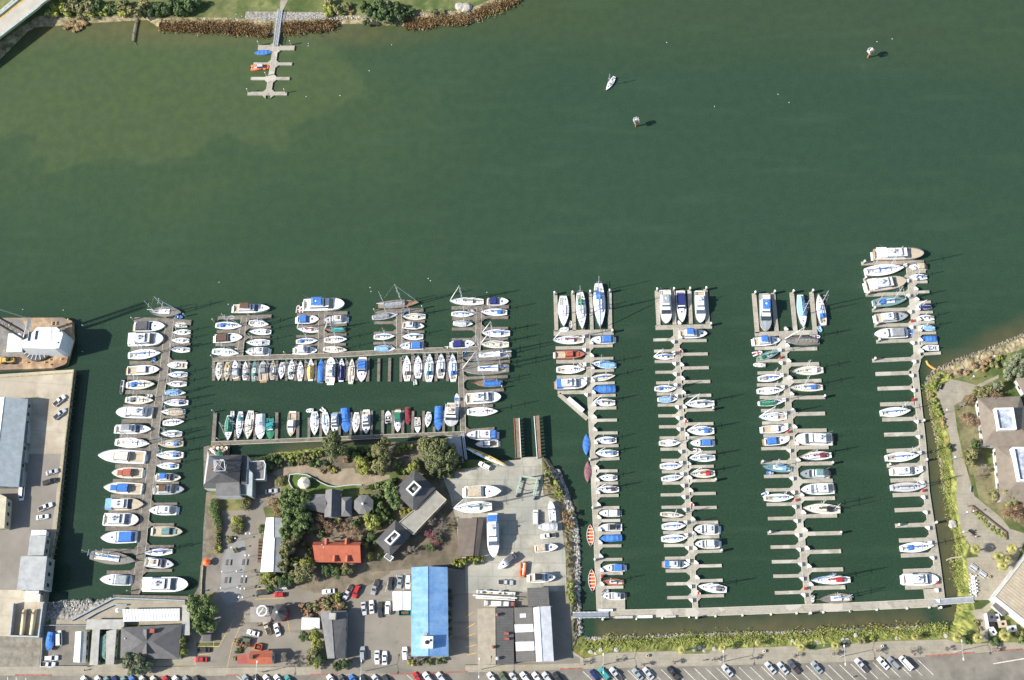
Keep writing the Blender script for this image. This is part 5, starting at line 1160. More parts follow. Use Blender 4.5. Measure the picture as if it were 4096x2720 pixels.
# restaurant with the solarium
r, P = hip('restaurant', 'restaurant with grey cross-hipped roof beside the glazed solarium', 'E', [(1395,960),(1385,1315),(2060,1325),(2095,925)], 4.2, 3.0, SHINGLE, WALLW, k=.42)
gable('', '', 'E', [(1650,985),(1760,990),(1770,1265),(1640,1265)], 5.6, 1.4, SHINGLE, WALLW, root=r, win=False)
on(r, 'chimney', 'E', 1770, 1005, 7.5, 1.6, 1.4, 1.8, TINR2)
for x, y in ((1445,1090),(1560,1100),(1505,1185),(1940,1070),(1580,1040)): on(r, 'roof_vent', 'E', x, y, 7.0, .22, .22, .7, ALU, True)
r, P = flat('solarium', 'long solarium with a white gridded glass roof', 'E', [(1408,752),(2068,742),(2068,882),(1425,895)], 3.6, WHT, WALLW, parapet=0, win=False)
gm = mat('white_panes', (.68,.70,.72), .3, 0, .1, .4); 
for m_ in (r.children or []): pass
b = MB(); x0, y0 = P[0]; ex = (Vector(P[1])-Vector(P[0])); ey = (Vector(P[3])-Vector(P[0]))
for i in range(1, 19): c_ = Vector(P[0]) + ex*i/19 + ey*.5; b.obox(c_, ey, ey.length*.98, .07, 3.6, 3.66)
for j in range(1, 6): c_ = Vector(P[0]) + ey*j/6 + ex*.5; b.obox(c_, ex, ex.length*.98, .07, 3.6, 3.65)
b.build('glazing_bars', mat('bar_brown', (.42,.38,.36), .7), r)
flat('shed', 'flat pale roof between the fenced lot and the solarium', 'E', [(1005,868),(1428,868),(1430,940),(1400,980),(985,985)], 3.3, CONR, WALLG, parapet=0)
flat('trailer', 'left of two long pale trailers below the flat shed', 'E', [(1065,975),(1150,975),(1125,1395),(1030,1395)], 3.2, CONR, WALLG, parapet=0, cat='trailer', group='pale trailers')
flat('trailer', 'right of two long pale trailers below the flat shed', 'E', [(1225,1005),(1342,975),(1310,1390),(1215,1385)], 3.2, CONR, WALLG, parapet=0, cat='trailer', group='pale trailers')
gm_ = cloth('g'); b = MB(); q = poly('E', [(1150,1060),(1225,1030),(1235,1180),(1210,1330),(1140,1300),(1135,1150)], ZL+2.4); o_ = sum(q, Vector())/6; b.prism(rel(q, o_), 2.0, 2.4, shrink(rel(q, o_), .8)); b.prism(shrink(rel(q, o_), .7), 0, 2.0); t_ = b.build('tarpaulin_heap', mat('canvas_pale_green', (.14,.24,.20), .85, 0, .3, 1.2, .1), label='pale green tarpaulin stretched between the two trailers', cat='tarpaulin'); t_.location = (o_.x, o_.y, ZL)
r, P = gable('storage_shed', 'long bright white metal shed on the right of the fenced lot', 'E', [(870,1010),(1000,1010),(985,1370),(845,1360)], 3.2, .9, WHT, WALLW, m2=roofm('off_white_roof', (.62,.6,.52)), off=.6)
flat('outbuilding', 'narrow pale roof strip right of the solarium', 'E', [(2100,702),(2182,702),(2185,1050),(2090,1050)], 3.4, CONR, WALLG, parapet=0)
yard_wall('fence', 'low fence round the lot with the blue-covered boat', 'E', [(1005,1410),(465,1410),(490,960),(500,935),(990,938)], 1.5, .15, GALV, ZL, cat='fence')
# esplanade parapets
yard_wall('parapet_wall', 'blue grey parapet along the waterfront terrace', 'E', [(2130,652),(1335,620),(1290,630),(820,878)], 1.0, .45, mat('parapet_blue', (.30,.36,.40), .7, 0, .12, 1), ZL)
yard_wall('parapet_wall', 'inner blue grey parapet above the solarium terrace', 'E', [(1460,700),(1310,697),(1110,790),(970,872)], 1.0, .35, mat('parapet_blue', (.30,.36,.40), .7, 0, .12, 1), ZL)
def umbrella(c, x, y, r_, m, z, label, h=2.5):
    p = at(c, x, y, z + h); root = thing('parasol', (p.x, p.y, z), label=label, cat='parasol', group='round parasols')
    b = MB(); b.lathe((0,0,h-.35), [(r_,0),(r_,.06),(.08,.6)], 8); b.build('canopy', m, root); b = MB(); b.tube((0,0,0),(0,0,h),.04,.04,6); b.build('pole', ALU, root)
umbrella('E', 1350, 762, .85, paint('W', .7), ZL, 'white round parasol on the terrace above the solarium')
# waterfront restaurant on piles
r, P = hip('waterfront_restaurant', 'dark hip-roofed restaurant built out over the water', 'F', [(275,703),(650,690),(628,1000),(230,1020)], 7.5, 3.4, SHD, WALLW, k=.3, over=1.2)
o = r.location
q = poly('F', [(215,600),(258,585),(500,580),(500,690),(720,690),(715,1140),(215,1072)], ZL+.25); b = MB(); b.prism(rel(q, o), -1.2, .25); b.build('deck', DWOOD, r)
q = poly('F', [(262,640),(275,705),(232,1020),(212,1040)], ZL+4.2); b = MB(); b.prism(rel(q, o), 3.9, 4.2); b.build('balcony', WALLW, r)
for nm, pts, h, m in (('lower_roof', [(360,1005),(620,997),(628,1160),(350,1165)], 6.6, SHG), ('annex_roof', [(636,1030),(712,1028),(708,1145),(630,1140)], 5.0, SHG), ('service_roof', [(655,690),(718,700),(712,1028),(640,1020)], 6.0, SHD), ('porch_roof', [(215,1020),(358,1018),(355,1080),(215,1072)], 5.0, SHD)):
    q = poly('F', pts, ZL+h); b = MB(); b.prism(rel(q, o), 0, h, mit=1); b.build(nm, [WALLW, m], r)
q = poly('F', [(730,845),(778,900),(772,1172),(710,1150)], ZL+5.5); b = MB(); b.prism(rel(q, o), 0, 5.5, mit=1); b.build('stair_wing', [WALLG, GRYM], r)
q = poly('F', [(735,762),(905,755),(930,790),(915,975),(800,975),(735,840)], ZL+3.6); b = MB(); b.prism(rel(q, o), 0, 3.6, mit=1); b.build('kitchen_block', [WALLW, SHG], r)
q = rel(poly('F', [(745,765),(908,758),(925,800),(912,970),(800,972)], ZL+4.5), o); b = MB()
for i in range(4): b.obox((Vector(q[i])+Vector(q[i+1]))/2, Vector(q[i+1])-Vector(q[i]), (Vector(q[i+1])-Vector(q[i])).length, .25, 3.6, 4.6-.01*i)
b.build('parapet', paint('W', .6), r)
q = poly('F', [(335,755),(455,755),(470,875),(340,880)], ZL+12); b = MB(); Q4 = rel(q, o)
for i in range(4):
    a_, b_ = Vector((*Q4[i], 0)), Vector((*Q4[(i+1)%4], 0)); b.tube(a_+Vector((0,0,8.5)), a_+Vector((0,0,12.5)), .12, .12, 5); b.tube(a_+Vector((0,0,12.5)), b_+Vector((0,0,12.5)), .12, .12, 5); b.tube(a_+Vector((0,0,9)), b_+Vector((0,0,12.5)), .08, .08, 4)
    cc = (a_ + Vector((*Q4[(i+2)%4], 0)))/2; b.tube(a_+Vector((0,0,12.5)), cc+Vector((0,0,15)), .12, .1, 5)
b.build('lattice_tower', ALU, r); 
q = rel(poly('F', [(340,760),(450,760),(462,870),(345,872)], ZL+9), o); b = MB(); b.prism(q, 8, 9.6); b.build('tower_base', CONR, r)
for x, y, k in ((305,748,'b'),(320,860,'r'),(410,890,'n'),(430,750,'w')):
    b = MB(); p = at('F', x, y, ZL+12); p = p - o; c0 = Vector((*Vector(Q4[0]).lerp(Vector(Q4[2]), .5), 12)); pp = Vector((p.x, p.y, 12.2)); b.tube(c0, pp, .06, .04, 4); b.box(pp.x-.7, pp.x+.7, pp.y-.06, pp.y+.06, 11.8, 12.8); b.build('flag', cloth(k), r)
umbrella('F', 392, 672, 1.15, cloth('g'), ZL+.3, 'green parasol on the deck of the waterfront restaurant'); umbrella('F', 345, 672, .8, paint('c', .7), ZL+.3, 'pale parasol beside the green one on the restaurant deck')
for i, (x, y) in enumerate([(330,605),(375,610),(420,605),(300,625),(455,625),(320,650),(440,655),(475,610)]):
    p = at('F', x, y, ZL+1); root = thing('dining_table', (p.x, p.y, ZL+.25), label='dining set on the restaurant deck', cat='table', group='dining sets on the restaurant deck')
    b = MB(); b.lathe((0,0,0), [(.3,0),(.05,.05),(.05,.7),(.62,.72),(.62,.77)], 10); b.build('table', paint('W' if i % 2 else 's'), root)
    for k in range(4):
        a_ = k*math.pi/2 + .4; b = MB(); x_, y_ = math.cos(a_)*.95, math.sin(a_)*.95; b.box(x_-.22, x_+.22, y_-.22, y_+.22, .38, .46); b.obox((x_*1.22, y_*1.22), (-math.sin(a_), math.cos(a_)), .44, .06, .4, .9)
        for u_ in (-.18,.18):
            for v_ in (-.18,.18): b.tube((x_+u_, y_+v_, 0), (x_+u_, y_+v_, .4), .03, .03, 4)
        b.build('chair', TEAK, root)
# houses in the garden
r, P = gable('garden_house', 'grey cross-gabled house among the garden trees', 'F', [(1620,1092),(1795,1098),(1790,1420),(1605,1408)], 4.6, 2.2, SHG, WALLW, m2=SHINGLE)
gable('', '', 'F', [(1635,1145),(1640,1370),(1385,1310),(1395,1205)][::1], 4.0, 1.6, SHG, WALLW, root=r, m2=SHINGLE)
flat('garden_annex', 'small grey flat roof on the upper left of the garden house', 'F', [(1485,1143),(1618,1140),(1618,1205),(1480,1207)], 4.3, SHG, WALLW, parapet=0)
hip('', '', 'F', [(1795,1175),(1920,1172),(1915,1395),(1795,1400)], 4.2, 1.8, SHG, WALLW, root=r, k=.3)
def octagon(name, label, c, x, y, r_, h, rise, m, wall, finial=True, squash=1.):
    p = at(c, x, y, ZL + h); root = thing(name, (p.x, p.y, ZL), label=label, cat='building'); rr = r_ * mpp(c, x, y)
    P = [(rr*math.cos(a_), rr*math.sin(a_)) for a_ in [math.pi/8 + k*math.pi/4 for k in range(8)]]
    b = MB(); b.prism(shrink(P, .88), 0, h); b.build('wall', wall, root)
    b = MB(); b.prism(P, h, h + .12, P); b.add([(*q, h+.12) for q in P] + [(0,0,h+rise)], [(i, (i+1)%8, 8) for i in range(8)]); b.build('roof', m, root)
    windows(root, shrink(P, .88), h*.4, h*.7)
    if finial: b = MB(); b.lathe((0,0,h+rise-.3), [(.4,0),(.45,.4),(.15,.7)], 8); b.build('finial', paint('W'), root)
    return root
octagon('garden_pavilion', 'octagonal grey-roofed pavilion right of the garden house', 'F', 2058, 1262, 118, 3.6, 1.8, SHG, WALLC)
octagon('gazebo', 'small white gazebo on the oval lawn', 'F', 1368, 1012, 72, 2.6, 1.5, paint('c', .8), paint('W', .7), False)
octagon('round_shop', 'dark round-roofed shop beside the octagonal frame', 'G', 1078, 1155, 100, 4.6, 2.2, SHD, WALLR)
flat('flat_annex', 'beige flat roof left of the dark round roof', 'G', [(748,1088),(995,1092),(990,1228),(970,1262),(750,1262)], 3.4, roofm('beige_roof', (.30,.27,.235)), WALLC, parapet=0)
def ring(c, x, y, r_, h):
    p = at(c, x, y, ZL + h); rr = r_ * mpp(c, x, y); root = thing('octagonal_frame', (p.x, p.y, ZL), label='open white octagonal frame on the beige flat roof', cat='roof frame')
    P = [Vector((rr*math.cos(a_), rr*math.sin(a_))) for a_ in [math.pi/8 + k*math.pi/4 for k in range(8)]]; b = MB()
    for i in range(8): b.obox((P[i-1]+P[i])/2, P[i]-P[i-1], (P[i]-P[i-1]).length*1.02, .4, h-.35, h-.01*(i%2)); b.tube((*P[i], 3.3), (*P[i], h-.3), .1, .1, 5)
    b.build('rim', paint('W', .7), root)
    b = MB()
    for i in range(4): b.tube((*P[i], h-.3), (*P[i+4], h-.3), .07, .07, 4)
    b.build('brace', CONR, root); b = MB(); b.tube((-rr*.5,-rr*.6,h), (rr*.5,rr*.5,h+1.5), .12, .12, 5); b.build('spar', paint('W'), root)
ring('G', 885, 1132, 58, 6.5)
r, P = gable('gallery', 'long white-roofed shop beside the palms of the plaza', 'G', [(935,60),(1120,60),(1150,300),(905,300)], 4.4, .9, WHT, WALLW, m2=LGR)
gable('', '', 'G', [(905,300),(1150,300),(1150,690),(868,686)], 4.4, 1.6, WHT, WALLW, root=r, m2=LGR, off=.57)
for i in range(7):
    p = at('G', 885 - i*2, 330 + i*38, ZL + 1); b = MB(); b.box(-.8, 1.0, -.75, .75, 2.3, 2.42); b.tube((-.7,0,0),(-.7,0,2.3),.05,.05,4)
    o_ = b.build('awning', paint('B', .8), label='small brown awning, %s of seven along the white shop' % ORD[i], cat='awning', group='awnings of the white shop'); o_.location = (p.x, p.y, ZL)
r, P = gable('red_house', 'long house with orange-red sheet roof and dormers', 'G', [(2028,338),(2025,578),(1500,572),(1478,338)], 5.0, 2.0, TINR, WALLR, off=.22, m2=TINR)
for x, y in ((1632,335),(1865,332),(1725,530),(1872,530)):
    s_ = -1 if y > 400 else 1
    p = at('G', x, y, ZL+6.4) - r.location; b = MB(); b.box(p.x-.6, p.x+.6, p.y-.9, p.y+.9, 5.0, 6.2); b.add([(p.x-.85,p.y-1.1,6.15),(p.x+.85,p.y-1.1,6.15),(p.x+.85,p.y+1.1,6.15),(p.x-.85,p.y+1.1,6.15),(p.x,p.y-1.1,6.9),(p.x,p.y+1.1,6.9)], [(0,4,5,3),(1,2,5,4),(0,1,4),(2,3,5)]); b.build('dormer', [TINR], r)
for x, y in ((1583,372),(1610,380),(1603,402)): on(r, 'roof_vent', 'G', x, y, ZL+6.3, .2, .2, .7, ALU, True)
r, P = gable('red_kiosk', 'small orange-red roofed building near the street', 'H', [(1010,812),(1008,970),(742,972),(750,820)], 4.2, 1.6, TINR, WALLW)
flat('kiosk_annex', 'lower dull red roof on the left of the small red building', 'H', [(600,862),(742,852),(738,965),(602,965)], 3.2, TINR2, WALLR, parapet=0)
on(r, 'cupola', 'H', 775, 890, ZL+5.2, 1.2, 1.2, 1.6, WALLB)
r, P = gable('grey_shop', 'long dark grey gabled building with chimney by the car park', 'H', [(1555,360),(1862,352),(1845,905),(1640,905)], 4.6, 1.4, SHG, WALLG, m2=SHINGLE, off=.45)
on(r, 'chimney', 'H', 1712, 425, ZL+5.0, 2.2, 2.2, 2.4, CONR)
flat('white_shed', 'white-roofed shed left of the long grey building', 'H', [(1345,432),(1550,436),(1550,572),(1338,570)], 3.2, WHT, WALLW, parapet=0)
flat('trash_shelter', 'small dark grey shelter beside the big oak', 'H', [(208,604),(298,606),(292,708),(200,706)], 2.6, SHINGLE, WALLG, parapet=0, win=False)
def pavilion(label, corners, lan, h, rise):
    r, P = hip('dark_pavilion', label, 'I' if corners[0][1] > 800 else 'J', corners, h, rise, SHD, WALLC, k=.36, over=1.0, point=corners[0][1] > 800)
    c = 'I' if corners[0][1] > 800 else 'J'; o = r.location; q = [Vector(p) for p in rel(poly(c, lan, ZL+h+rise+.8), o)]; b = MB()
    for i in range(4): b.obox((q[i-1]+q[i])/2, q[i]-q[i-1], (q[i]-q[i-1]).length + (.5 if i % 2 else -.05), .5, h+rise*.55, h+rise+.8-.01*i)
    b.build('lantern', paint('W', .6), r); b = MB(); b.prism([tuple(v) for v in shrink(q, .9)], h+rise*.5, h+rise*.5+.5, None); b.build('lantern_roof', SHINGLE, r)
    b = MB(); cx = sum(v[0] for v in q)/4; cy = sum(v[1] for v in q)/4; b.lathe((cx,cy,h+rise*.6), [(.9,0),(.9,.5),(.1,1.6)], 6); b.build('lantern_peak', CONR, r); return r
pavilion('large dark square pavilion with a white roof lantern', [(460,912),(700,1132),(440,1390),(207,1162)], [(447,1052),(520,1115),(438,1208),(365,1140)], 5.5, 2.8)
pavilion('smaller dark pavilion with an oblong white lantern', [(235,112),(415,285),(175,535),(2,358)], [(225,242),(278,285),(175,395),(118,348)], 5.0, 2.4)
flat('link_building', 'beige flat-roofed wing joining the two dark pavilions', 'I', [(702,1160),(822,1265),(545,1552),(440,1665),(275,1530),(440,1392),(455,1390)], 4.4, roofm('beige_gravel_roof', (.30,.285,.24)), WALLC, parapet=.4)
flat('entrance_porch', 'white-framed porch at the lower tip of the smaller pavilion', 'J', [(140,500),(215,545),(175,590),(105,540)], 3.0, SHG, paint('W', .7), win=False)
# boatyard buildings
r, P = gable('blue_roof_hall', 'very long hall with bright blue metal roof', 'K', [(420,-145),(835,-148),(845,882),(418,880)], 5.4, 2.1, BLUE, WALLW, off=.48)
for i, y in enumerate([-45,235,338,545]): on(r, 'roof_vent', 'K', 618, y, ZL+6.6, .32, .32, .9, ALU, True)
b = on(r, 'cooling_unit', 'K', 612, 725, ZL+6.0, 4.0, 4.0, 3.0, paint('W', .6)); on(r, 'fan', 'K', 600, 718, ZL+8.9, .6, .6, .5, RUBBER, True); on(r, 'fan', 'K', 645, 695, ZL+8.9, .8, .8, .2, RUBBER); on(r, 'air_intake', 'K', 585, 635, ZL+6.2, 1.3, 1.3, 1.6, LGR)
r, P = gable('workshop', 'brown ribbed-roof workshop beside the hauled-out yacht', 'J', [(955,97),(1252,97),(1190,535),(960,532)], 4.0, .9, BRN, WALLB, off=.75)
r, P = gable('twin_tone_workshop', 'workshop with tan left slope and dark right slope', 'K', [(1180,330),(1595,322),(1600,972),(1185,978)], 5.2, 1.2, TAN, WALLW, m2=TARR)
FLU = mat('flue_rust', (.26,.12,.09), .8, 0, .2, 1)
for x, y, m_ in ((1412,403,FLU),(1365,775,FLU),(1412,905,ALU)): on(r, 'flue', 'K', x, y, ZL+6, .5, .5, 1.8, m_, True)
for x, y in ((1515,618),(1520,680)): on(r, 'roof_hatch', 'K', x, y, ZL+5.6, 1.6, .8, .9, TINR2)
r, P = flat('patchwork_shed', 'shed roofed in alternating white and dark corrugated bays', 'K', [(1600,318),(1812,312),(1845,935),(1628,940)], 5.0, CORR, WALLC, parapet=0)
o = r.location; 
for k, (y0, y1) in enumerate(((512,600),(712,815))):
    q = rel(poly('K', [(1605+k*12,y0),(1820+k*10,y0-5),(1828+k*10,y1-5),(1612+k*12,y1+5)], ZL+5.1), o); b = MB(); b.prism(q, 4.9, 5.12); b.build('roof_panel', WHT, r)
q = rel(poly('K', [(1668,388),(1738,386),(1740,430),(1670,434)], ZL+5.1), o); b = MB(); b.prism(q, 4.9, 5.12); b.build('skylight', WHT, r)
gable('white_workshop', 'workshop with white right slope and grey left slope', 'K', [(1820,318),(2020,298),(2060,938),(1855,940)], 5.4, 1.2, roofm('shade_grey_roof', (.52,.56,.60)), WALLW, m2=WHT, off=.36)  # white gable; shade on the left slope is put into its grey colour
flat('tar_roof_shed', 'dark tar-roofed shed above the patchwork roofs', 'J', [(1753,897),(1995,890),(2010,1105),(1762,1115)], 4.6, TARR, WALLG, parapet=0)
r, P = gable('white_tent', 'white marquee against the blue-roofed hall', 'J', [(202,940),(412,933),(410,1150),(208,1158)], 2.8, .7, paint('W', .8), paint('W', .7), win=False, cat='marquee')
def skip(c, x, y, w_, d_, h, k, label, rot=0.):
    p = at(c, x, y, ZL + h); root = thing('dumpster', (p.x, p.y, ZL), R(rot), label=label, cat='dumpster'); b = MB(); m_ = paint(k, .6)
    b.prism([(-w_/2,-d_/2),(w_/2,-d_/2),(w_/2,d_/2),(-w_/2,d_/2)], .1, .25); 
    for s_ in (-1, 1): b.box(-w_/2, w_/2, s_*d_/2-.06, s_*d_/2+.06, .1, h); b.box(s_*w_/2-.06, s_*w_/2+.06, -d_/2+.06, d_/2-.06, .1, h)
    b.build('bin', m_, root); b = MB(); b.box(-w_*.4, w_*.4, -d_*.35, d_*.35, .25, h*.8, .4, .3); b.build('contents', mat('scrap', (.16,.09,.05), .9, 0, .5, 3, .1), root)
skip('J', 342, 1180, 4.2, 2.0, 1.7, 't', 'teal dumpster below the white marquee', 2)
skip('H', 842, 770, 2.4, 2.0, 1.5, 'o', 'orange-edged dumpster above the small red building', -10)
# east buildings
r, P = hip('community_hall', 'brown-tiled hall around a whitewashed courtyard well', 'S', [(1470,600),(1550,1198),(2230,1240),(2010,580)], 4.6, 3.0, TILEB, WALLW, k=.35)
q = [Vector(p) for p in rel(poly('S', [(1690,745),(1905,740),(1945,995),(1735,1000)], ZL+7.6), r.location)]; b = MB()
for i in range(4): b.obox((q[i-1]+q[i])/2, q[i]-q[i-1], (q[i]-q[i-1]).length + (.5 if i % 2 else -.05), .55, 5.0, 8.6-.01*i)
b.build('roof_well_wall', paint('W', .7), r); b = MB(); b.prism([tuple(v) for v in q], 5.8, 7.7); b.build('roof_well', mat('roof_membrane', (.40,.44,.50), .8, 0, .4, .6), r)
r, P = hip('community_wing', 'lower wing of the brown-tiled hall by the right edge', 'S', [(1690,1200),(1760,1900),(2700,1900),(2600,1200)], 4.6, 3.0, TILEB, WALLW, k=.35)
q = [Vector(p) for p in rel(poly('S', [(1915,1235),(2300,1235),(2360,1650),(1990,1640)], ZL+7.6), r.location)]; b = MB()
for i in range(4): b.obox((q[i-1]+q[i])/2, q[i]-q[i-1], (q[i]-q[i-1]).length + (.5 if i % 2 else -.05), .6, 5.0, 8.6-.01*i)
b.build('roof_well_wall', paint('W', .7), r); b = MB(); b.prism([tuple(v) for v in q], 5.8, 7.7); b.build('roof_well', mat('roof_membrane', (.40,.44,.50), .8, 0, .4, .6), r)
hip('park_house', 'brown-roofed house at the upper right edge', 'S', [(1945,360),(2060,560),(2600,400),(2400,100)], 4.2, 2.0, TILEB, WALLW)
r, P = flat('corrugated_hall', 'large beige ribbed-roof hall in the lower right corner', 'U', [(2018,258),(2470,-330),(3300,300),(2700,800)], 8.5, BEIGEC, WALLW, parapet=.3, win=False)
flat('hall_porch', 'grey-roofed porch on the lower left wall of the beige hall', 'U', [(1985,362),(2030,318),(2165,448),(2120,492)], 3.2, SHINGLE, WALLW, parapet=0, win=False)
yard_wall('compound_wall', 'white wall around the utility compound below the beige hall', 'U', [(1915,455),(1945,625),(1995,620),(2040,690)], 2.2, .35, paint('W', .7), ZL)
for i, (x, y, w_, d_, h, k) in enumerate([(1975,500,2.8,3.2,2.0,'d'),(2040,505,2.0,2.6,1.8,'Y'),(1978,585,2.4,2.2,1.6,'k'),(2110,580,2.8,2.4,1.5,'s'),(2225,635,3.0,2.2,1.5,'Y'),(1998,675,1.6,2.4,1.4,'Y')]):
    p = at('U', x, y, ZL + h); root = thing('utility_unit', (p.x, p.y, ZL), R(8), label='%s utility cabinet in the walled compound, %s from the top' % (CN[k], ORD[i]), cat='utility cabinet')
    b = MB(); b.box(-w_/2, w_/2, -d_/2, d_/2, 0, h, .05, .05); b.build('cabinet', paint(k, .6), root); b = MB(); b.lathe((0,0,h), [(.5,0),(.5,.12),(.35,.15)], 10); b.build('fan', RUBBER, root)
# bridge, top left
def bridge():
    zb = 7.5; P = poly('W', [(-900,785),(-500,495),(0,155),(190,0),(430,-205),(900,-640),(1180,-640),(640,-85),(480,25),(415,85),(0,405),(-500,790),(-800,1020)], zb)
    o = P[0]; root = thing('road_bridge', (o.x, o.y, 0), label='pale concrete road bridge crossing the top left corner', cat='bridge')
    b = MB(); b.prism(rel(P, o), zb - 1.6, zb, mi=0, mit=1); b.build('deck', [mat('bridge_concrete_green', (.33,.40,.33), .8, 0, .15, .4, coord='World'), mat('bridge_roadway', (.47,.43,.36), .85, 0, .1, .2, coord='World')], root)
    for pts, w_, h in (([(-800,1020),(-500,790),(0,405),(415,85),(480,25),(640,-85)], 1.3, .9), ([(-500,495),(0,155),(190,0),(430,-205)], .9, .9), ([(-500,465),(0,128),(150,0)], .9, .9)):
        Q = [Vector(p) for p in rel(poly('W', pts, zb + h), o)]; b = MB()
        for i, (p_, q_) in enumerate(zip(Q, Q[1:])): b.obox((p_+q_)/2, q_-p_, (q_-p_).length, w_, zb - .3, zb + h - .01*i)
        b.build('parapet', mat('bridge_parapet', (.42,.47,.40), .8, 0, .15, .6, coord='World'), root)
    Q = rel(poly('W', [(100,-20),(210,-160),(-500,300),(-500,440)], zb), o)
    for x, y in ((60,290),(-300,560),(330,60)):
        p = at('W', x, y, zb) - o; b = MB(); b.obox((p.x - 3, p.y + 3), (1,-.0), 3, 3, -3, zb - 1.5); b.build('pier', CONCS, root)
bridge()
b = MB(); Q = poly('W', [(-500,560),(0,205),(330,-60),(345,-45),(0,222),(-500,580)], 7.53)
b.add([(q.x, q.y, q.z) for q in Q], [tuple(range(6))]); 
o_ = b.build('bridge_line', YLINE, kind='structure')
if o_.data.polygons[0].normal.z < 0: o_.data.flip_normals()
# barge with deckhouse
def barge():
    P = poly('A', [(-600,205),(0,205),(720,202),(828,240),(835,430),(765,725),(740,745),(625,785),(0,803),(-600,815)], 2.4); o = P[0]
    RUST = mat('rusty_plate', (.31,.18,.095), .8, 0, .25, .25, .01, detail=8, coord='World', col2=(.44,.32,.19)); layer(RUST, (.20,.17,.15), .09, .45, .6, .8, detail=5); layer(RUST, (.10,.06,.04), .7, .62, .75, .7)
    root = thing('barge', (o.x, o.y, 0), label='rust-brown crane barge moored above the wharf', cat='barge')
    b = MB(); b.prism(rel(P, o), -1, 2.4); b.build('hull', RUST, root)
    Q = rel(poly('A', [(-600,255),(0,215),(250,225),(300,330),(240,590),(0,690),(-600,700)], 2.43), o); b = MB(); b.prism(Q, 2.4, 2.43); b.build('deck_plating', mat('barge_grey_deck', (.22,.20,.18), .85, 0, .3, .3, detail=8, coord='World'), root)
    W_ = mat('barge_white', (.66,.69,.70), .5, 0, .08, .4)
    T = rel(poly('A', [(420,305),(655,303),(715,350),(740,385),(690,560),(640,570),(240,560),(230,470),(300,440)], 11.5), o)
    b = MB(); b.prism(T, 2.4, 5.4); b.prism(T, 5.4, 11.5, [tuple(Vector(t).lerp(Vector((sum(q[0] for q in T)/9, sum(q[1] for q in T)/9)), .06)) for t in T]); h_ = b.build('deckhouse', W_, root)
    for x, y in ((695,360),(675,492)): on(root, 'port', 'A', x, y, 11.4, .6, .6, .15, GLASS)
    S = rel(poly('A', [(95,385),(245,385),(250,595),(70,600)], 5.0), o); b = MB(); b.prism(S, 2.4, 5.0); b.build('engine_house', W_, root)
    for x, y in ((340,420),(420,405)): on(root, 'roof_slot', 'A', x, y, 11.5, .9, 3.6, .12, GLASS)
    # half-wheel turntable
    c0 = at('A', 440, 590, 3.2) - o; b = MB(); b.lathe((c0.x, c0.y+2.5, 2.4), [(6.6,0),(6.6,1.4),(6.0,1.6)], 24); b.build('turntable', mat('turntable_grey', (.07,.07,.07), .7, 0, .3, 1), root)
    b = MB()
    for k in range(9):
        a_ = math.pi * (1.12 + .095 * k); b.tube((c0.x, c0.y+2.5, 4.1), (c0.x+6.4*math.cos(a_), c0.y+2.5+6.4*math.sin(a_), 4.1), .16, .16, 4)
    b.build('spoke', W_, root)
    # boom: lattice going left, A-frame mast
    A_ = at('A', 330, 215, 17) - o; B1 = at('A', 250, 440, 6) - o; B2 = at('A', 365, 320, 11) - o
    b = MB(); top = Vector((A_.x, A_.y, 17)); f1 = Vector((B1.x, B1.y, 5)); f2 = Vector((B2.x, B2.y, 11.4)); f3 = f1 + Vector((2.2, .5, 0)); f4 = f2 + Vector((-2, 0, 0))
    for f_ in (f1, f2, f3, f4): b.tube(f_, top + (f_ - f1) * .1, .22, .18, 5)
    for t in (.2, .35, .5, .65, .8): b.tube(f1.lerp(top, t), f2.lerp(top, t + .06), .1, .1, 4); b.tube(f3.lerp(top, t), f4.lerp(top, t + .06), .1, .1, 4); b.tube(f1.lerp(top, t), f3.lerp(top, t + .06), .1, .1, 4)
    b.build('mast_frame', W_, root)
    b = MB(); j0 = Vector((f1.x + 1, f1.y + 1, 7)); e_ = gr(38, 1336, 0) - o; j1 = Vector((e_.x, e_.y, 42)); nrm = Vector((.0, 1, 0)).normalized() * 1.4
    for s_ in (-1, 1):
        for zz in (0, 1.6): b.tube(j0 + nrm*s_ + Vector((0,0,zz)), j1 + nrm*s_*.6 + Vector((0,0,zz)), .38, .3, 4)
    for i in range(30):
        t0, t1 = i/30, (i+1)/30; s_ = 1 if i % 2 else -1
        b.tube(j0.lerp(j1, t0) + nrm*s_ + Vector((0,0,1.6)), j0.lerp(j1, t1) - nrm*s_ + Vector((0,0,1.6)), .08, .08, 4); b.tube(j0.lerp(j1, t0) + nrm*s_, j0.lerp(j1, t1) + nrm*s_ + Vector((0,0,1.6)), .08, .08, 4)
    b.build('boom', mat('boom_dark', (.06,.06,.065), .6, 0, .2, 1), root)
    b = MB(); 
    for s_ in (-.6, .6): b.tube(top + Vector((s_,0,0)), Vector(((at('A',640,460,8)-o).x, (at('A',640,460,8)-o).y + s_*3, 11.6)), .05, .05, 4); b.tube(top + Vector((s_,0,0)), j1, .05, .05, 4)
    b.build('stay', CHROME, root)
    YB = paint('e', .6)
    for x, y in ((115,270),(112,292),(608,262),(655,258),(605,282),(652,280),(770,278),(800,275),(790,225),(290,605),(525,720),(580,690),(60,585),(320,722),(710,682),(585,745)):
        on(root, 'bollard', 'A', x, y, 2.43, .28, .28, .7, YB, True)
barge()
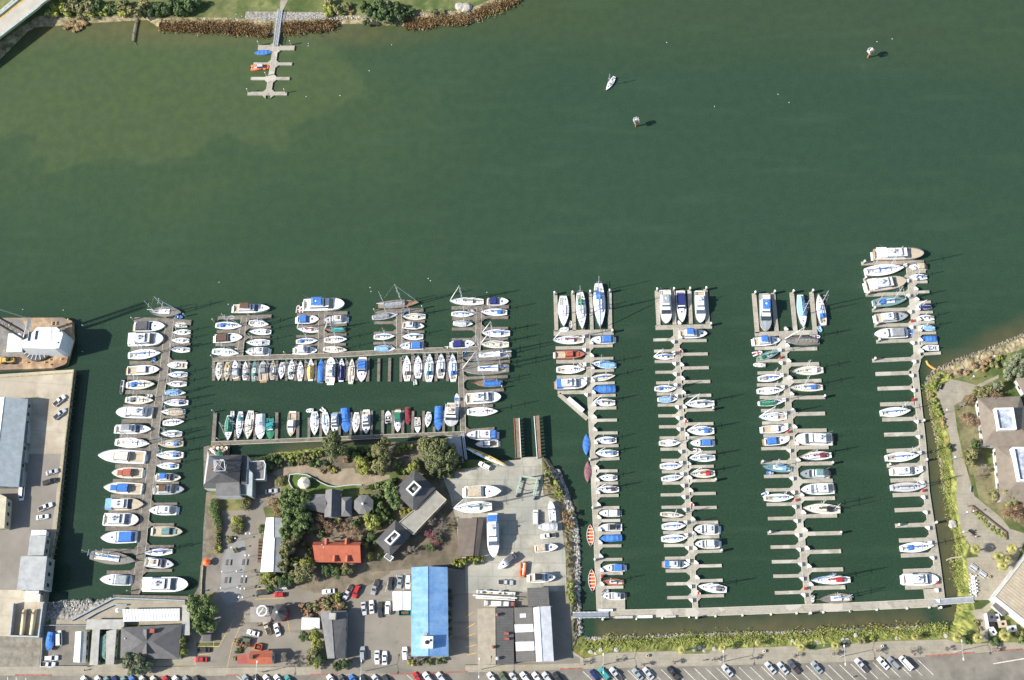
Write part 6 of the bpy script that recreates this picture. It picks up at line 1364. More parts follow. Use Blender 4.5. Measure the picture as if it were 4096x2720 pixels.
def tractor():
    p = at('A', 108, 695, 3.4); root = thing('wheel_loader', (p.x, p.y, 2.4), 0, label='orange-yellow loader parked on the barge deck', cat='loader'); Y_ = paint('e', .5)
    b = MB(); b.box(-2.6, 2.2, -.9, .9, .8, 1.9, .1, .1); b.build('body', Y_, root); b = MB(); b.box(-.7, .7, -.7, .7, 1.9, 3.0, .15, .1); b.build('cab', paint('k'), root)
    b = MB(); b.box(-4.2, -3.0, -1.3, 1.3, .2, 1.1, .3, 0); b.tube((-3.2,-.7,.8), (-1,-.7,1.6), .15, .15, 5); b.tube((-3.2,.7,.8), (-1,.7,1.6), .15, .15, 5); b.build('bucket', Y_, root)
    for x in (-1.7, 1.5):
        for y in (-1.15, 1.15): b = MB(); b.tube((x, y-.25, .75), (x, y+.25, .75), .75, .75, 12); b.build('wheel', RUBBER, root)
tractor()
# timber piles and ladders down the wharf face
b = MB(); 
pts = [(292,1478),(276,1610),(260,1744),(222,2117),(205,2200),(190,2300)]
rootw = thing('wharf_fender', gr(292,1478,0), label='row of timber fender piles and rubbing rail along the wharf edge', cat='wharf fender')
o = rootw.location; Q = [gr(u, v, ZW) - o for u, v in pts]; Q = [Vector((q.x + .35, q.y)) for q in Q]; bb = MB()
for i, (p_, q_) in enumerate(zip(Q, Q[1:])):
    L_ = (q_-p_).length; bb.obox((p_+q_)/2, q_-p_, L_, .35, ZW-.1, ZW+.35-.01*i)
    for k in range(int(L_/2.2)): c_ = p_.lerp(q_, (k+.5)/int(L_/2.2)); b.tube((c_.x+.25, c_.y, -2), (c_.x+.25, c_.y, ZW+.2), .2, .2, 6)
TIMB = mat('tarred_timber', (.13,.10,.055), .9, 0, .3, 2); b.build('fender_piles', TIMB, rootw)['kind'] = 'stuff'; bb.build('coping_rail', mat('yellowed_timber', (.36,.32,.17), .8, 0, .3, .8), rootw)
b = MB(); Q = [gr(u, v, ZW) - o for u, v in ((0,1510),(292,1491))]; p_, q_ = [Vector((q.x, q.y)) for q in Q]
b.obox((p_+q_)/2, q_-p_, (q_-p_).length, .4, ZW, ZW+.35); b.build('coping_rail', mat('yellowed_timber', (.36,.32,.17), .8), rootw)
# boat hoist finger piers
for i, pts in enumerate([[(1600,322),(1660,325),(1682,778),(1622,785)], [(1832,302),(1888,292),(1912,770),(1868,790)]]):
    P = poly('I', pts, 3.0); o = P[0]; root = thing('hoist_pier', (o.x, o.y, 0), label='%s of the two narrow timber piers for the boat hoist' % ('left','right')[i], cat='pier', group='hoist piers')
    b = MB(); b.prism(rel(P, o), 2.5, 3.0); b.build('planking', mat('pier_timber', (.22,.165,.115), .85, 0, .2, .8, coord='World'), root)
    for s_, m_ in ((0, paint('W')), (1, TINR)):
        a_, b_ = Vector(rel(P, o)[0 + s_]), Vector(rel(P, o)[3 - s_]); b = MB(); b.obox((a_+b_)/2, b_-a_, (b_-a_).length, .22, 3.0, 3.3); b.build('runway_rail', paint('W') if s_ != i else mat('rail_rust', (.33,.14,.08), .8, 0, .2, 1), root)
    b = MB(); R_ = [Vector(q) for q in rel(P, o)]
    for k in range(12):
        for s_ in (0, 1): c_ = R_[s_].lerp(R_[3-s_], (k+.5)/12); b.tube((c_.x, c_.y, -2), (c_.x, c_.y, 2.6), .2, .2, 6)
    b.build('pile', TIMB, root)['kind'] = 'stuff'
def hoist():
    z = 6.5; G_ = mat('hoist_green', (.36,.46,.36), .6, 0, .15, 1); q = [at('I', x, y, ZL+z) for x, y in ((1680,990),(1868,1020),(1825,1200),(1632,1170))]; o = sum(q, Vector())/4
    root = thing('boat_hoist', (o.x, o.y, ZL), label='pale green travelling boat hoist at the head of the piers', cat='boat hoist'); Q = [Vector((v.x-o.x, v.y-o.y, z)) for v in q]
    for i, (a_, b_) in enumerate(((0,3),(1,2),(0,1))):
        b = MB(); A_, B_ = Q[a_], Q[b_]; b.obox((A_+B_).xy/2, (B_-A_).xy, (B_-A_).xy.length, .55, z-.6-.02*i, z-.02*i); b.build('top_beam', G_, root)
    for i, v in enumerate(Q): b = MB(); b.tube((v.x*1.06, v.y*1.06, 1.2), (v.x, v.y, z-.5), .3, .25, 6); b.build('leg', G_, root); b = MB(); b.tube((v.x*1.06-.3, v.y*1.06, .75), (v.x*1.06+.3, v.y*1.06, .75), .75, .75, 12); b.build('wheel', RUBBER, root)
    for i, (a_, b_) in enumerate(((0,3),(1,2))): b = MB(); A_, B_ = Q[a_]*1.06, Q[b_]*1.06; b.obox((A_+B_).xy/2, (B_-A_).xy, (B_-A_).xy.length, .4, 1.1, 1.5); b.build('lower_beam', G_, root)
    b = MB()
    for t in (.3, .7):
        p_, q_ = Q[0].lerp(Q[3], t), Q[1].lerp(Q[2], t); m_ = (p_+q_)/2; m_.z = 2.4; b.tube(p_ - Vector((0,0,.5)), m_, .12, .12, 4); b.tube(q_ - Vector((0,0,.5)), m_, .12, .12, 4)
    b.build('sling', RUBBER, root)
hoist()
def rig():
    o = at('J', 1385, 1010, ZL+2); root = thing('drilling_rig', (o.x, o.y, ZL), R(-2), label='pale long pontoon rig crowded with machinery above the workshops', cat='rig'); L_ = 14.; m1 = paint('Y', .6); rnd = random.Random(5)
    for y_, w_ in ((1.9,1.2),(.2,1.5),(-2.0,2.0)): 
        b = MB(); b.box(-L_/2 + (3 if y_ < -1 else 0), L_/2, y_-w_/2, y_+w_/2, .3, 1.2, .1, .05); b.build('pontoon', deckm('c'), root)
    for x, w_, h, k in ((1.2,2.2,1.6,'W'),(4.0,2.0,1.6,'W'),(-3.0,1.2,.9,'Y'),(6.2,1.2,1.0,'R')): b = MB(); b.box(x-w_/2, x+w_/2, -2.9, -1.1, 1.2, 1.2+h, .15, .15); b.build('machinery_cabin', paint(k, .6), root)
    b = MB(); b.tube((-L_/2-1, .5, 2.0), (L_/2+.8, .2, 2.4), .22, .18, 6); b.tube((-L_/2, -.2, 1.8), (L_/2, -.6, 2.2), .15, .15, 6); b.tube((-5, 2.2, 1.6), (L_/2, 2.0, 1.8), .2, .2, 6); b.build('long_boom', paint('W'), root)
    for k in range(14):
        x = rnd.uniform(-L_/2+.5, L_/2-.5); y = rnd.choice((1.8, .3, 2.3)); b = MB(); b.box(x-rnd.uniform(.2,.7), x+rnd.uniform(.2,.7), y-.4, y+.4, 1.2, rnd.uniform(1.5,2.2), .1, .1); b.build('winch', paint(rnd.choice('YWkdyYs'), .6), root)
rig()
# garden wall, waterfront boom
yard_wall('garden_wall', 'low white wall winding round the lawn with the gazebo', 'F', [(1262,1095),(1215,1040),(1192,985),(1205,915),(1300,905),(1395,915),(1470,950),(1560,1005),(1650,1045),(1740,1058),(1830,1045),(1930,1033),(2030,1035)], .9, .28, paint('Y', .7), ZL)
yard_wall('planter_edge', 'dark timber edge on the upper side of the long planter', 'T', [(1255,475),(1305,470),(1520,640),(1700,780),(1708,862)], .7, .3, WALLB, ZL)
yard_wall('outfall_wall', 'pale concrete groyne running into the water below the park', 'T', [(1195,1065),(1060,1080),(1015,1100)], .8, .5, CONC, .9)
P = [at('S', x, y, .1) for x, y in ((835,145),(850,180),(880,205),(915,228),(950,245),(975,255))]; o = P[0]; root = thing('floating_boom', (o.x, o.y, 0), label='string of yellow floats from the dock corner to the shore', cat='floating boom')
for i in range(12):
    t = i/11*5; k = min(4, int(t)); p_ = P[k].lerp(P[k+1], t-k) - o; b = MB(); b.lathe((p_.x, p_.y, -.1), [(.35,0),(.42,.3),(.2,.6)], 8); b.build('float', paint('e'), root)
b = MB(); b.path([p - o + Vector((.4,.4,.15)) for p in P], .1, 5); b.build('rope', TINR2, root)
# ---------------- vehicles ----------------
CPR = {}
def car_proto(typ, k):
    """a car: body shell, glasshouse, wheels, lamps; x forward"""
    L, Wd = dict(sedan=(4.7,1.82), suv=(4.8,1.92), pickup=(5.5,1.95), van=(5.4,2.05), hatch=(4.1,1.72))[typ]
    root = bpy.data.objects.new('parked_' + {'suv':'suv','pickup':'pickup','van':'van'}.get(typ, 'car'), None); m = paint(k, .22)
    def loft(secs, name, mm, par=None):
        b = MB(); n = len(secs); vs = []
        for x, w_, z0, z1 in secs:
            vs += [(x,-w_*.94,z0),(x,-w_,(z0+z1)/2),(x,-w_*.93,z1-.06),(x,-w_*.8,z1),(x,w_*.8,z1),(x,w_*.93,z1-.06),(x,w_,(z0+z1)/2),(x,w_*.94,z0)]
        b.add(vs, [(i*8+j, i*8+(j+1)%8, (i+1)*8+(j+1)%8, (i+1)*8+j) for i in range(n-1) for j in range(8)] + [tuple(range(8)), tuple((n-1)*8+j for j in range(7,-1,-1))])
        o = b.build(name, mm, par or root)
        bm = bmesh.new(); bm.from_mesh(o.data); bmesh.ops.recalc_face_normals(bm, faces=bm.faces); bm.to_mesh(o.data); bm.free(); return o
    H = dict(sedan=.88, suv=1.05, pickup=1.05, van=1.15, hatch=.9)[typ]; hw = Wd/2
    loft([(-L/2,hw*.82,.42,H-.16),(-L/2+.15,hw*.95,.3,H-.02),(-L*.2,hw,.28,H+.02),(L*.15,hw,.28,H),(L*.36,hw*.96,.3,H-.06),(L/2-.12,hw*.84,.34,H-.2),(L/2,hw*.66,.42,H-.32)], 'body', m)
    RF = dict(sedan=1.42, suv=1.75, pickup=1.75, van=2.0, hatch=1.48)[typ]
    c0, c1, t0, t1 = dict(sedan=(-.36,.22,-.20,.05), suv=(-.49,.22,-.44,.08), pickup=(-.12,.24,-.08,.10), van=(-.49,.36,-.47,.26), hatch=(-.46,.22,-.36,.05))[typ]
    b = MB(); w0, w1 = hw*.88, hw*.70
    B4 = [(L*c0,-w0),(L*c1,-w0*.92),(L*c1,w0*.92),(L*c0,w0)]; T4 = [(L*t0,-w1),(L*t1,-w1*.95),(L*t1,w1*.95),(L*t0,w1)]
    b.prism(B4, H-.03, RF-.04, T4); g = b.build('window', GLASS, root)
    b = MB(); b.prism(T4, RF-.05, RF+.02, shrink(T4, .94)); 
    lo = lambda i, f_: (B4[i][0]+(T4[i][0]-B4[i][0])*f_, B4[i][1]+(T4[i][1]-B4[i][1])*f_)
    for i in range(4): b.tube((*lo(i,0), H), (*lo(i,1), RF), .06, .05, 4)
    if typ in ('suv','van'):
        for s_ in (-1,1): b.tube((L*(c0+t0)/2, s_*(w0+w1)/2, H), (L*(c0+t0)/2+.1, s_*w1, RF), .12, .1, 4)
    b.build('roof', m, root)
    if typ == 'pickup':
        b = MB(); b.box(-L/2+.15, L*c0-.05, -hw*.78, hw*.78, H+.02, H+.035); b.build('load_bed', mat('bed_liner', (.05,.045,.04), .9, 0, .3, 2), root)
    for x in (-L*.31, L*.31):
        for s_ in (-1, 1):
            b = MB(); b.tube((x, s_*(hw-.2), .33), (x, s_*(hw+.01), .33), .33, .33, 12); wl = b.build('wheel', RUBBER, root); b = MB(); b.tube((x, s_*(hw-.05), .33), (x, s_*(hw+.02), .33), .2, .2, 8); b.build('rim', ALU, wl)
    for s_ in (-1, 1):
        b = MB(); b.box(L/2-.30, L/2-.06, s_*hw*.62-.17, s_*hw*.62+.17, H-.36, H-.24); b.build('headlight', mat('lamp_glass', (.75,.78,.8), .1, 0, .05, 1), root)
        b = MB(); b.box(-L/2-.01, -L/2+.1, s_*hw*.68-.14, s_*hw*.68+.14, H-.32, H-.18); b.build('tail_light', mat('tail_red', (.35,.02,.02), .2, 0, .05, 1), root)
        b = MB(); b.box(L*c1-.45, L*c1-.28, s_*(hw+.09)-.09, s_*(hw+.09)+.09, H, H+.14); b.build('side_mirror', m, root)
    return root
def dup(root, ob=None):
    c = root.copy(); COL.objects.link(c)
    for ch in [o for o in bpy.data.objects if o.parent == root]:
        d = ch.copy(); COL.objects.link(d); d.parent = c
        for g_ in [o for o in bpy.data.objects if o.parent == ch]:
            e_ = g_.copy(); COL.objects.link(e_); e_.parent = d
    return c
CHC = {}
def car(c, x, y, hx, hy, typ, k, label, z=ZL, group='cars parked around the marina'):
    key = (typ, k)
    if key not in CPR:
        r = car_proto(*key); COL.objects.link(r); CPR[key] = r; CHC[r.name] = [(ch, [g for g in COL.objects if g.parent == ch]) for ch in COL.objects if ch.parent == r]
    else:
        s = CPR[key]; r = s.copy(); COL.objects.link(r)
        for ch, gs in CHC[s.name]:
            d = ch.copy(); COL.objects.link(d); d.parent = r
            for g_ in gs: e_ = g_.copy(); COL.objects.link(e_); e_.parent = d
    p = at(c, x, y, z + .8); q = at(c, x + hx*10, y + hy*10, z + .8); d = q - p
    r.location = (p.x, p.y, z + .03); r.rotation_euler = (0, 0, math.atan2(d.y, d.x))
    n = {'suv':'suv','pickup':'pickup','van':'van'}.get(typ, 'car'); cat = {'suv':'suv','pickup':'pickup','van':'van'}.get(typ, 'car')
    tag(r, CN[k] + ' ' + cat + ', ' + label, cat, group); return r
S_ = 'from left in the row along the bottom street'
n = 0
for c, y, L in (('E',1572,[(965,'sedan','w'),(1125,'sedan','W'),(1222,'hatch','v'),(1318,'sedan','n'),(1418,'hatch','v'),(1520,'sedan','b'),(1640,'suv','Y'),(1765,'sedan','c'),(1905,'sedan','r'),(2020,'suv','W'),(2140,'sedan','y'),(2260,'suv','k')]),
 ('H',1145,[(695,'sedan','x'),(812,'sedan','k'),(935,'sedan','w'),(1060,'sedan','W'),(1180,'hatch','t'),(1672,'suv','W'),(1800,'sedan','d'),(1925,'sedan','b'),(2050,'sedan','k'),(2190,'sedan','Y'),(2310,'sedan','k')]),
 ('K',1118,[(470,'sedan','r'),(590,'suv','w'),(745,'suv','Y'),(1330,'sedan','w'),(1465,'suv','G'),(1585,'sedan','Y'),(1712,'suv','W'),(1848,'sedan','W'),(1965,'suv','Y'),(2085,'suv','k')])):
    for x, t, k in L: car(c, x + 20, y + 12, -.62, -.78, t, k, '%s %s' % (ORD[n], S_)); n += 1
for x, y, t, k in ((290,632,'hatch','n'),(372,620,'suv','t'),(470,625,'pickup','Y'),(655,625,'sedan','x'),(745,618,'sedan','Y'),(955,618,'pickup','k'),(1412,595,'sedan','Y'),(1775,572,'sedan','Y'),(1880,575,'sedan','Y'),(1970,562,'pickup','d'),(2165,568,'sedan','x')):
    car('V', x, y, -.62, -.72, t, k, '%s from left in the slanted street bays' % ORD[n - 33]); n += 1
for x, y, t, k in ((432,1070,'pickup','Y'),(692,1045,'sedan','W'),(810,1045,'suv','y'),(962,1045,'van','w')): car('U', x, y, -.68, -.72, t, k, '%s from left in the slanted street bays' % ORD[n - 33]); n += 1
for c, x, y, hx, hy, t, k, lab in [('A',682,1158,.72,-.62,'pickup','w','upper of two slanted ones on the wharf'),('A',688,1312,.72,-.6,'pickup','Y','lower of two slanted ones on the wharf'),
 ('D',598,540,1,-.3,'sedan','Y','near the wharf edge above a black one'),('D',575,650,1,-.28,'pickup','k','second from top along the wharf edge'),('D',250,785,-.08,1,'van','w','beside the warehouse end wall'),('D',522,942,.9,-.36,'pickup','W','third from top along the wharf edge'),('D',488,1058,1,-.15,'sedan','W','lowest along the wharf edge'),
 ('E',595,1315,1,-.05,'suv','W','in the lower left of the fenced lot'),('E',552,1387,1,.03,'pickup','w','against the bottom fence of the fenced lot'),('E',680,1085,0,-1,'van','W','beside the blue-covered boat in the fenced lot'),
 ('H',182,915,-1,0,'sedan','r','by the gate at the foot of the plaza'),('H',215,805,-1,0,'sedan','k','above the red one at the foot of the plaza'),('F',995,1106,1,-.12,'sedan','Y','in the shaded court beside the waterfront restaurant'),
 ('G',895,918,-1,.05,'suv','k','left of the red one in the plaza bays'),('G',1085,946,-1,.0,'hatch','r','in the plaza bays beside a black one'),('G',1100,860,-1,.02,'van','W','backed into the shrubs above the red car'),
 ('G',1652,908,-1,.1,'sedan','W','alone in the lane, left of two slanted ones'),('G',1875,920,-.5,.9,'pickup','Y','next to the red one at the lane edge'),('G',1972,912,-.38,.92,'suv','r','slanted at the lane edge'),('G',2188,862,-.3,.95,'pickup','y','upright right of the red one'),
 ('G',2060,1105,.12,1,'sedan','Y','leftmost in the middle row of the car park'),('G',2150,1085,-.05,-1,'sedan','w','second in the middle row of the car park'),('G',2250,1120,0,1,'pickup','k','third in the middle row of the car park'),('G',2335,1100,.05,-1,'suv','W','rightmost in the middle row of the car park'),
 ('J',178,850,-.12,1,'sedan','k','left of three by the blue-roofed hall'),('J',285,826,-.12,1,'sedan','x','middle of three by the blue-roofed hall'),('J',382,826,-.03,1,'suv','W','right of three by the blue-roofed hall'),
 ('H',2045,845,0,-1,'suv','x','alone beside the lamp in the lower car park'),('H',2213,890,0,1,'sedan','W','left of two at the bottom of the car park'),('H',2300,897,0,-1,'sedan','W','right of two at the bottom of the car park'),('K',345,850,-.05,-1,'suv','W','under the bare tree beside the blue-roofed hall'),
 ('H',785,608,-.96,-.25,'sedan','W','slanted below the beige flat roof'),('H',945,545,-.35,-1,'pickup','s','below the dark round roof'),('H',1060,572,-.3,-1,'sedan','W','beside the tan one below the round roof'),('H',690,690,-1,-.2,'suv','G','under bare branches above the small red building'),
 ('J',1505,835,1,.05,'pickup','Y','alone in the lower yard'),('I',1262,872,-.85,-.45,'suv','W','under the racing hulls at the ramp'),('I',1852,1465,0,-1,'van','W','among boats at the right of the yard'),('J',1995,298,-1,.12,'pickup','W','below the shrink-wrapped boat')]:
    car(c, x, y, hx, hy, t, k, lab, ZW if c in 'AD' else ZL)
# ---------------- plants ----------------
def leafmat(name, c1, c2):
    m = mat(name, c1, .9, 0, .25, .55, coord='World', col2=c2, stops=(.3,.7)); return m
LV = dict(oak=leafmat('leaf_oak', (.08,.14,.045), (.22,.28,.10)), pine=leafmat('leaf_pine', (.07,.105,.04), (.22,.23,.10)), light=leafmat('leaf_light', (.17,.22,.035), (.40,.40,.10)), dark=leafmat('leaf_dark', (.045,.08,.03), (.12,.17,.06)),
 olive=leafmat('leaf_olive', (.13,.14,.055), (.30,.28,.12)), grey=leafmat('leaf_grey', (.11,.135,.075), (.26,.29,.17)), brown=leafmat('leaf_brown', (.22,.13,.07), (.40,.27,.15)), red=leafmat('leaf_red', (.16,.05,.06), (.30,.12,.13)), rust=leafmat('reed_rust', (.22,.14,.06), (.42,.30,.15)), palm=leafmat('leaf_palm', (.22,.22,.05), (.50,.46,.16)), cover=leafmat('leaf_cover', (.16,.21,.045), (.34,.36,.10)))
BARK = mat('bark', (.16,.12,.09), .9, 0, .3, 3); PALE = mat('bark_pale', (.40,.35,.30), .9, 0, .2, 3); PINK = mat('bark_pinkish', (.28,.20,.17), .9, 0, .2, 3)
def crown_mesh(name, seed, nq, leaf, flat_=.7, lobes=14, core=.35):
    """leaf faces spread through lobes filling a unit crown (radius 1, sitting from z=0 to about 1.4)"""
    rnd = random.Random(seed); b = MB(); C = []
    for i in range(lobes):
        a_ = rnd.uniform(0, 6.283); r_ = math.sqrt(rnd.random()) * .72; C.append((r_*math.cos(a_), r_*math.sin(a_), .35 + rnd.uniform(0, .75) * flat_ * (1.15 - r_*.8), rnd.uniform(.20, .40)))
    for i in range(nq):
        cx, cy, cz, rr = C[i % lobes]
        v = Vector((rnd.gauss(0,1), rnd.gauss(0,1), rnd.gauss(0,1) * .8 + .35)).normalized(); k = rr * rnd.uniform(.72, 1.08)
        p = Vector((cx, cy, cz)) + v * k; n = (v + Vector((rnd.uniform(-.7,.7), rnd.uniform(-.7,.7), rnd.uniform(-.4,.8)))).normalized()
        u = n.orthogonal().normalized(); w_ = n.cross(u); s = leaf * rnd.uniform(.6, 1.4); t = rnd.uniform(.5, 1.)
        b.add([p - u*s, p + w_*s*t, p + u*s, p - w_*s*t], [(0,1,2,3)])
    me = bpy.data.meshes.new(name); me.from_pydata(b.v, [], b.f); me.update(); return me
def branch_mesh(name, seed, r_=1., depth=4, spread=.8):
    rnd = random.Random(seed); b = MB()
    def grow(p, d, l, rad, dep):
        q = p + d * l; b.tube(p, q, rad, rad * .65, 4 if dep < 3 else 5)
        if dep == 0: return
        for k in range(rnd.choice((2,3,3)) + (dep == depth)):
            nd = (d * .75 + Vector((rnd.uniform(-1,1), rnd.uniform(-1,1), rnd.uniform(-.25,.5))) * spread).normalized(); grow(q, nd, l * rnd.uniform(.62, .85), rad * .6, dep - 1)
    grow(Vector((0,0,0)), Vector((0,0,1)), .34, .045, depth)
    tips = [Vector(v) for v in b.v[::7] if v[2] > .35]
    for i in range(900):
        p = rnd.choice(tips); d = Vector((rnd.uniform(-1,1) + p.x, rnd.uniform(-1,1) + p.y, rnd.uniform(-.3,.9))).normalized(); u = d.orthogonal().normalized() * .011; q = p + d * rnd.uniform(.08, .22)
        b.add([p - u, p + u, q + u*.4, q - u*.4], [(0,1,2,3)])
    me = bpy.data.meshes.new(name); me.from_pydata(b.v, [], b.f); me.update(); return me
def palm_mesh(name, seed):
    rnd = random.Random(seed); b = MB()
    for k in range(80):
        a_ = rnd.uniform(0, 6.283); el = rnd.uniform(-.5, 1.2); d = Vector((math.cos(a_)*math.cos(el), math.sin(a_)*math.cos(el), math.sin(el))); s_ = Vector((-math.sin(a_), math.cos(a_), 0)); L_ = rnd.uniform(.75, 1.)
        P0 = Vector((0,0,0)); P1 = d * L_ * .55; P2 = d * L_ + Vector((0,0,-.22))
        for q in range(5):
            f_ = (q - 2) * .085; b.add([P1 + s_*(f_*.5 - .03), P1 + s_*(f_*.5 + .06), P2 + s_*f_*2.2 + Vector((0,0,-abs(f_)*.6))], [(0,1,2)])
        b.add([P0 - s_*.012, P0 + s_*.012, P1 + s_*.012, P1 - s_*.012], [(0,1,2,3)])
    me = bpy.data.meshes.new(name); me.from_pydata(b.v, [], b.f); me.update(); return me
CM = {'big': [crown_mesh('crown_big', 10+i, 5200, .052, .7, 26) for i in range(3)], 'mid': [crown_mesh('crown_mid', 20+i, 2600, .072, .7, 16) for i in range(3)], 'bush': [crown_mesh('crown_bush', 30+i, 900, .11, .45, 9) for i in range(3)],
      'clip': [crown_mesh('crown_clipped', 40, 3000, .055, .35, 40)], 'wisp': [crown_mesh('crown_wispy', 50+i, 900, .05, .7, 16) for i in range(2)]}
BM_ = [branch_mesh('branches', 60+i, depth=6, spread=.9) for i in range(3)]; PM = [palm_mesh('palm_fronds', 70+i) for i in range(2)]
TN = [0]; MCACHE = {}
def withmat(me, m):
    k = (me.name, m.name)
    if k not in MCACHE: c = me.copy(); c.materials.clear(); c.materials.append(m); MCACHE[k] = c
    return MCACHE[k]
KIND = dict(oak='broadleaf_tree', pine='pine_tree', light='leafy_tree', dark='dark_tree', olive='olive_green_tree', grey='grey_green_tree', brown='bare_brown_tree', red='red_twig_tree')
KLAB = dict(oak='broad dark green tree', pine='large conifer', light='bright yellow-green tree', dark='deep green tree', olive='olive green tree', grey='grey-green tree', brown='russet half-bare tree', red='red-twigged bare tree', bare='leafless grey tree', palm='fan palm', bush='shrub')
def tree(c, x, y, r_, kind, h, where, z=ZL, bush=False, label=None, size=None, group=None):
    TN[0] += 1; rnd = random.Random(TN[0] * 13); R_ = r_ * mpp(c, x, y)
    p = at(c, x, y, z + h * .6)
    lab = (label or ('shrub, ' + CN.get(kind, kind) if False else (KLAB[kind] if not bush else {'oak':'dark green','light':'yellow-green','dark':'deep green','olive':'olive','brown':'brown','grey':'grey-green','pine':'dark green','red':'reddish','palm':'yellowish','rust':'rust-brown','cover':'green'}[kind] + ' shrub'))) + ', ' + where
    if bush:
        me = withmat(rnd.choice(CM[size or 'bush']), LV[kind]); o = bpy.data.objects.new('shrub', me); COL.objects.link(o); o.location = (p.x, p.y, z - .1); o.scale = (R_*1.08, R_*1.08, max(.5, h / 1.15)); o.rotation_euler = (0,0,rnd.uniform(0,6)); tag(o, lab, 'shrub', group or 'shrubs on the shore'); return o
    root = thing({'bare':'bare_tree','palm':'fan_palm'}.get(kind) or KIND[kind], (p.x, p.y, z), rnd.uniform(0, 6), label=lab, cat='palm' if kind == 'palm' else 'tree', group=group or ('fan palms' if kind == 'palm' else 'trees on the shore'))
    if kind == 'palm':
        o = bpy.data.objects.new('crown', withmat(rnd.choice(PM), LV['palm'])); COL.objects.link(o); o.parent = root; o.location = (0,0,h-.6); o.scale = (R_*1.05, R_*1.05, R_*.9)
        b = MB(); b.tube((0,0,-.2),(0,0,h-.4),.32,.24,8); b.build('trunk', BARK, root); return root
    if kind in ('bare', 'brown', 'red'):
        o = bpy.data.objects.new('branches', withmat(rnd.choice(BM_), {'bare':PALE,'brown':PINK,'red':LV['red']}[kind])); COL.objects.link(o); o.parent = root; o.scale = (R_*.85, R_*.85, h*.62)
        if kind != 'bare':
            o = bpy.data.objects.new('crown', withmat(rnd.choice(CM['wisp']), LV[kind])); COL.objects.link(o); o.parent = root; o.scale = (R_*1.05, R_*1.05, h*.55); o.location = (0,0,h*.22)
        b = MB(); b.tube((0,0,-.2),(0,0,h*.3),.22,.18,7); b.build('trunk', BARK, root); return root
    me = rnd.choice(CM[size or ('big' if R_ > 3.6 else 'mid')]); o = bpy.data.objects.new('crown', withmat(me, LV[kind])); COL.objects.link(o); o.parent = root; o.scale = (R_*1.08, R_*1.08, h*.62); o.location = (0,0,h*.22)
    b = MB(); b.tube((0,0,-.3),(0,0,h*.55),max(.15,h*.035),max(.08,h*.02),8)
    for k in range(5):
        a_ = k*1.257 + .3; b.tube((0,0,h*(.28+.04*k)), (math.cos(a_)*R_*.55, math.sin(a_)*R_*.55, h*.65), h*.015, h*.006, 5)
    b.build('trunk', BARK, root); return root
def grove(c, rows, where, mul=1., **kw):
    rows = [(r[0], r[1], r[2]*mul, r[3], r[4]*(1+(mul-1)*.5)) for r in rows]
    cnt = {}
    for r in rows: cnt[r[3]] = cnt.get(r[3], 0) + 1
    k = {}
    for r in rows:
        k[r[3]] = k.get(r[3], 0) + 1
        w_ = ('%s %s' % (ORD[k[r[3]]-1], where)) if cnt[r[3]] > 1 else where.replace('from left ', '')
        tree(c, *r[:3], r[3], r[4], w_, **kw)
grove('F', [(1725,600,150,'pine',13),(1690,500,105,'pine',12),(2030,780,90,'light',7),(2240,830,105,'olive',9),(2080,870,70,'light',6),(2250,650,110,'olive',11),(2310,540,60,'olive',10)], 'from left in the garden above the path')
grove('I', [(600,640,115,'olive',12),(680,700,160,'pine',14),(800,720,160,'pine',15),(700,850,120,'pine',12),(850,830,100,'pine',10),(440,905,75,'light',6),(200,1160,110,'oak',9),(230,1290,85,'oak',8),(150,1100,60,'oak',7)], 'from left beside the large dark pavilion')
grove('F', [(1180,1190,90,'oak',9),(1280,1180,85,'oak',9),(1390,1180,75,'oak',8),(1180,1320,100,'oak',10),(1310,1330,100,'oak',10),(1420,1420,70,'oak',8),(1200,1460,95,'oak',10),(1330,1480,100,'oak',10)], 'from left in the wood left of the garden house')
grove('G', [(1160,240,80,'oak',9),(1290,230,75,'oak',8),(1190,400,85,'olive',9),(1240,300,75,'olive',8),(1150,470,70,'olive',8),(1340,680,135,'olive',9),(1400,600,85,'light',8),(1135,615,80,'olive',7),(1200,760,80,'dark',6),(960,740,65,'light',5),(1040,800,70,'olive',5),(1120,790,75,'dark',6),(920,790,55,'olive',4),(975,870,50,'oak',5),(1640,660,75,'dark',6),(1740,700,70,'dark',6),(1860,650,75,'olive',6),(2085,380,34,'light',4),(2120,505,48,'light',4),(2245,500,42,'dark',4)], 'from left around the red house')
grove('G', [(110,1040,100,'oak',9),(220,1030,85,'oak',9),(130,1130,95,'oak',10),(270,1150,110,'oak',11),(180,1240,105,'oak',11),(280,1280,85,'oak',9),(190,1350,65,'oak',8)], 'lobe from left of the big oak by the terrace')
grove('E', [(1500,1340,95,'grey',8),(1620,1330,80,'grey',8),(1580,1430,90,'grey',8),(1690,1400,70,'grey',7),(1510,1470,50,'grey',5),(2085,1120,62,'light',5),(2115,1245,48,'light',5)], 'from left by the grey hipped restaurant')
grove('F', [(1010,1230,90,'brown',6),(1060,1320,80,'brown',6),(1540,1450,85,'brown',6),(1650,1520,75,'brown',6),(1880,1430,80,'bare',6),(2060,1065,60,'bare',5),(2210,1120,70,'bare',5),(2150,1450,105,'light',7)], 'from left around the garden house')
grove('G', [(1850,180,75,'brown',6),(1960,240,80,'brown',6),(1700,280,60,'bare',5),(800,680,60,'bare',5),(2140,280,60,'dark',5)], 'from left above the red house')
grove('J', [(640,120,90,'bare',7),(760,160,110,'bare',8),(700,260,90,'bare',7),(640,290,75,'red',5),(700,360,60,'red',4),(420,450,90,'bare',6),(350,500,60,'bare',5),(640,430,60,'dark',3),(750,330,40,'dark',3)], 'from left between the pavilions and the brown workshop')
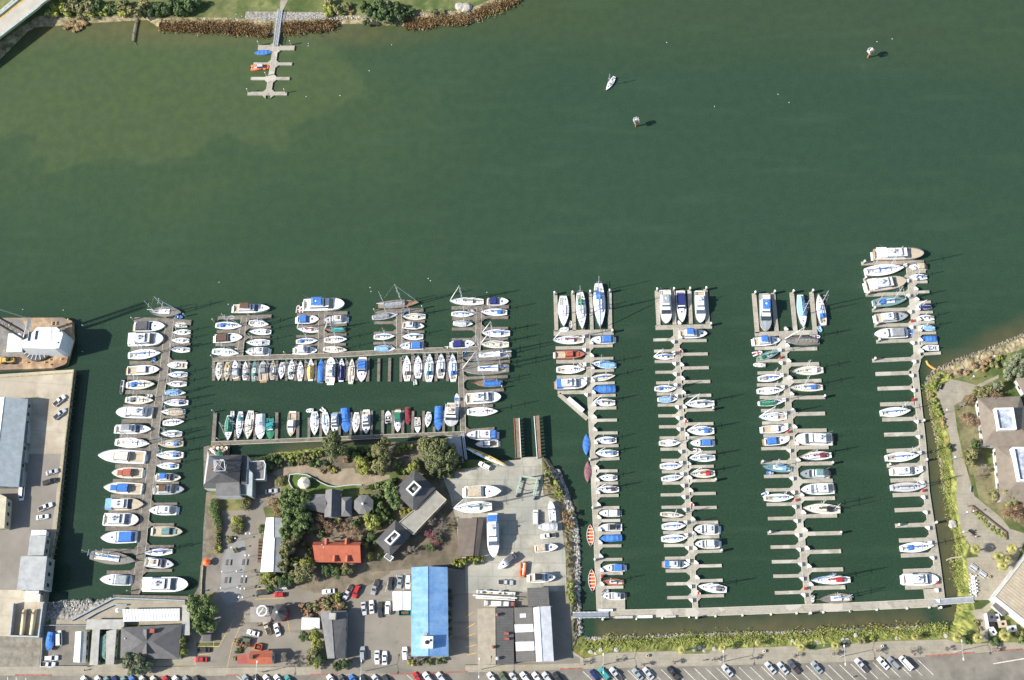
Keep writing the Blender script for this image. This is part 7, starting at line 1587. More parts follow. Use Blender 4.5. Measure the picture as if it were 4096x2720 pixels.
grove('J', [(925,610,50,'light',4),(990,620,48,'light',4),(1040,575,52,'light',5),(1100,545,48,'light',4),(1160,575,48,'light',5),(1225,560,42,'light',4)], 'from left in the hedge below the brown workshop', bush=True)
grove('H', [(1480,300,75,'olive',3.5),(1560,260,70,'brown',3),(1640,240,75,'olive',3.5),(1750,190,60,'light',4),(1600,340,80,'brown',3),(1420,380,65,'brown',3),(1750,300,80,'brown',3),(1830,300,50,'olive',3),(1350,310,50,'brown',2.5),(1690,330,60,'olive',3)], 'from left in the thicket above the grey building', bush=True)
grove('H', [(1370,655,66,'dark',4),(1495,640,80,'light',6),(1520,730,75,'light',6),(1490,830,80,'olive',6),(1550,900,75,'dark',5),(1450,920,60,'olive',5),(1510,960,55,'light',4),(1760,985,65,'dark',5),(1850,960,65,'dark',5),(1140,880,95,'bare',6),(1200,960,70,'bare',5),(1370,900,95,'bare',7),(1330,960,60,'bare',5),(820,520,50,'bare',4),(700,750,45,'brown',3)], 'from left near the grey building')
grove('H', [(600,700,48,'rust',2.5),(630,745,45,'brown',2.5),(600,820,38,'dark',2),(575,900,32,'olive',1.5),(640,800,30,'olive',1.5)], 'from left beside the small red building', bush=True)
grove('F', [(335,1240,62,'oak',4),(330,1310,66,'oak',4),(355,1390,58,'oak',4),(370,1470,52,'oak',4),(375,1540,50,'olive',3),(680,1245,76,'olive',5),(580,1450,70,'light',3.5),(590,1530,75,'olive',3.5),(1100,985,60,'olive',3),(1060,1000,40,'light',2),(870,1520,42,'oak',3),(1450,780,45,'dark',3)], 'from left on the plaza edge', bush=True, size='clip')
grove('G', [(375,60,48,'oak',3),(372,130,50,'oak',3),(378,200,45,'olive',3),(375,280,42,'oak',3),(372,350,42,'olive',3),(370,420,50,'light',2.5),(510,300,45,'olive',2.5),(590,150,75,'light',3),(620,90,50,'olive',3),(880,210,35,'olive',2),(580,430,32,'olive',3)], 'from left in the plaza planting', bush=True)
grove('F', [(900,770,70,'dark',4),(960,850,60,'dark',4),(1020,740,60,'dark',4),(1090,780,50,'dark',3),(1150,710,45,'cover',3),(1220,725,45,'cover',3),(1290,700,50,'cover',3),(1230,790,35,'dark',2),(1370,690,45,'olive',3),(1330,770,45,'olive',3),(1410,740,40,'olive',3),(1480,680,50,'cover',3),(1550,680,40,'cover',3),(1520,790,45,'oak',2.5),(1600,780,40,'dark',2.5),(1640,840,40,'olive',2),(1720,860,40,'light',2),(1050,690,30,'brown',2),(1880,660,60,'dark',3),(1970,640,55,'dark',3),(2060,630,60,'dark',3),(2120,700,60,'dark',3),(1860,740,45,'brown',2),(1580,880,30,'rust',1.5),(1690,880,30,'rust',1.5)], 'from left on the bank above the garden', bush=True)
grove('I', [(260,690,45,'cover',2.5),(330,660,45,'cover',2.5),(410,650,40,'cover',2.5),(330,1400,45,'light',3),(380,1385,40,'light',3),(200,1050,45,'dark',3),(40,1090,50,'oak',3),(70,1460,70,'oak',4),(20,1540,60,'light',4),(970,900,40,'olive',3),(910,870,40,'dark',3),(890,900,40,'olive',3)], 'from left around the dark pavilion', bush=True)
grove('I', [(1975,905,42,'olive',2.5),(1990,960,42,'oak',2.5),(2030,1010,48,'olive',2.8),(2015,1060,35,'dark',2),(2070,1080,48,'light',2.8),(2100,1130,45,'olive',2.8),(2125,1180,48,'light',2.5),(2150,1230,42,'olive',2.5),(2090,1190,35,'light',2),(2190,1430,38,'brown',2),(2260,1420,38,'olive',2),(2230,1510,42,'brown',2),(2280,1540,38,'rust',2)], 'from left on the rocky yard bank', bush=True)
grove('J', [(2190,120,30,'brown',1.2),(2215,200,30,'olive',1.2),(2215,400,32,'brown',1.2),(2225,560,30,'olive',1.2),(2215,640,28,'brown',1),(2245,860,45,'cover',2),(2240,940,48,'cover',2),(2270,1000,45,'cover',2),(2260,1060,38,'cover',2)], 'from top left on the lower yard bank', bush=True)
grove('K', [(862,130,28,'dark',2),(870,200,28,'dark',2),(865,290,30,'dark',2),(868,380,28,'dark',2),(862,470,28,'dark',2),(870,560,28,'dark',2),(868,640,28,'olive',2),(620,945,42,'oak',2.5),(725,937,38,'oak',2.5),(560,935,30,'dark',2),(790,925,40,'dark',2),(420,955,45,'light',2),(490,960,30,'olive',1.5)], 'from top along the blue-roofed hall', bush=True)
grove('K', [(410,870,85,'bare',6),(480,900,60,'bare',5)], 'from left at the foot of the blue-roofed hall')
grove('S', [(1900,200,95,'grey',9),(1990,130,100,'grey',10),(1870,300,85,'grey',8),(1980,260,90,'grey',9),(2080,190,90,'grey',9),(1480,520,85,'olive',6),(1590,500,80,'olive',6),(1560,570,60,'olive',5),(1700,450,75,'grey',6),(1770,440,60,'olive',6),(1330,1330,75,'olive',6),(1420,1290,85,'olive',7),(1390,1410,60,'olive',6),(1450,1180,65,'dark',6),(1290,680,80,'bare',6),(1380,620,70,'brown',5),(1560,800,80,'bare',6),(1580,920,90,'bare',6),(1600,680,80,'bare',6),(1320,830,70,'brown',5),(1850,1380,100,'bare',7),(1560,1480,110,'bare',6),(1500,1560,80,'bare',6),(1650,640,110,'bare',8),(1780,640,100,'bare',8),(1850,1340,110,'bare',8),(1880,1500,110,'bare',8),(1700,560,90,'brown',7),(1430,900,90,'brown',6),(1500,1000,90,'bare',7)], 'from left in the park by the brown-tiled hall')
grove('S', [(960,350,50,'olive',2),(920,430,48,'cover',1.8),(950,480,38,'cover',1.5),(900,560,35,'brown',1.5),(930,640,42,'cover',1.8),(970,720,42,'cover',1.8),(1000,800,42,'cover',1.5),(1040,880,42,'rust',1.5),(1060,960,36,'brown',1.2),(1120,330,40,'light',1.5),(1240,270,42,'brown',1.5),(1340,280,42,'brown',1.5),(1430,190,50,'brown',2),(1600,130,60,'brown',2),(1700,180,60,'olive',2.5),(1750,90,50,'light',2),(1560,230,50,'brown',2),(1130,1200,40,'dark',2.5),(1150,1250,32,'dark',2)], 'from top left on the curving park bank', bush=True)
grove('T', [(1690,330,100,'olive',6),(1790,300,90,'olive',6),(1750,420,80,'olive',6),(1560,350,70,'olive',5),(1830,560,100,'brown',6),(1740,560,90,'brown',6),(1880,440,70,'brown',6),(1650,120,100,'bare',6),(1760,120,90,'bare',6)], 'from left below the brown-tiled hall')
grove('T', [(1360,560,38,'cover',1),(1400,600,36,'cover',1),(1440,640,36,'cover',1),(1480,690,36,'cover',1),(1540,740,38,'cover',1),(1600,780,40,'cover',1),(1650,810,36,'cover',1),(1310,520,28,'brown',.8)], 'from left in the long planter', bush=True)
grove('T', [(1328,990,66,'palm',6),(1590,1070,72,'palm',7),(1692,1098,56,'palm',6.5),(1640,1178,70,'palm',6.5),(1748,980,72,'palm',7)], 'from left beside the picnic area')
grove('U', [(120,838,60,'palm',4),(1062,733,52,'palm',4),(1555,742,68,'palm',5.5),(1805,748,68,'palm',5),(2125,722,78,'palm',5.5)], 'from left along the promenade by the beige hall')
grove('V', [(1025,425,42,'palm',6),(1367,402,38,'palm',5),(1668,364,32,'palm',3.5),(2030,398,42,'palm',4)], 'from left along the promenade strip')
grove('U', [(450,780,50,'olive',2.5),(570,755,36,'light',2),(1800,560,40,'olive',2),(1840,640,30,'brown',1.5),(2030,790,62,'dark',2.5),(2330,700,60,'olive',4),(2340,780,50,'oak',4),(1690,790,45,'dark',1.5)], 'from left near the utility compound', bush=True)
for i, (c, x, y, r_, h) in enumerate([('V',215,520,60,4.5),('V',480,500,55,4.5),('V',700,540,55,5),('V',960,520,60,5),('V',1310,500,60,5),('V',1620,490,60,5),('V',1980,470,60,5),('U',120,940,70,5),('U',640,900,75,5),('U',1060,900,80,5),('U',1450,880,60,4.5),('U',2020,870,75,5)]):
    tree(c, x, y, r_ * (1 if c == 'U' else .72), 'bare', h, '%s from left along the street pavement' % ORD[i], group='leafless street trees')
grove('F', [(1790,650,55,'dark',4),(1960,700,60,'oak',5),(2200,700,55,'dark',4),(2320,700,55,'oak',5),(2180,1330,60,'dark',4),(2250,1290,60,'dark',5),(2290,1400,60,'oak',5),(1960,1480,60,'oak',5),(1760,1440,50,'olive',4),(1460,1500,60,'olive',5),(2030,1170,40,'oak',3),(1150,1120,50,'oak',5),(1090,1420,60,'olive',5)], 'from left filling the garden thickets', bush=True)
grove('I', [(250,850,60,'oak',4),(340,930,50,'oak',4),(60,1200,60,'dark',5),(40,1330,60,'oak',5),(120,1400,60,'dark',5),(180,1500,50,'dark',4),(560,560,50,'olive',5),(960,780,55,'dark',4),(860,950,60,'dark',4),(760,980,50,'dark',4),(640,960,50,'oak',4),(480,820,50,'oak',4)], 'from left filling the beds by the dark pavilions', bush=True)
grove('G', [(1380,360,50,'dark',4),(1430,430,45,'dark',3),(1400,520,50,'dark',4),(1250,560,60,'oak',6),(1560,240,50,'oak',4),(2180,330,50,'oak',4),(2080,300,50,'dark',3),(2180,420,45,'dark',3),(1330,200,60,'oak',6),(1450,180,60,'oak',5)], 'from left filling the beds by the red house', bush=True)
for i, (c, x, y) in enumerate([('L',1778,1000),('M',1705,378),('M',1775,1390),('N',1855,1005),('O',668,935),('P',793,400),('P',893,1255),('Q',815,1048),('R',775,1015),('S',665,625),('T',735,298),('T',893,1368),('N',690,800)]):
    p = at(c, x, y, ZD + .6); b = MB(); b.box(-.3, .3, -.45, .45, 0, 1.1, .04, .04); b.box(-.34, .34, -.5, .5, 1.1, 1.18); o = b.build('fire_cabinet', paint('r', .5), label='small red fire cabinet, %s from left on the grey docks' % ORD[i], cat='fire cabinet', group='red fire cabinets'); o.location = (p.x, p.y, ZD)
# north shore
grove('W', [(600,120,70,'light',3),(680,60,70,'light',4),(820,50,85,'olive',5),(930,110,70,'olive',4),(1010,60,70,'olive',5),(1060,140,50,'light',3),(1200,110,55,'cover',3),(1290,90,55,'dark',3),(1400,50,60,'olive',5),(1420,130,50,'light',3),(1560,110,75,'olive',6),(1640,60,70,'olive',6),(1700,140,55,'dark',4),(1830,90,60,'dark',5),(1960,60,90,'dark',6),(2090,60,80,'dark',6),(2200,30,80,'dark',6),(2150,110,40,'light',2),(1840,170,30,'light',1.5),(1000,20,60,'dark',4),(760,110,60,'light',3),(1120,40,60,'dark',5)], 'from left on the north bank by the bridge', mul=1.3, z=ZN, bush=True)
grove('W', [(800,250,60,'rust',1.6),(870,290,75,'rust',1.8),(950,280,60,'rust',1.6),(760,300,50,'brown',1.4)], 'of the rust clump at the north-west waterline', z=.2, bush=True)
grove('Y', [(40,90,70,'light',4),(150,100,60,'olive',4),(60,30,60,'olive',4),(250,60,50,'olive',3),(300,130,35,'brown',1.5),(450,60,60,'dark',6),(540,120,70,'dark',6),(640,60,80,'dark',7),(700,140,80,'dark',6),(800,90,75,'dark',6),(860,150,60,'dark',5),(930,130,50,'dark',4),(1000,130,40,'dark',3),(480,240,42,'dark',3),(760,210,50,'dark',3),(600,180,60,'dark',4),(720,40,50,'grey',6),(1250,130,35,'olive',2),(1360,130,30,'olive',1.5)], 'from left on the north bank right of the small dock', mul=1.2, z=ZN, bush=True)
def reeds(name, label, pts, wid, n, m, h=1.3, z=.1, seed=1, leaf=.35):
    """countless reed blades or low growth along a line"""
    rnd = random.Random(seed); b = MB(); P = [gr(u, v, z) for u, v in pts]; ds = [(q-p).length for p, q in zip(P, P[1:])]; T = sum(ds)
    cl = [(rnd.uniform(0, T), rnd.uniform(-wid, wid), rnd.uniform(.8, 2.2)) for i in range(max(8, int(n/60)))]
    for i in range(n):
        c_ = cl[i % len(cl)]; s = c_[0] + rnd.gauss(0, c_[2]); k = 0; s = max(0, min(T-.01, s))
        while s > ds[k]: s -= ds[k]; k += 1
        d = (P[k+1]-P[k]).normalized(); nn = Vector((-d.y, d.x, 0)); p = P[k] + d*s + nn*(c_[1] + rnd.gauss(0, c_[2]*.5)); a_ = rnd.uniform(0, 6.28); u = Vector((math.cos(a_), math.sin(a_), 0)); hh = h*rnd.uniform(.4,1.1)*(1 - .25*abs(rnd.gauss(0,.5)))
        tip = p + Vector((rnd.uniform(-.5,.5), rnd.uniform(-.5,.5), hh)); w_ = leaf*rnd.uniform(.5,1.2)
        b.add([p - u*w_*.5 + Vector((0,0,hh*.35)), p + u*w_*.5 + Vector((0,0,hh*.35)), tip + u*w_*.4, tip - u*w_*.4], [(0,1,2,3)])
    b.build(name, m, label=label, cat='reeds' if 'reed' in name else 'ground cover', kind='stuff')
reeds('reeds', 'rust-brown reeds along the north waterline left of the gangway', [(645,95),(720,102),(800,104),(900,108),(1000,112),(1080,128)], 2.8, 15000, LV['rust'], 1.5, seed=2)
reeds('reeds', 'rust-brown reeds right of the north shore gangway', [(1140,108),(1200,108),(1290,108),(1345,84)], 2.6, 9000, LV['rust'], 1.5, seed=3)
reeds('reeds', 'rust-brown reeds along the north-east waterline', [(1620,95),(1680,92),(1740,86),(1790,84),(1850,78),(1890,66),(1950,40),(2000,20),(2045,0),(2080,-30)], 2.6, 13000, LV['rust'], 1.5, seed=4)
reeds('ground_cover', 'green and rust ground cover on the bank above the street', [(2350,2596),(2439,2590),(2705,2578),(3179,2560),(3452,2545),(3789,2532)], 2.2, 9000, LV['cover'], .55, 1.3, 5, .32)
reeds('ground_cover', 'thicker growth low on the bank by the street', [(2400,2572),(2705,2560),(3179,2545),(3452,2528),(3789,2512)], 1.2, 6000, leafmat('leaf_cover_rust', (.20,.17,.05), (.30,.31,.08)), .5, .7, 6, .32)
reeds('ground_cover', 'grassy growth on the bank beside the rightmost dock', [(3840,2370),(3835,2230),(3845,2180),(3830,2135),(3812,2053),(3800,1990),(3790,1870),(3765,1719),(3735,1600),(3728,1540)], 1.6, 8000, LV['cover'], .5, 1.2, 7, .3)
def rocks(name, label, pts, wid, n, z0, z1, seed, s0=.2, s1=.6, m=None):
    rnd = random.Random(seed); b = MB(); P = [Vector(p) for p in pts]
    ds = [(q-p).length for p, q in zip(P, P[1:])]; T = sum(ds)
    for i in range(n):
        s = rnd.uniform(0, T-.01); k = 0
        while s > ds[k]: s -= ds[k]; k += 1
        d = (P[k+1]-P[k]).normalized(); c_ = P[k] + d*s + Vector((-d.y, d.x))*rnd.uniform(-wid, wid); zz = rnd.uniform(z0, z1); p = gr(c_.x, c_.y, zz); r_ = rnd.uniform(s0, s1)
        vs = []
        for q in ((1,0,0),(-1,0,0),(0,1,0),(0,-1,0),(0,0,1),(0,0,-1)): v = Vector(q) * r_ * rnd.uniform(.6, 1.25); vs.append((p.x+v.x+rnd.uniform(-.1,.1), p.y+v.y, zz+v.z*.7))
        b.add(vs, [(0,2,4),(2,1,4),(1,3,4),(3,0,4),(2,0,5),(1,2,5),(3,1,5),(0,3,5)])
    b.build(name, m or mat('riprap', (.20,.19,.17), .85, 0, .5, 1.0, col2=(.42,.40,.36), coord='World'), label=label, cat='rocks', kind='stuff')
rocks('riprap', 'riprap rocks at the foot of the planted street bank', [(2330,2556),(2460,2552),(2700,2545),(2904,2537),(3179,2531),(3360,2526),(3536,2514),(3720,2509)], 5, 1500, -.1, .35, 11)
rocks('riprap', 'riprap rocks below the yard edge', [(2225,1880),(2262,1975),(2285,2046),(2306,2144),(2308,2300),(2306,2387),(2318,2540)], 12, 1600, -.1, .8, 12, .25, .7)
rocks('riprap', 'riprap rocks beneath the curving park shore', [(4096,1340),(3960,1398),(3850,1435),(3760,1475),(3718,1500),(3706,1535),(3722,1610),(3745,1730),(3768,1860),(3785,1970)], 8, 900, -.1, .5, 13, m=mat('shore_stone', (.15,.13,.09), .9, 0, .3, 1.0, col2=(.30,.27,.20), coord='World'))
rocks('riprap', 'grey rubble slope beside the fenced lot', [(215,2435),(280,2425),(370,2425)], 24, 900, .1, 1.2, 14, .3, .7)
rocks('riprap', 'pale stones scattered along the north shore', [(900,66),(1050,66),(1260,72),(1400,70),(1620,55),(1760,45),(1890,20)], 10, 700, 1.2, 1.5, 15, .15, .45)
for i, (c, x, y, s) in enumerate([('Y',1555,80,2.4),('Y',1625,85,2.6),('V',475,422,1.1),('V',262,438,.9),('V',345,425,.9),('V',300,455,.8),('V',1130,425,1.0),('V',1180,410,1.1),('V',1215,425,1.1),('V',1298,420,1.1),('V',2165,365,1.0),('V',2225,385,.9),('V',1960,345,.7),('U',215,780,1.0),('U',265,780,1.0),('U',365,715,.8),('U',845,760,.9),('U',1435,728,1.0),('T',1075,690,1.6)]):
    rnd = random.Random(i+90); z = ZN if c == 'Y' else ZL-.5; p = at(c, x, y, z); bm = bmesh.new(); bmesh.ops.create_icosphere(bm, subdivisions=2, radius=s)
    for v in bm.verts: v.co = v.co * rnd.uniform(.78, 1.1); v.co.z *= .55
    me = bpy.data.meshes.new('boulder'); bm.to_mesh(me); bm.free(); me.materials.append(mat('boulder_stone', (.42,.39,.33), .85, 0, .2, 1.5)); o = bpy.data.objects.new('boulder', me); COL.objects.link(o); o.location = (p.x, p.y, z + .1)
    tag(o, 'pale boulder, %s' % (('on the north-east shore lawn, %s' % ('left','right')[i]) if i < 2 else '%s from left along the planted bank' % ORD[i-2]), 'boulder', 'pale boulders')
# ---------------- street furniture, signs, people ----------------
def street_lamp(c, x, y, h, label, arms=2, a_=90.):
    p = at(c, x, y, ZL); root = thing('street_lamp', (p.x, p.y, ZL), R(a_), label=label, cat='street lamp', group='street lamps')
    b = MB(); b.tube((0,0,0),(0,0,h),.13,.08,7); b.build('pole', ALU, root)
    for s_ in ((-1, 1) if arms == 2 else (1,)):
        b = MB(); b.tube((0,0,h-.3),(s_*1.2,0,h+.25),.06,.06,5); b.tube((s_*1.2,0,h+.25),(s_*2.7,0,h+.3),.06,.05,5); b.build('arm', ALU, root)
        b = MB(); b.box(min(s_*2.5, s_*3.4), max(s_*2.5, s_*3.4), -.2, .2, h+.2, h+.38, .08, .05); b.build('lamp_head', paint('W'), root)
for i, (c, x, y, h) in enumerate([('H',900,1062,9),('H',2080,1050,9),('K',1225,1030,9),('V',362,548,9),('V',1355,525,9),('U',165,975,9.5),('U',1530,915,9.5)]):
    street_lamp(c, x, y, h, 'double-armed street lamp, %s from left along the bottom street' % ORD[i])
for i, (c, x, y) in enumerate([('G',620,320),('G',575,425),('G',470,700),('G',635,695),('G',455,885),('G',645,880),('S',1045,790),('S',1380,375),('S',1150,1375),('T',1275,560),('T',1160,800),('S',1640,120),('T',1200,575)]):
    p = at(c, x, y, ZL); root = thing('lamp_post', (p.x, p.y, ZL), label='slim lamp post, %s' % (('%s in the plaza' % ORD[i]) if i < 6 else '%s along the park walk' % ORD[i-6]), cat='lamp post', group='slim lamp posts')
    b = MB(); b.tube((0,0,0),(0,0,4.2),.07,.05,6); b.build('post', paint('d') if i < 6 else ALU, root); b = MB(); b.lathe((0,0,4.2), [(.1,0),(.28,.15),(.28,.45),(.05,.6)], 8); b.build('lantern', paint('W'), root)
for i, (x, y) in enumerate([(748,255),(740,505),(710,745),(688,885),(665,985)]):
    p = at('G', x, y, ZL+1); root = thing('banner_post', (p.x, p.y, ZL), label='post with white globe lamps, %s down the plaza edge' % ORD[i], cat='lamp post', group='globe lamp posts'); b = MB(); b.tube((0,0,0),(0,0,3.4),.06,.05,6); b.tube((-.7,0,3.2),(.7,0,3.2),.04,.04,4); b.build('post', paint('d'), root)
    for s_ in (-1, 1): b = MB(); b.lathe((s_*.7,0,3.2), [(.1,0),(.36,.25),(.36,.45),(.1,.7)], 8); b.build('globe', paint('W'), root)
def bench(c, x, y, a_, label, m=None, group='benches'):
    p = at(c, x, y, ZL+.4); root = thing('park_bench', (p.x, p.y, ZL), R(a_), label=label, cat='bench', group=group); m = m or TEAK
    b = MB(); b.box(-1.1, 1.1, -.28, .28, .4, .47); b.build('seat', m, root); b = MB(); b.box(-1.1, 1.1, .26, .33, .5, .95); b.build('backrest', m, root)
    for s_ in (-.9, .9): b = MB(); b.box(s_-.05, s_+.05, -.25, .3, 0, .4); b.build('leg', RUBBER, root)
for i, (x, y) in enumerate([(483,576),(513,576),(672,573),(702,573),(470,780),(500,780),(652,780),(682,780)]):
    p = at('G', x, y, ZL+.4); b = MB(); 
    root = thing('plaza_bench', (p.x, p.y, ZL), R(88), label='long backless bench, %s plaza pair from the top left, %s one' % (ORD[i//2], ('left','right')[i%2]), cat='bench', group='plaza benches')
    b.box(-1.05, 1.05, -.40, .40, .40, .5); b.build('seat', paint('d', .7) if i % 2 == 0 else mat('bench_grey', (.25,.24,.22), .8), root)
    for s_ in (-.8, .8): b = MB(); b.box(s_-.15, s_+.15, -.3, .3, 0, .4); b.build('leg', CONC, root)
bench('S', 1028, 462, 62, 'dark bench on the paved bulge above the rightmost dock', RUBBER); bench('T', 1290, 780, -40, 'dark bench facing the water near the long planter', RUBBER); bench('T', 1290, 285, 80, 'pale bench on the park walk verge', paint('Y'))
def picnic(c, x, y, a_, label):
    p = at(c, x, y, ZL+.7); root = thing('picnic_table', (p.x, p.y, ZL), R(a_), label=label, cat='picnic table', group='picnic tables'); m = paint('Y', .7)
    b = MB(); b.box(-1.3, 1.3, -.42, .42, .7, .78); b.build('table_top', m, root)
    for s_ in (-1, 1): b = MB(); b.box(-1.3, 1.3, s_*.85-.17, s_*.85+.17, .4, .47); b.build('bench_seat', m, root); b = MB(); b.box(s_*.9-.08, s_*.9+.08, -.8, .8, 0, .7, 0, .4); b.build('leg', GALV, root)
picnic('T', 1320, 1190, -38, 'upper left grey picnic table beside the palms'); picnic('T', 1425, 1268, -38, 'lower right grey picnic table beside the palms')
for i, (x, y) in enumerate([(1312,1305),(1318,1365),(1322,1405),(1325,1445),(1330,1480)]):
    p = at('T', x, y, ZL+.9); root = thing('cafe_table', (p.x, p.y, ZL), label='white cafe set, %s of five below the picnic tables' % ORD[i], cat='cafe table', group='white cafe sets')
    b = MB(); b.lathe((0,0,0), [(.3,0),(.05,.06),(.05,.7),(.75,.72),(.75,.78)], 10); b.build('table', paint('W'), root)
    for k in range(4): a_ = k*1.57+.5; b = MB(); b.obox((1.15*math.cos(a_), 1.15*math.sin(a_)), (math.cos(a_), math.sin(a_)), .5, .5, .38, .46); b.obox((1.4*math.cos(a_), 1.4*math.sin(a_)), (-math.sin(a_), math.cos(a_)), .5, .07, .0, .9); b.build('chair', paint('W'), root)
for i, (c, x, y, k) in enumerate([('V',738,470,'o'),('V',1722,432,'c'),('U',682,845,'c'),('T',1500,1300,'o')]):
    p = at(c, x, y, ZL+.9); root = thing('litter_bin', (p.x, p.y, ZL), label='round litter bin, %s' % ('first on the promenade from the left','second on the promenade from the left','third on the promenade from the left','beside the picnic tables')[i], cat='litter bin', group='litter bins')
    b = MB(); b.lathe((0,0,0), [(.42,0),(.5,.9),(.52,1.0),(.3,1.02),(.28,.8)], 12); b.build('drum', paint('s' if k == 'o' else 'c', .8), root); b = MB(); b.lathe((0,0,.8), [(.28,0),(.28,.05)], 10); b.build('liner', RUBBER, root)
def sculpture():
    p = at('G', 248, 570, ZL+2); root = thing('red_sculpture', (p.x, p.y, ZL), label='round orange-red parasol kiosk on the quay walk', cat='kiosk'); b = MB(); b.lathe((0,0,2.0), [(1.5,0),(1.5,.1),(.2,.8)], 8); b.build('canopy', paint('o', .8), root); b = MB(); b.lathe((0,0,0), [(.9,0),(.9,1.1),(.95,1.15)], 8); b.tube((0,0,0),(0,0,2.1),.06,.06,5); b.build('counter', TINR, root)
sculpture()
yard_wall('timber_rail', 'yellowish timber rail along the quay walk', 'G', [(205,600),(190,800),(185,935)], .9, .3, mat('yellowed_timber', (.36,.32,.17), .8), ZL, cat='rail')
def channel_marker(c, xb, yb, label, rz):
    p = at(c, xb, yb, 0); root = thing('channel_marker', (p.x, p.y, 0), R(rz), label=label, cat='channel marker', group='channel markers'); O_ = mat('marker_post', (.50,.20,.08), .8, 0, .2, 1)
    b = MB(); b.tube((0,0,-2),(0,0,4.2),.32,.26,8); b.build('post', O_, root)
    b = MB(); b.box(-1.0, 1.0, -1.0, 1.0, 4.2, 4.35); b.build('platform', paint('Y', .7), root)
    for k in range(4):
        a_ = k*math.pi/2; x_, y_ = 1.0*math.cos(a_), 1.0*math.sin(a_); b = MB(); b.obox((x_, y_), (-math.sin(a_), math.cos(a_)), 1.4, .08, 4.4, 5.8); b.build('board', paint('W' if k % 2 else 'Y', .6) if k != 3 else O_, root)
    b = MB(); b.path([(.95,.95,5.4),(-.95,.95,5.4),(-.95,-.95,5.4),(.95,-.95,5.4),(.95,.95,5.4)], .05, 4); b.build('railing', CHROME, root); b = MB(); b.lathe((0,0,4.35), [(.3,0),(.3,1.6),(.15,2.2)], 8); b.build('lantern', paint('W'), root)
channel_marker('Z', 315, 688, 'channel marker on an orange post, lower left of the pair', 20); channel_marker('Z', 2112, 155, 'channel marker on an orange post, upper right of the pair', 35)
def pontoon_pipe():
    P = [at('W', x, y, 1.0) for x, y in ((1580,180),(1560,260),(1538,380),(1526,470))]; o = P[-1]; root = thing('jetty', (o.x, o.y, 0), label='narrow old plank jetty reaching out from the north-west bank', cat='jetty'); b = MB()
    for p_, q_ in zip(P, P[1:]): b.obox(((p_+q_)/2 - o).xy, (q_-p_).xy, (q_-p_).length*1.02, .9, .85, 1.0)
    b.build('planking', DWOOD, root); b = MB()
    for p_ in P:
        for s_ in (-.4, .4): b.tube((p_.x-o.x+s_, p_.y-o.y, -2), (p_.x-o.x+s_, p_.y-o.y, 1.2), .1, .1, 5)
    b.build('post', TIMB, root); q = at('W', 1578, 525, .2) - o; b = MB(); b.tube((0,0,.9),(q.x,q.y,.1),.12,.1,5); b.build('fallen_rail', DWOOD, root)
pontoon_pipe()
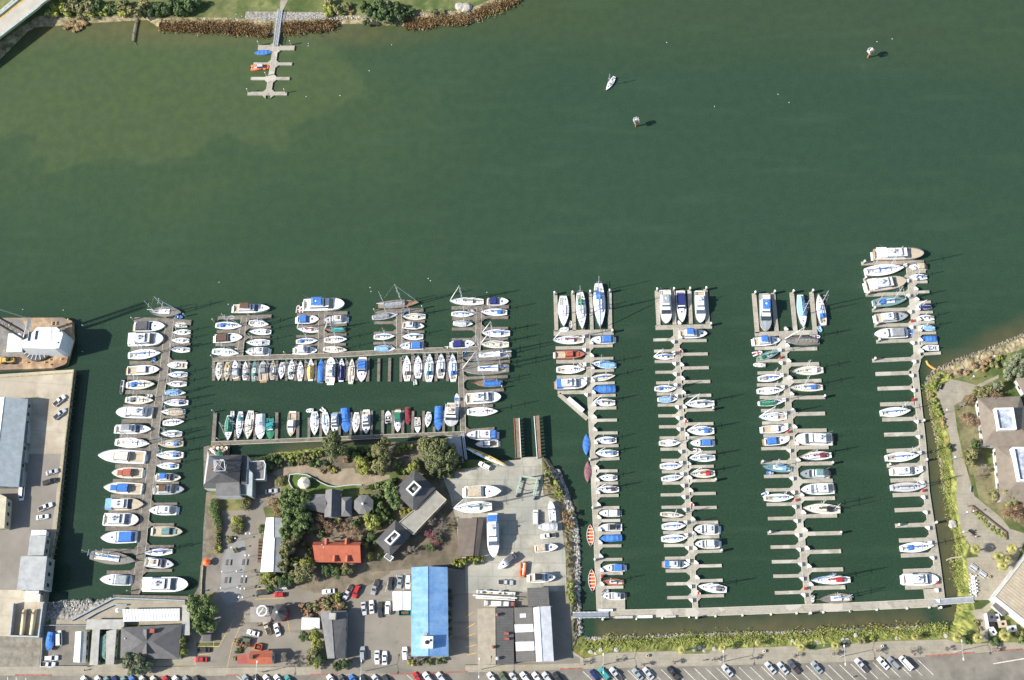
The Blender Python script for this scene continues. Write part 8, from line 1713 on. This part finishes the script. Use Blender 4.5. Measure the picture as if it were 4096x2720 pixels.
def person(c, x, y, a_, shirt, legs, label, z=ZL):
    """small standing or walking figure grown as one skin surface"""
    p = at(c, x, y, z); root = thing('person', (p.x, p.y, z), R(a_), label=label, cat='person', group='people on foot')
    V = [(0,0,.95,.15),(0,0,1.2,.14),(0,0,1.42,.15),(0,0,1.55,.06),(0,0,1.68,.105),(.03,0,1.76,.085),(0,.1,.9,.095),(.13,.1,.5,.062),(.08,.1,.07,.045),(.22,.11,.03,.04),(0,-.1,.9,.095),(-.12,-.1,.5,.062),(-.25,-.1,.09,.045),(-.14,-.11,.03,.04),(0,.2,1.42,.06),(-.06,.25,1.12,.045),(.06,.26,.88,.035),(0,-.2,1.42,.06),(.08,-.25,1.13,.045),(.2,-.25,.92,.035)]
    E = [(0,1),(1,2),(2,3),(3,4),(4,5),(0,6),(6,7),(7,8),(8,9),(0,10),(10,11),(11,12),(12,13),(2,14),(14,15),(15,16),(2,17),(17,18),(18,19)]
    me = bpy.data.meshes.new('body'); me.from_pydata([v[:3] for v in V], E, []); me.materials.append(paint(legs, .8)); o = bpy.data.objects.new('body', me); COL.objects.link(o); o.parent = root
    md = o.modifiers.new('skin', 'SKIN'); 
    for i, v in enumerate(V): me.skin_vertices[0].data[i].radius = (v[3], v[3])
    me.skin_vertices[0].data[0].use_root = True; o.modifiers.new('sub', 'SUBSURF').levels = 1
    b = MB(); b.lathe((0,0,.92), [(.17,0),(.18,.15),(.2,.42),(.17,.55),(.08,.6)], 10, sx=.75, sy=1.15); b.build('shirt', paint(shirt, .8), root); b = MB(); b.lathe((-.01,0,1.66), [(.11,0),(.125,.08),(.09,.15),(.02,.18)], 8); b.build('hair', mat('hair', (.05,.035,.025), .8), root)
if not bpy.data.meshes.get('x'):
    def skinfix(): pass
_m = bpy.data.meshes.new('probe')
for c, x, y, a_, s1, s2, lab in [('H',905,1058,20,'e','n','yellow top, walking on the pavement left of the bare trees'),('H',1575,1025,0,'n','d','dark clothes, walking on the pavement near the grey building'),('V',1208,510,10,'b','k','blue top, on the pavement between two palms'),('E',990,1455,0,'r','k','red top, on the pavement below the fenced lot'),('H',710,400,60,'W','b','white top, at the plaza edge beside the beige roof'),('T',1290,820,0,'o','k','orange top, near the water-facing bench'),('T',1335,840,30,'W','n','white top, near the water-facing bench'),('G',225,905,0,'b','k','blue top, at the quay walk end'),('U',320,1212,0,'W','k','white top, crossing the street lanes')]:
    try: person(c, x, y, a_, s1, s2, 'person in ' + lab)
    except Exception as ex: print('person', ex)
for i, (c, x, y) in enumerate([('A',262,108),('A',728,115),('A',945,290),('A',950,593),('B',1900,145),('B',1913,190),('C',210,40),('C',235,65),('C',885,200),('Z',1417,438),('Z',1502,503),('Z',2300,10),('Z',2182,32),('Z',925,533),('Z',555,38),('Y',768,515),('Y',508,815),('Y',172,1100),('X',1700,680),('X',1695,718),('X',1665,1512),('X',2195,1495),('B',160,82),('B',268,338)]):
    p = at(c, x, y, .1); b = MB(); b.lathe((0,0,0), [(.1,-.1),(.2,0),(.2,.12),(.05,.22)], 8, sx=1.8); b.lathe((.32,0,.15), [(.05,0),(.09,.08),(.04,.18)], 6); b.prism([(-.25,-.28),(.15,-.1),(.15,.1),(-.25,.28)], .16, .2)
    o = b.build('gull', paint('W', .7), label='white gull resting on open water', cat='gull', group='gulls on the water'); o.location = (p.x, p.y, 0); o.rotation_euler = (0,0,i*1.3); o.scale = (.6,.6,.6)
_seen = {}
for o in COL.objects:
    if o.parent is None and o.get('label'): _seen.setdefault(o['label'], []).append(o.name)
for k, v in _seen.items():
    if len(v) > 1 and 'gull' not in k and 'dining' not in k: print('DUP', len(v), k)
print('objects', len(COL.objects))
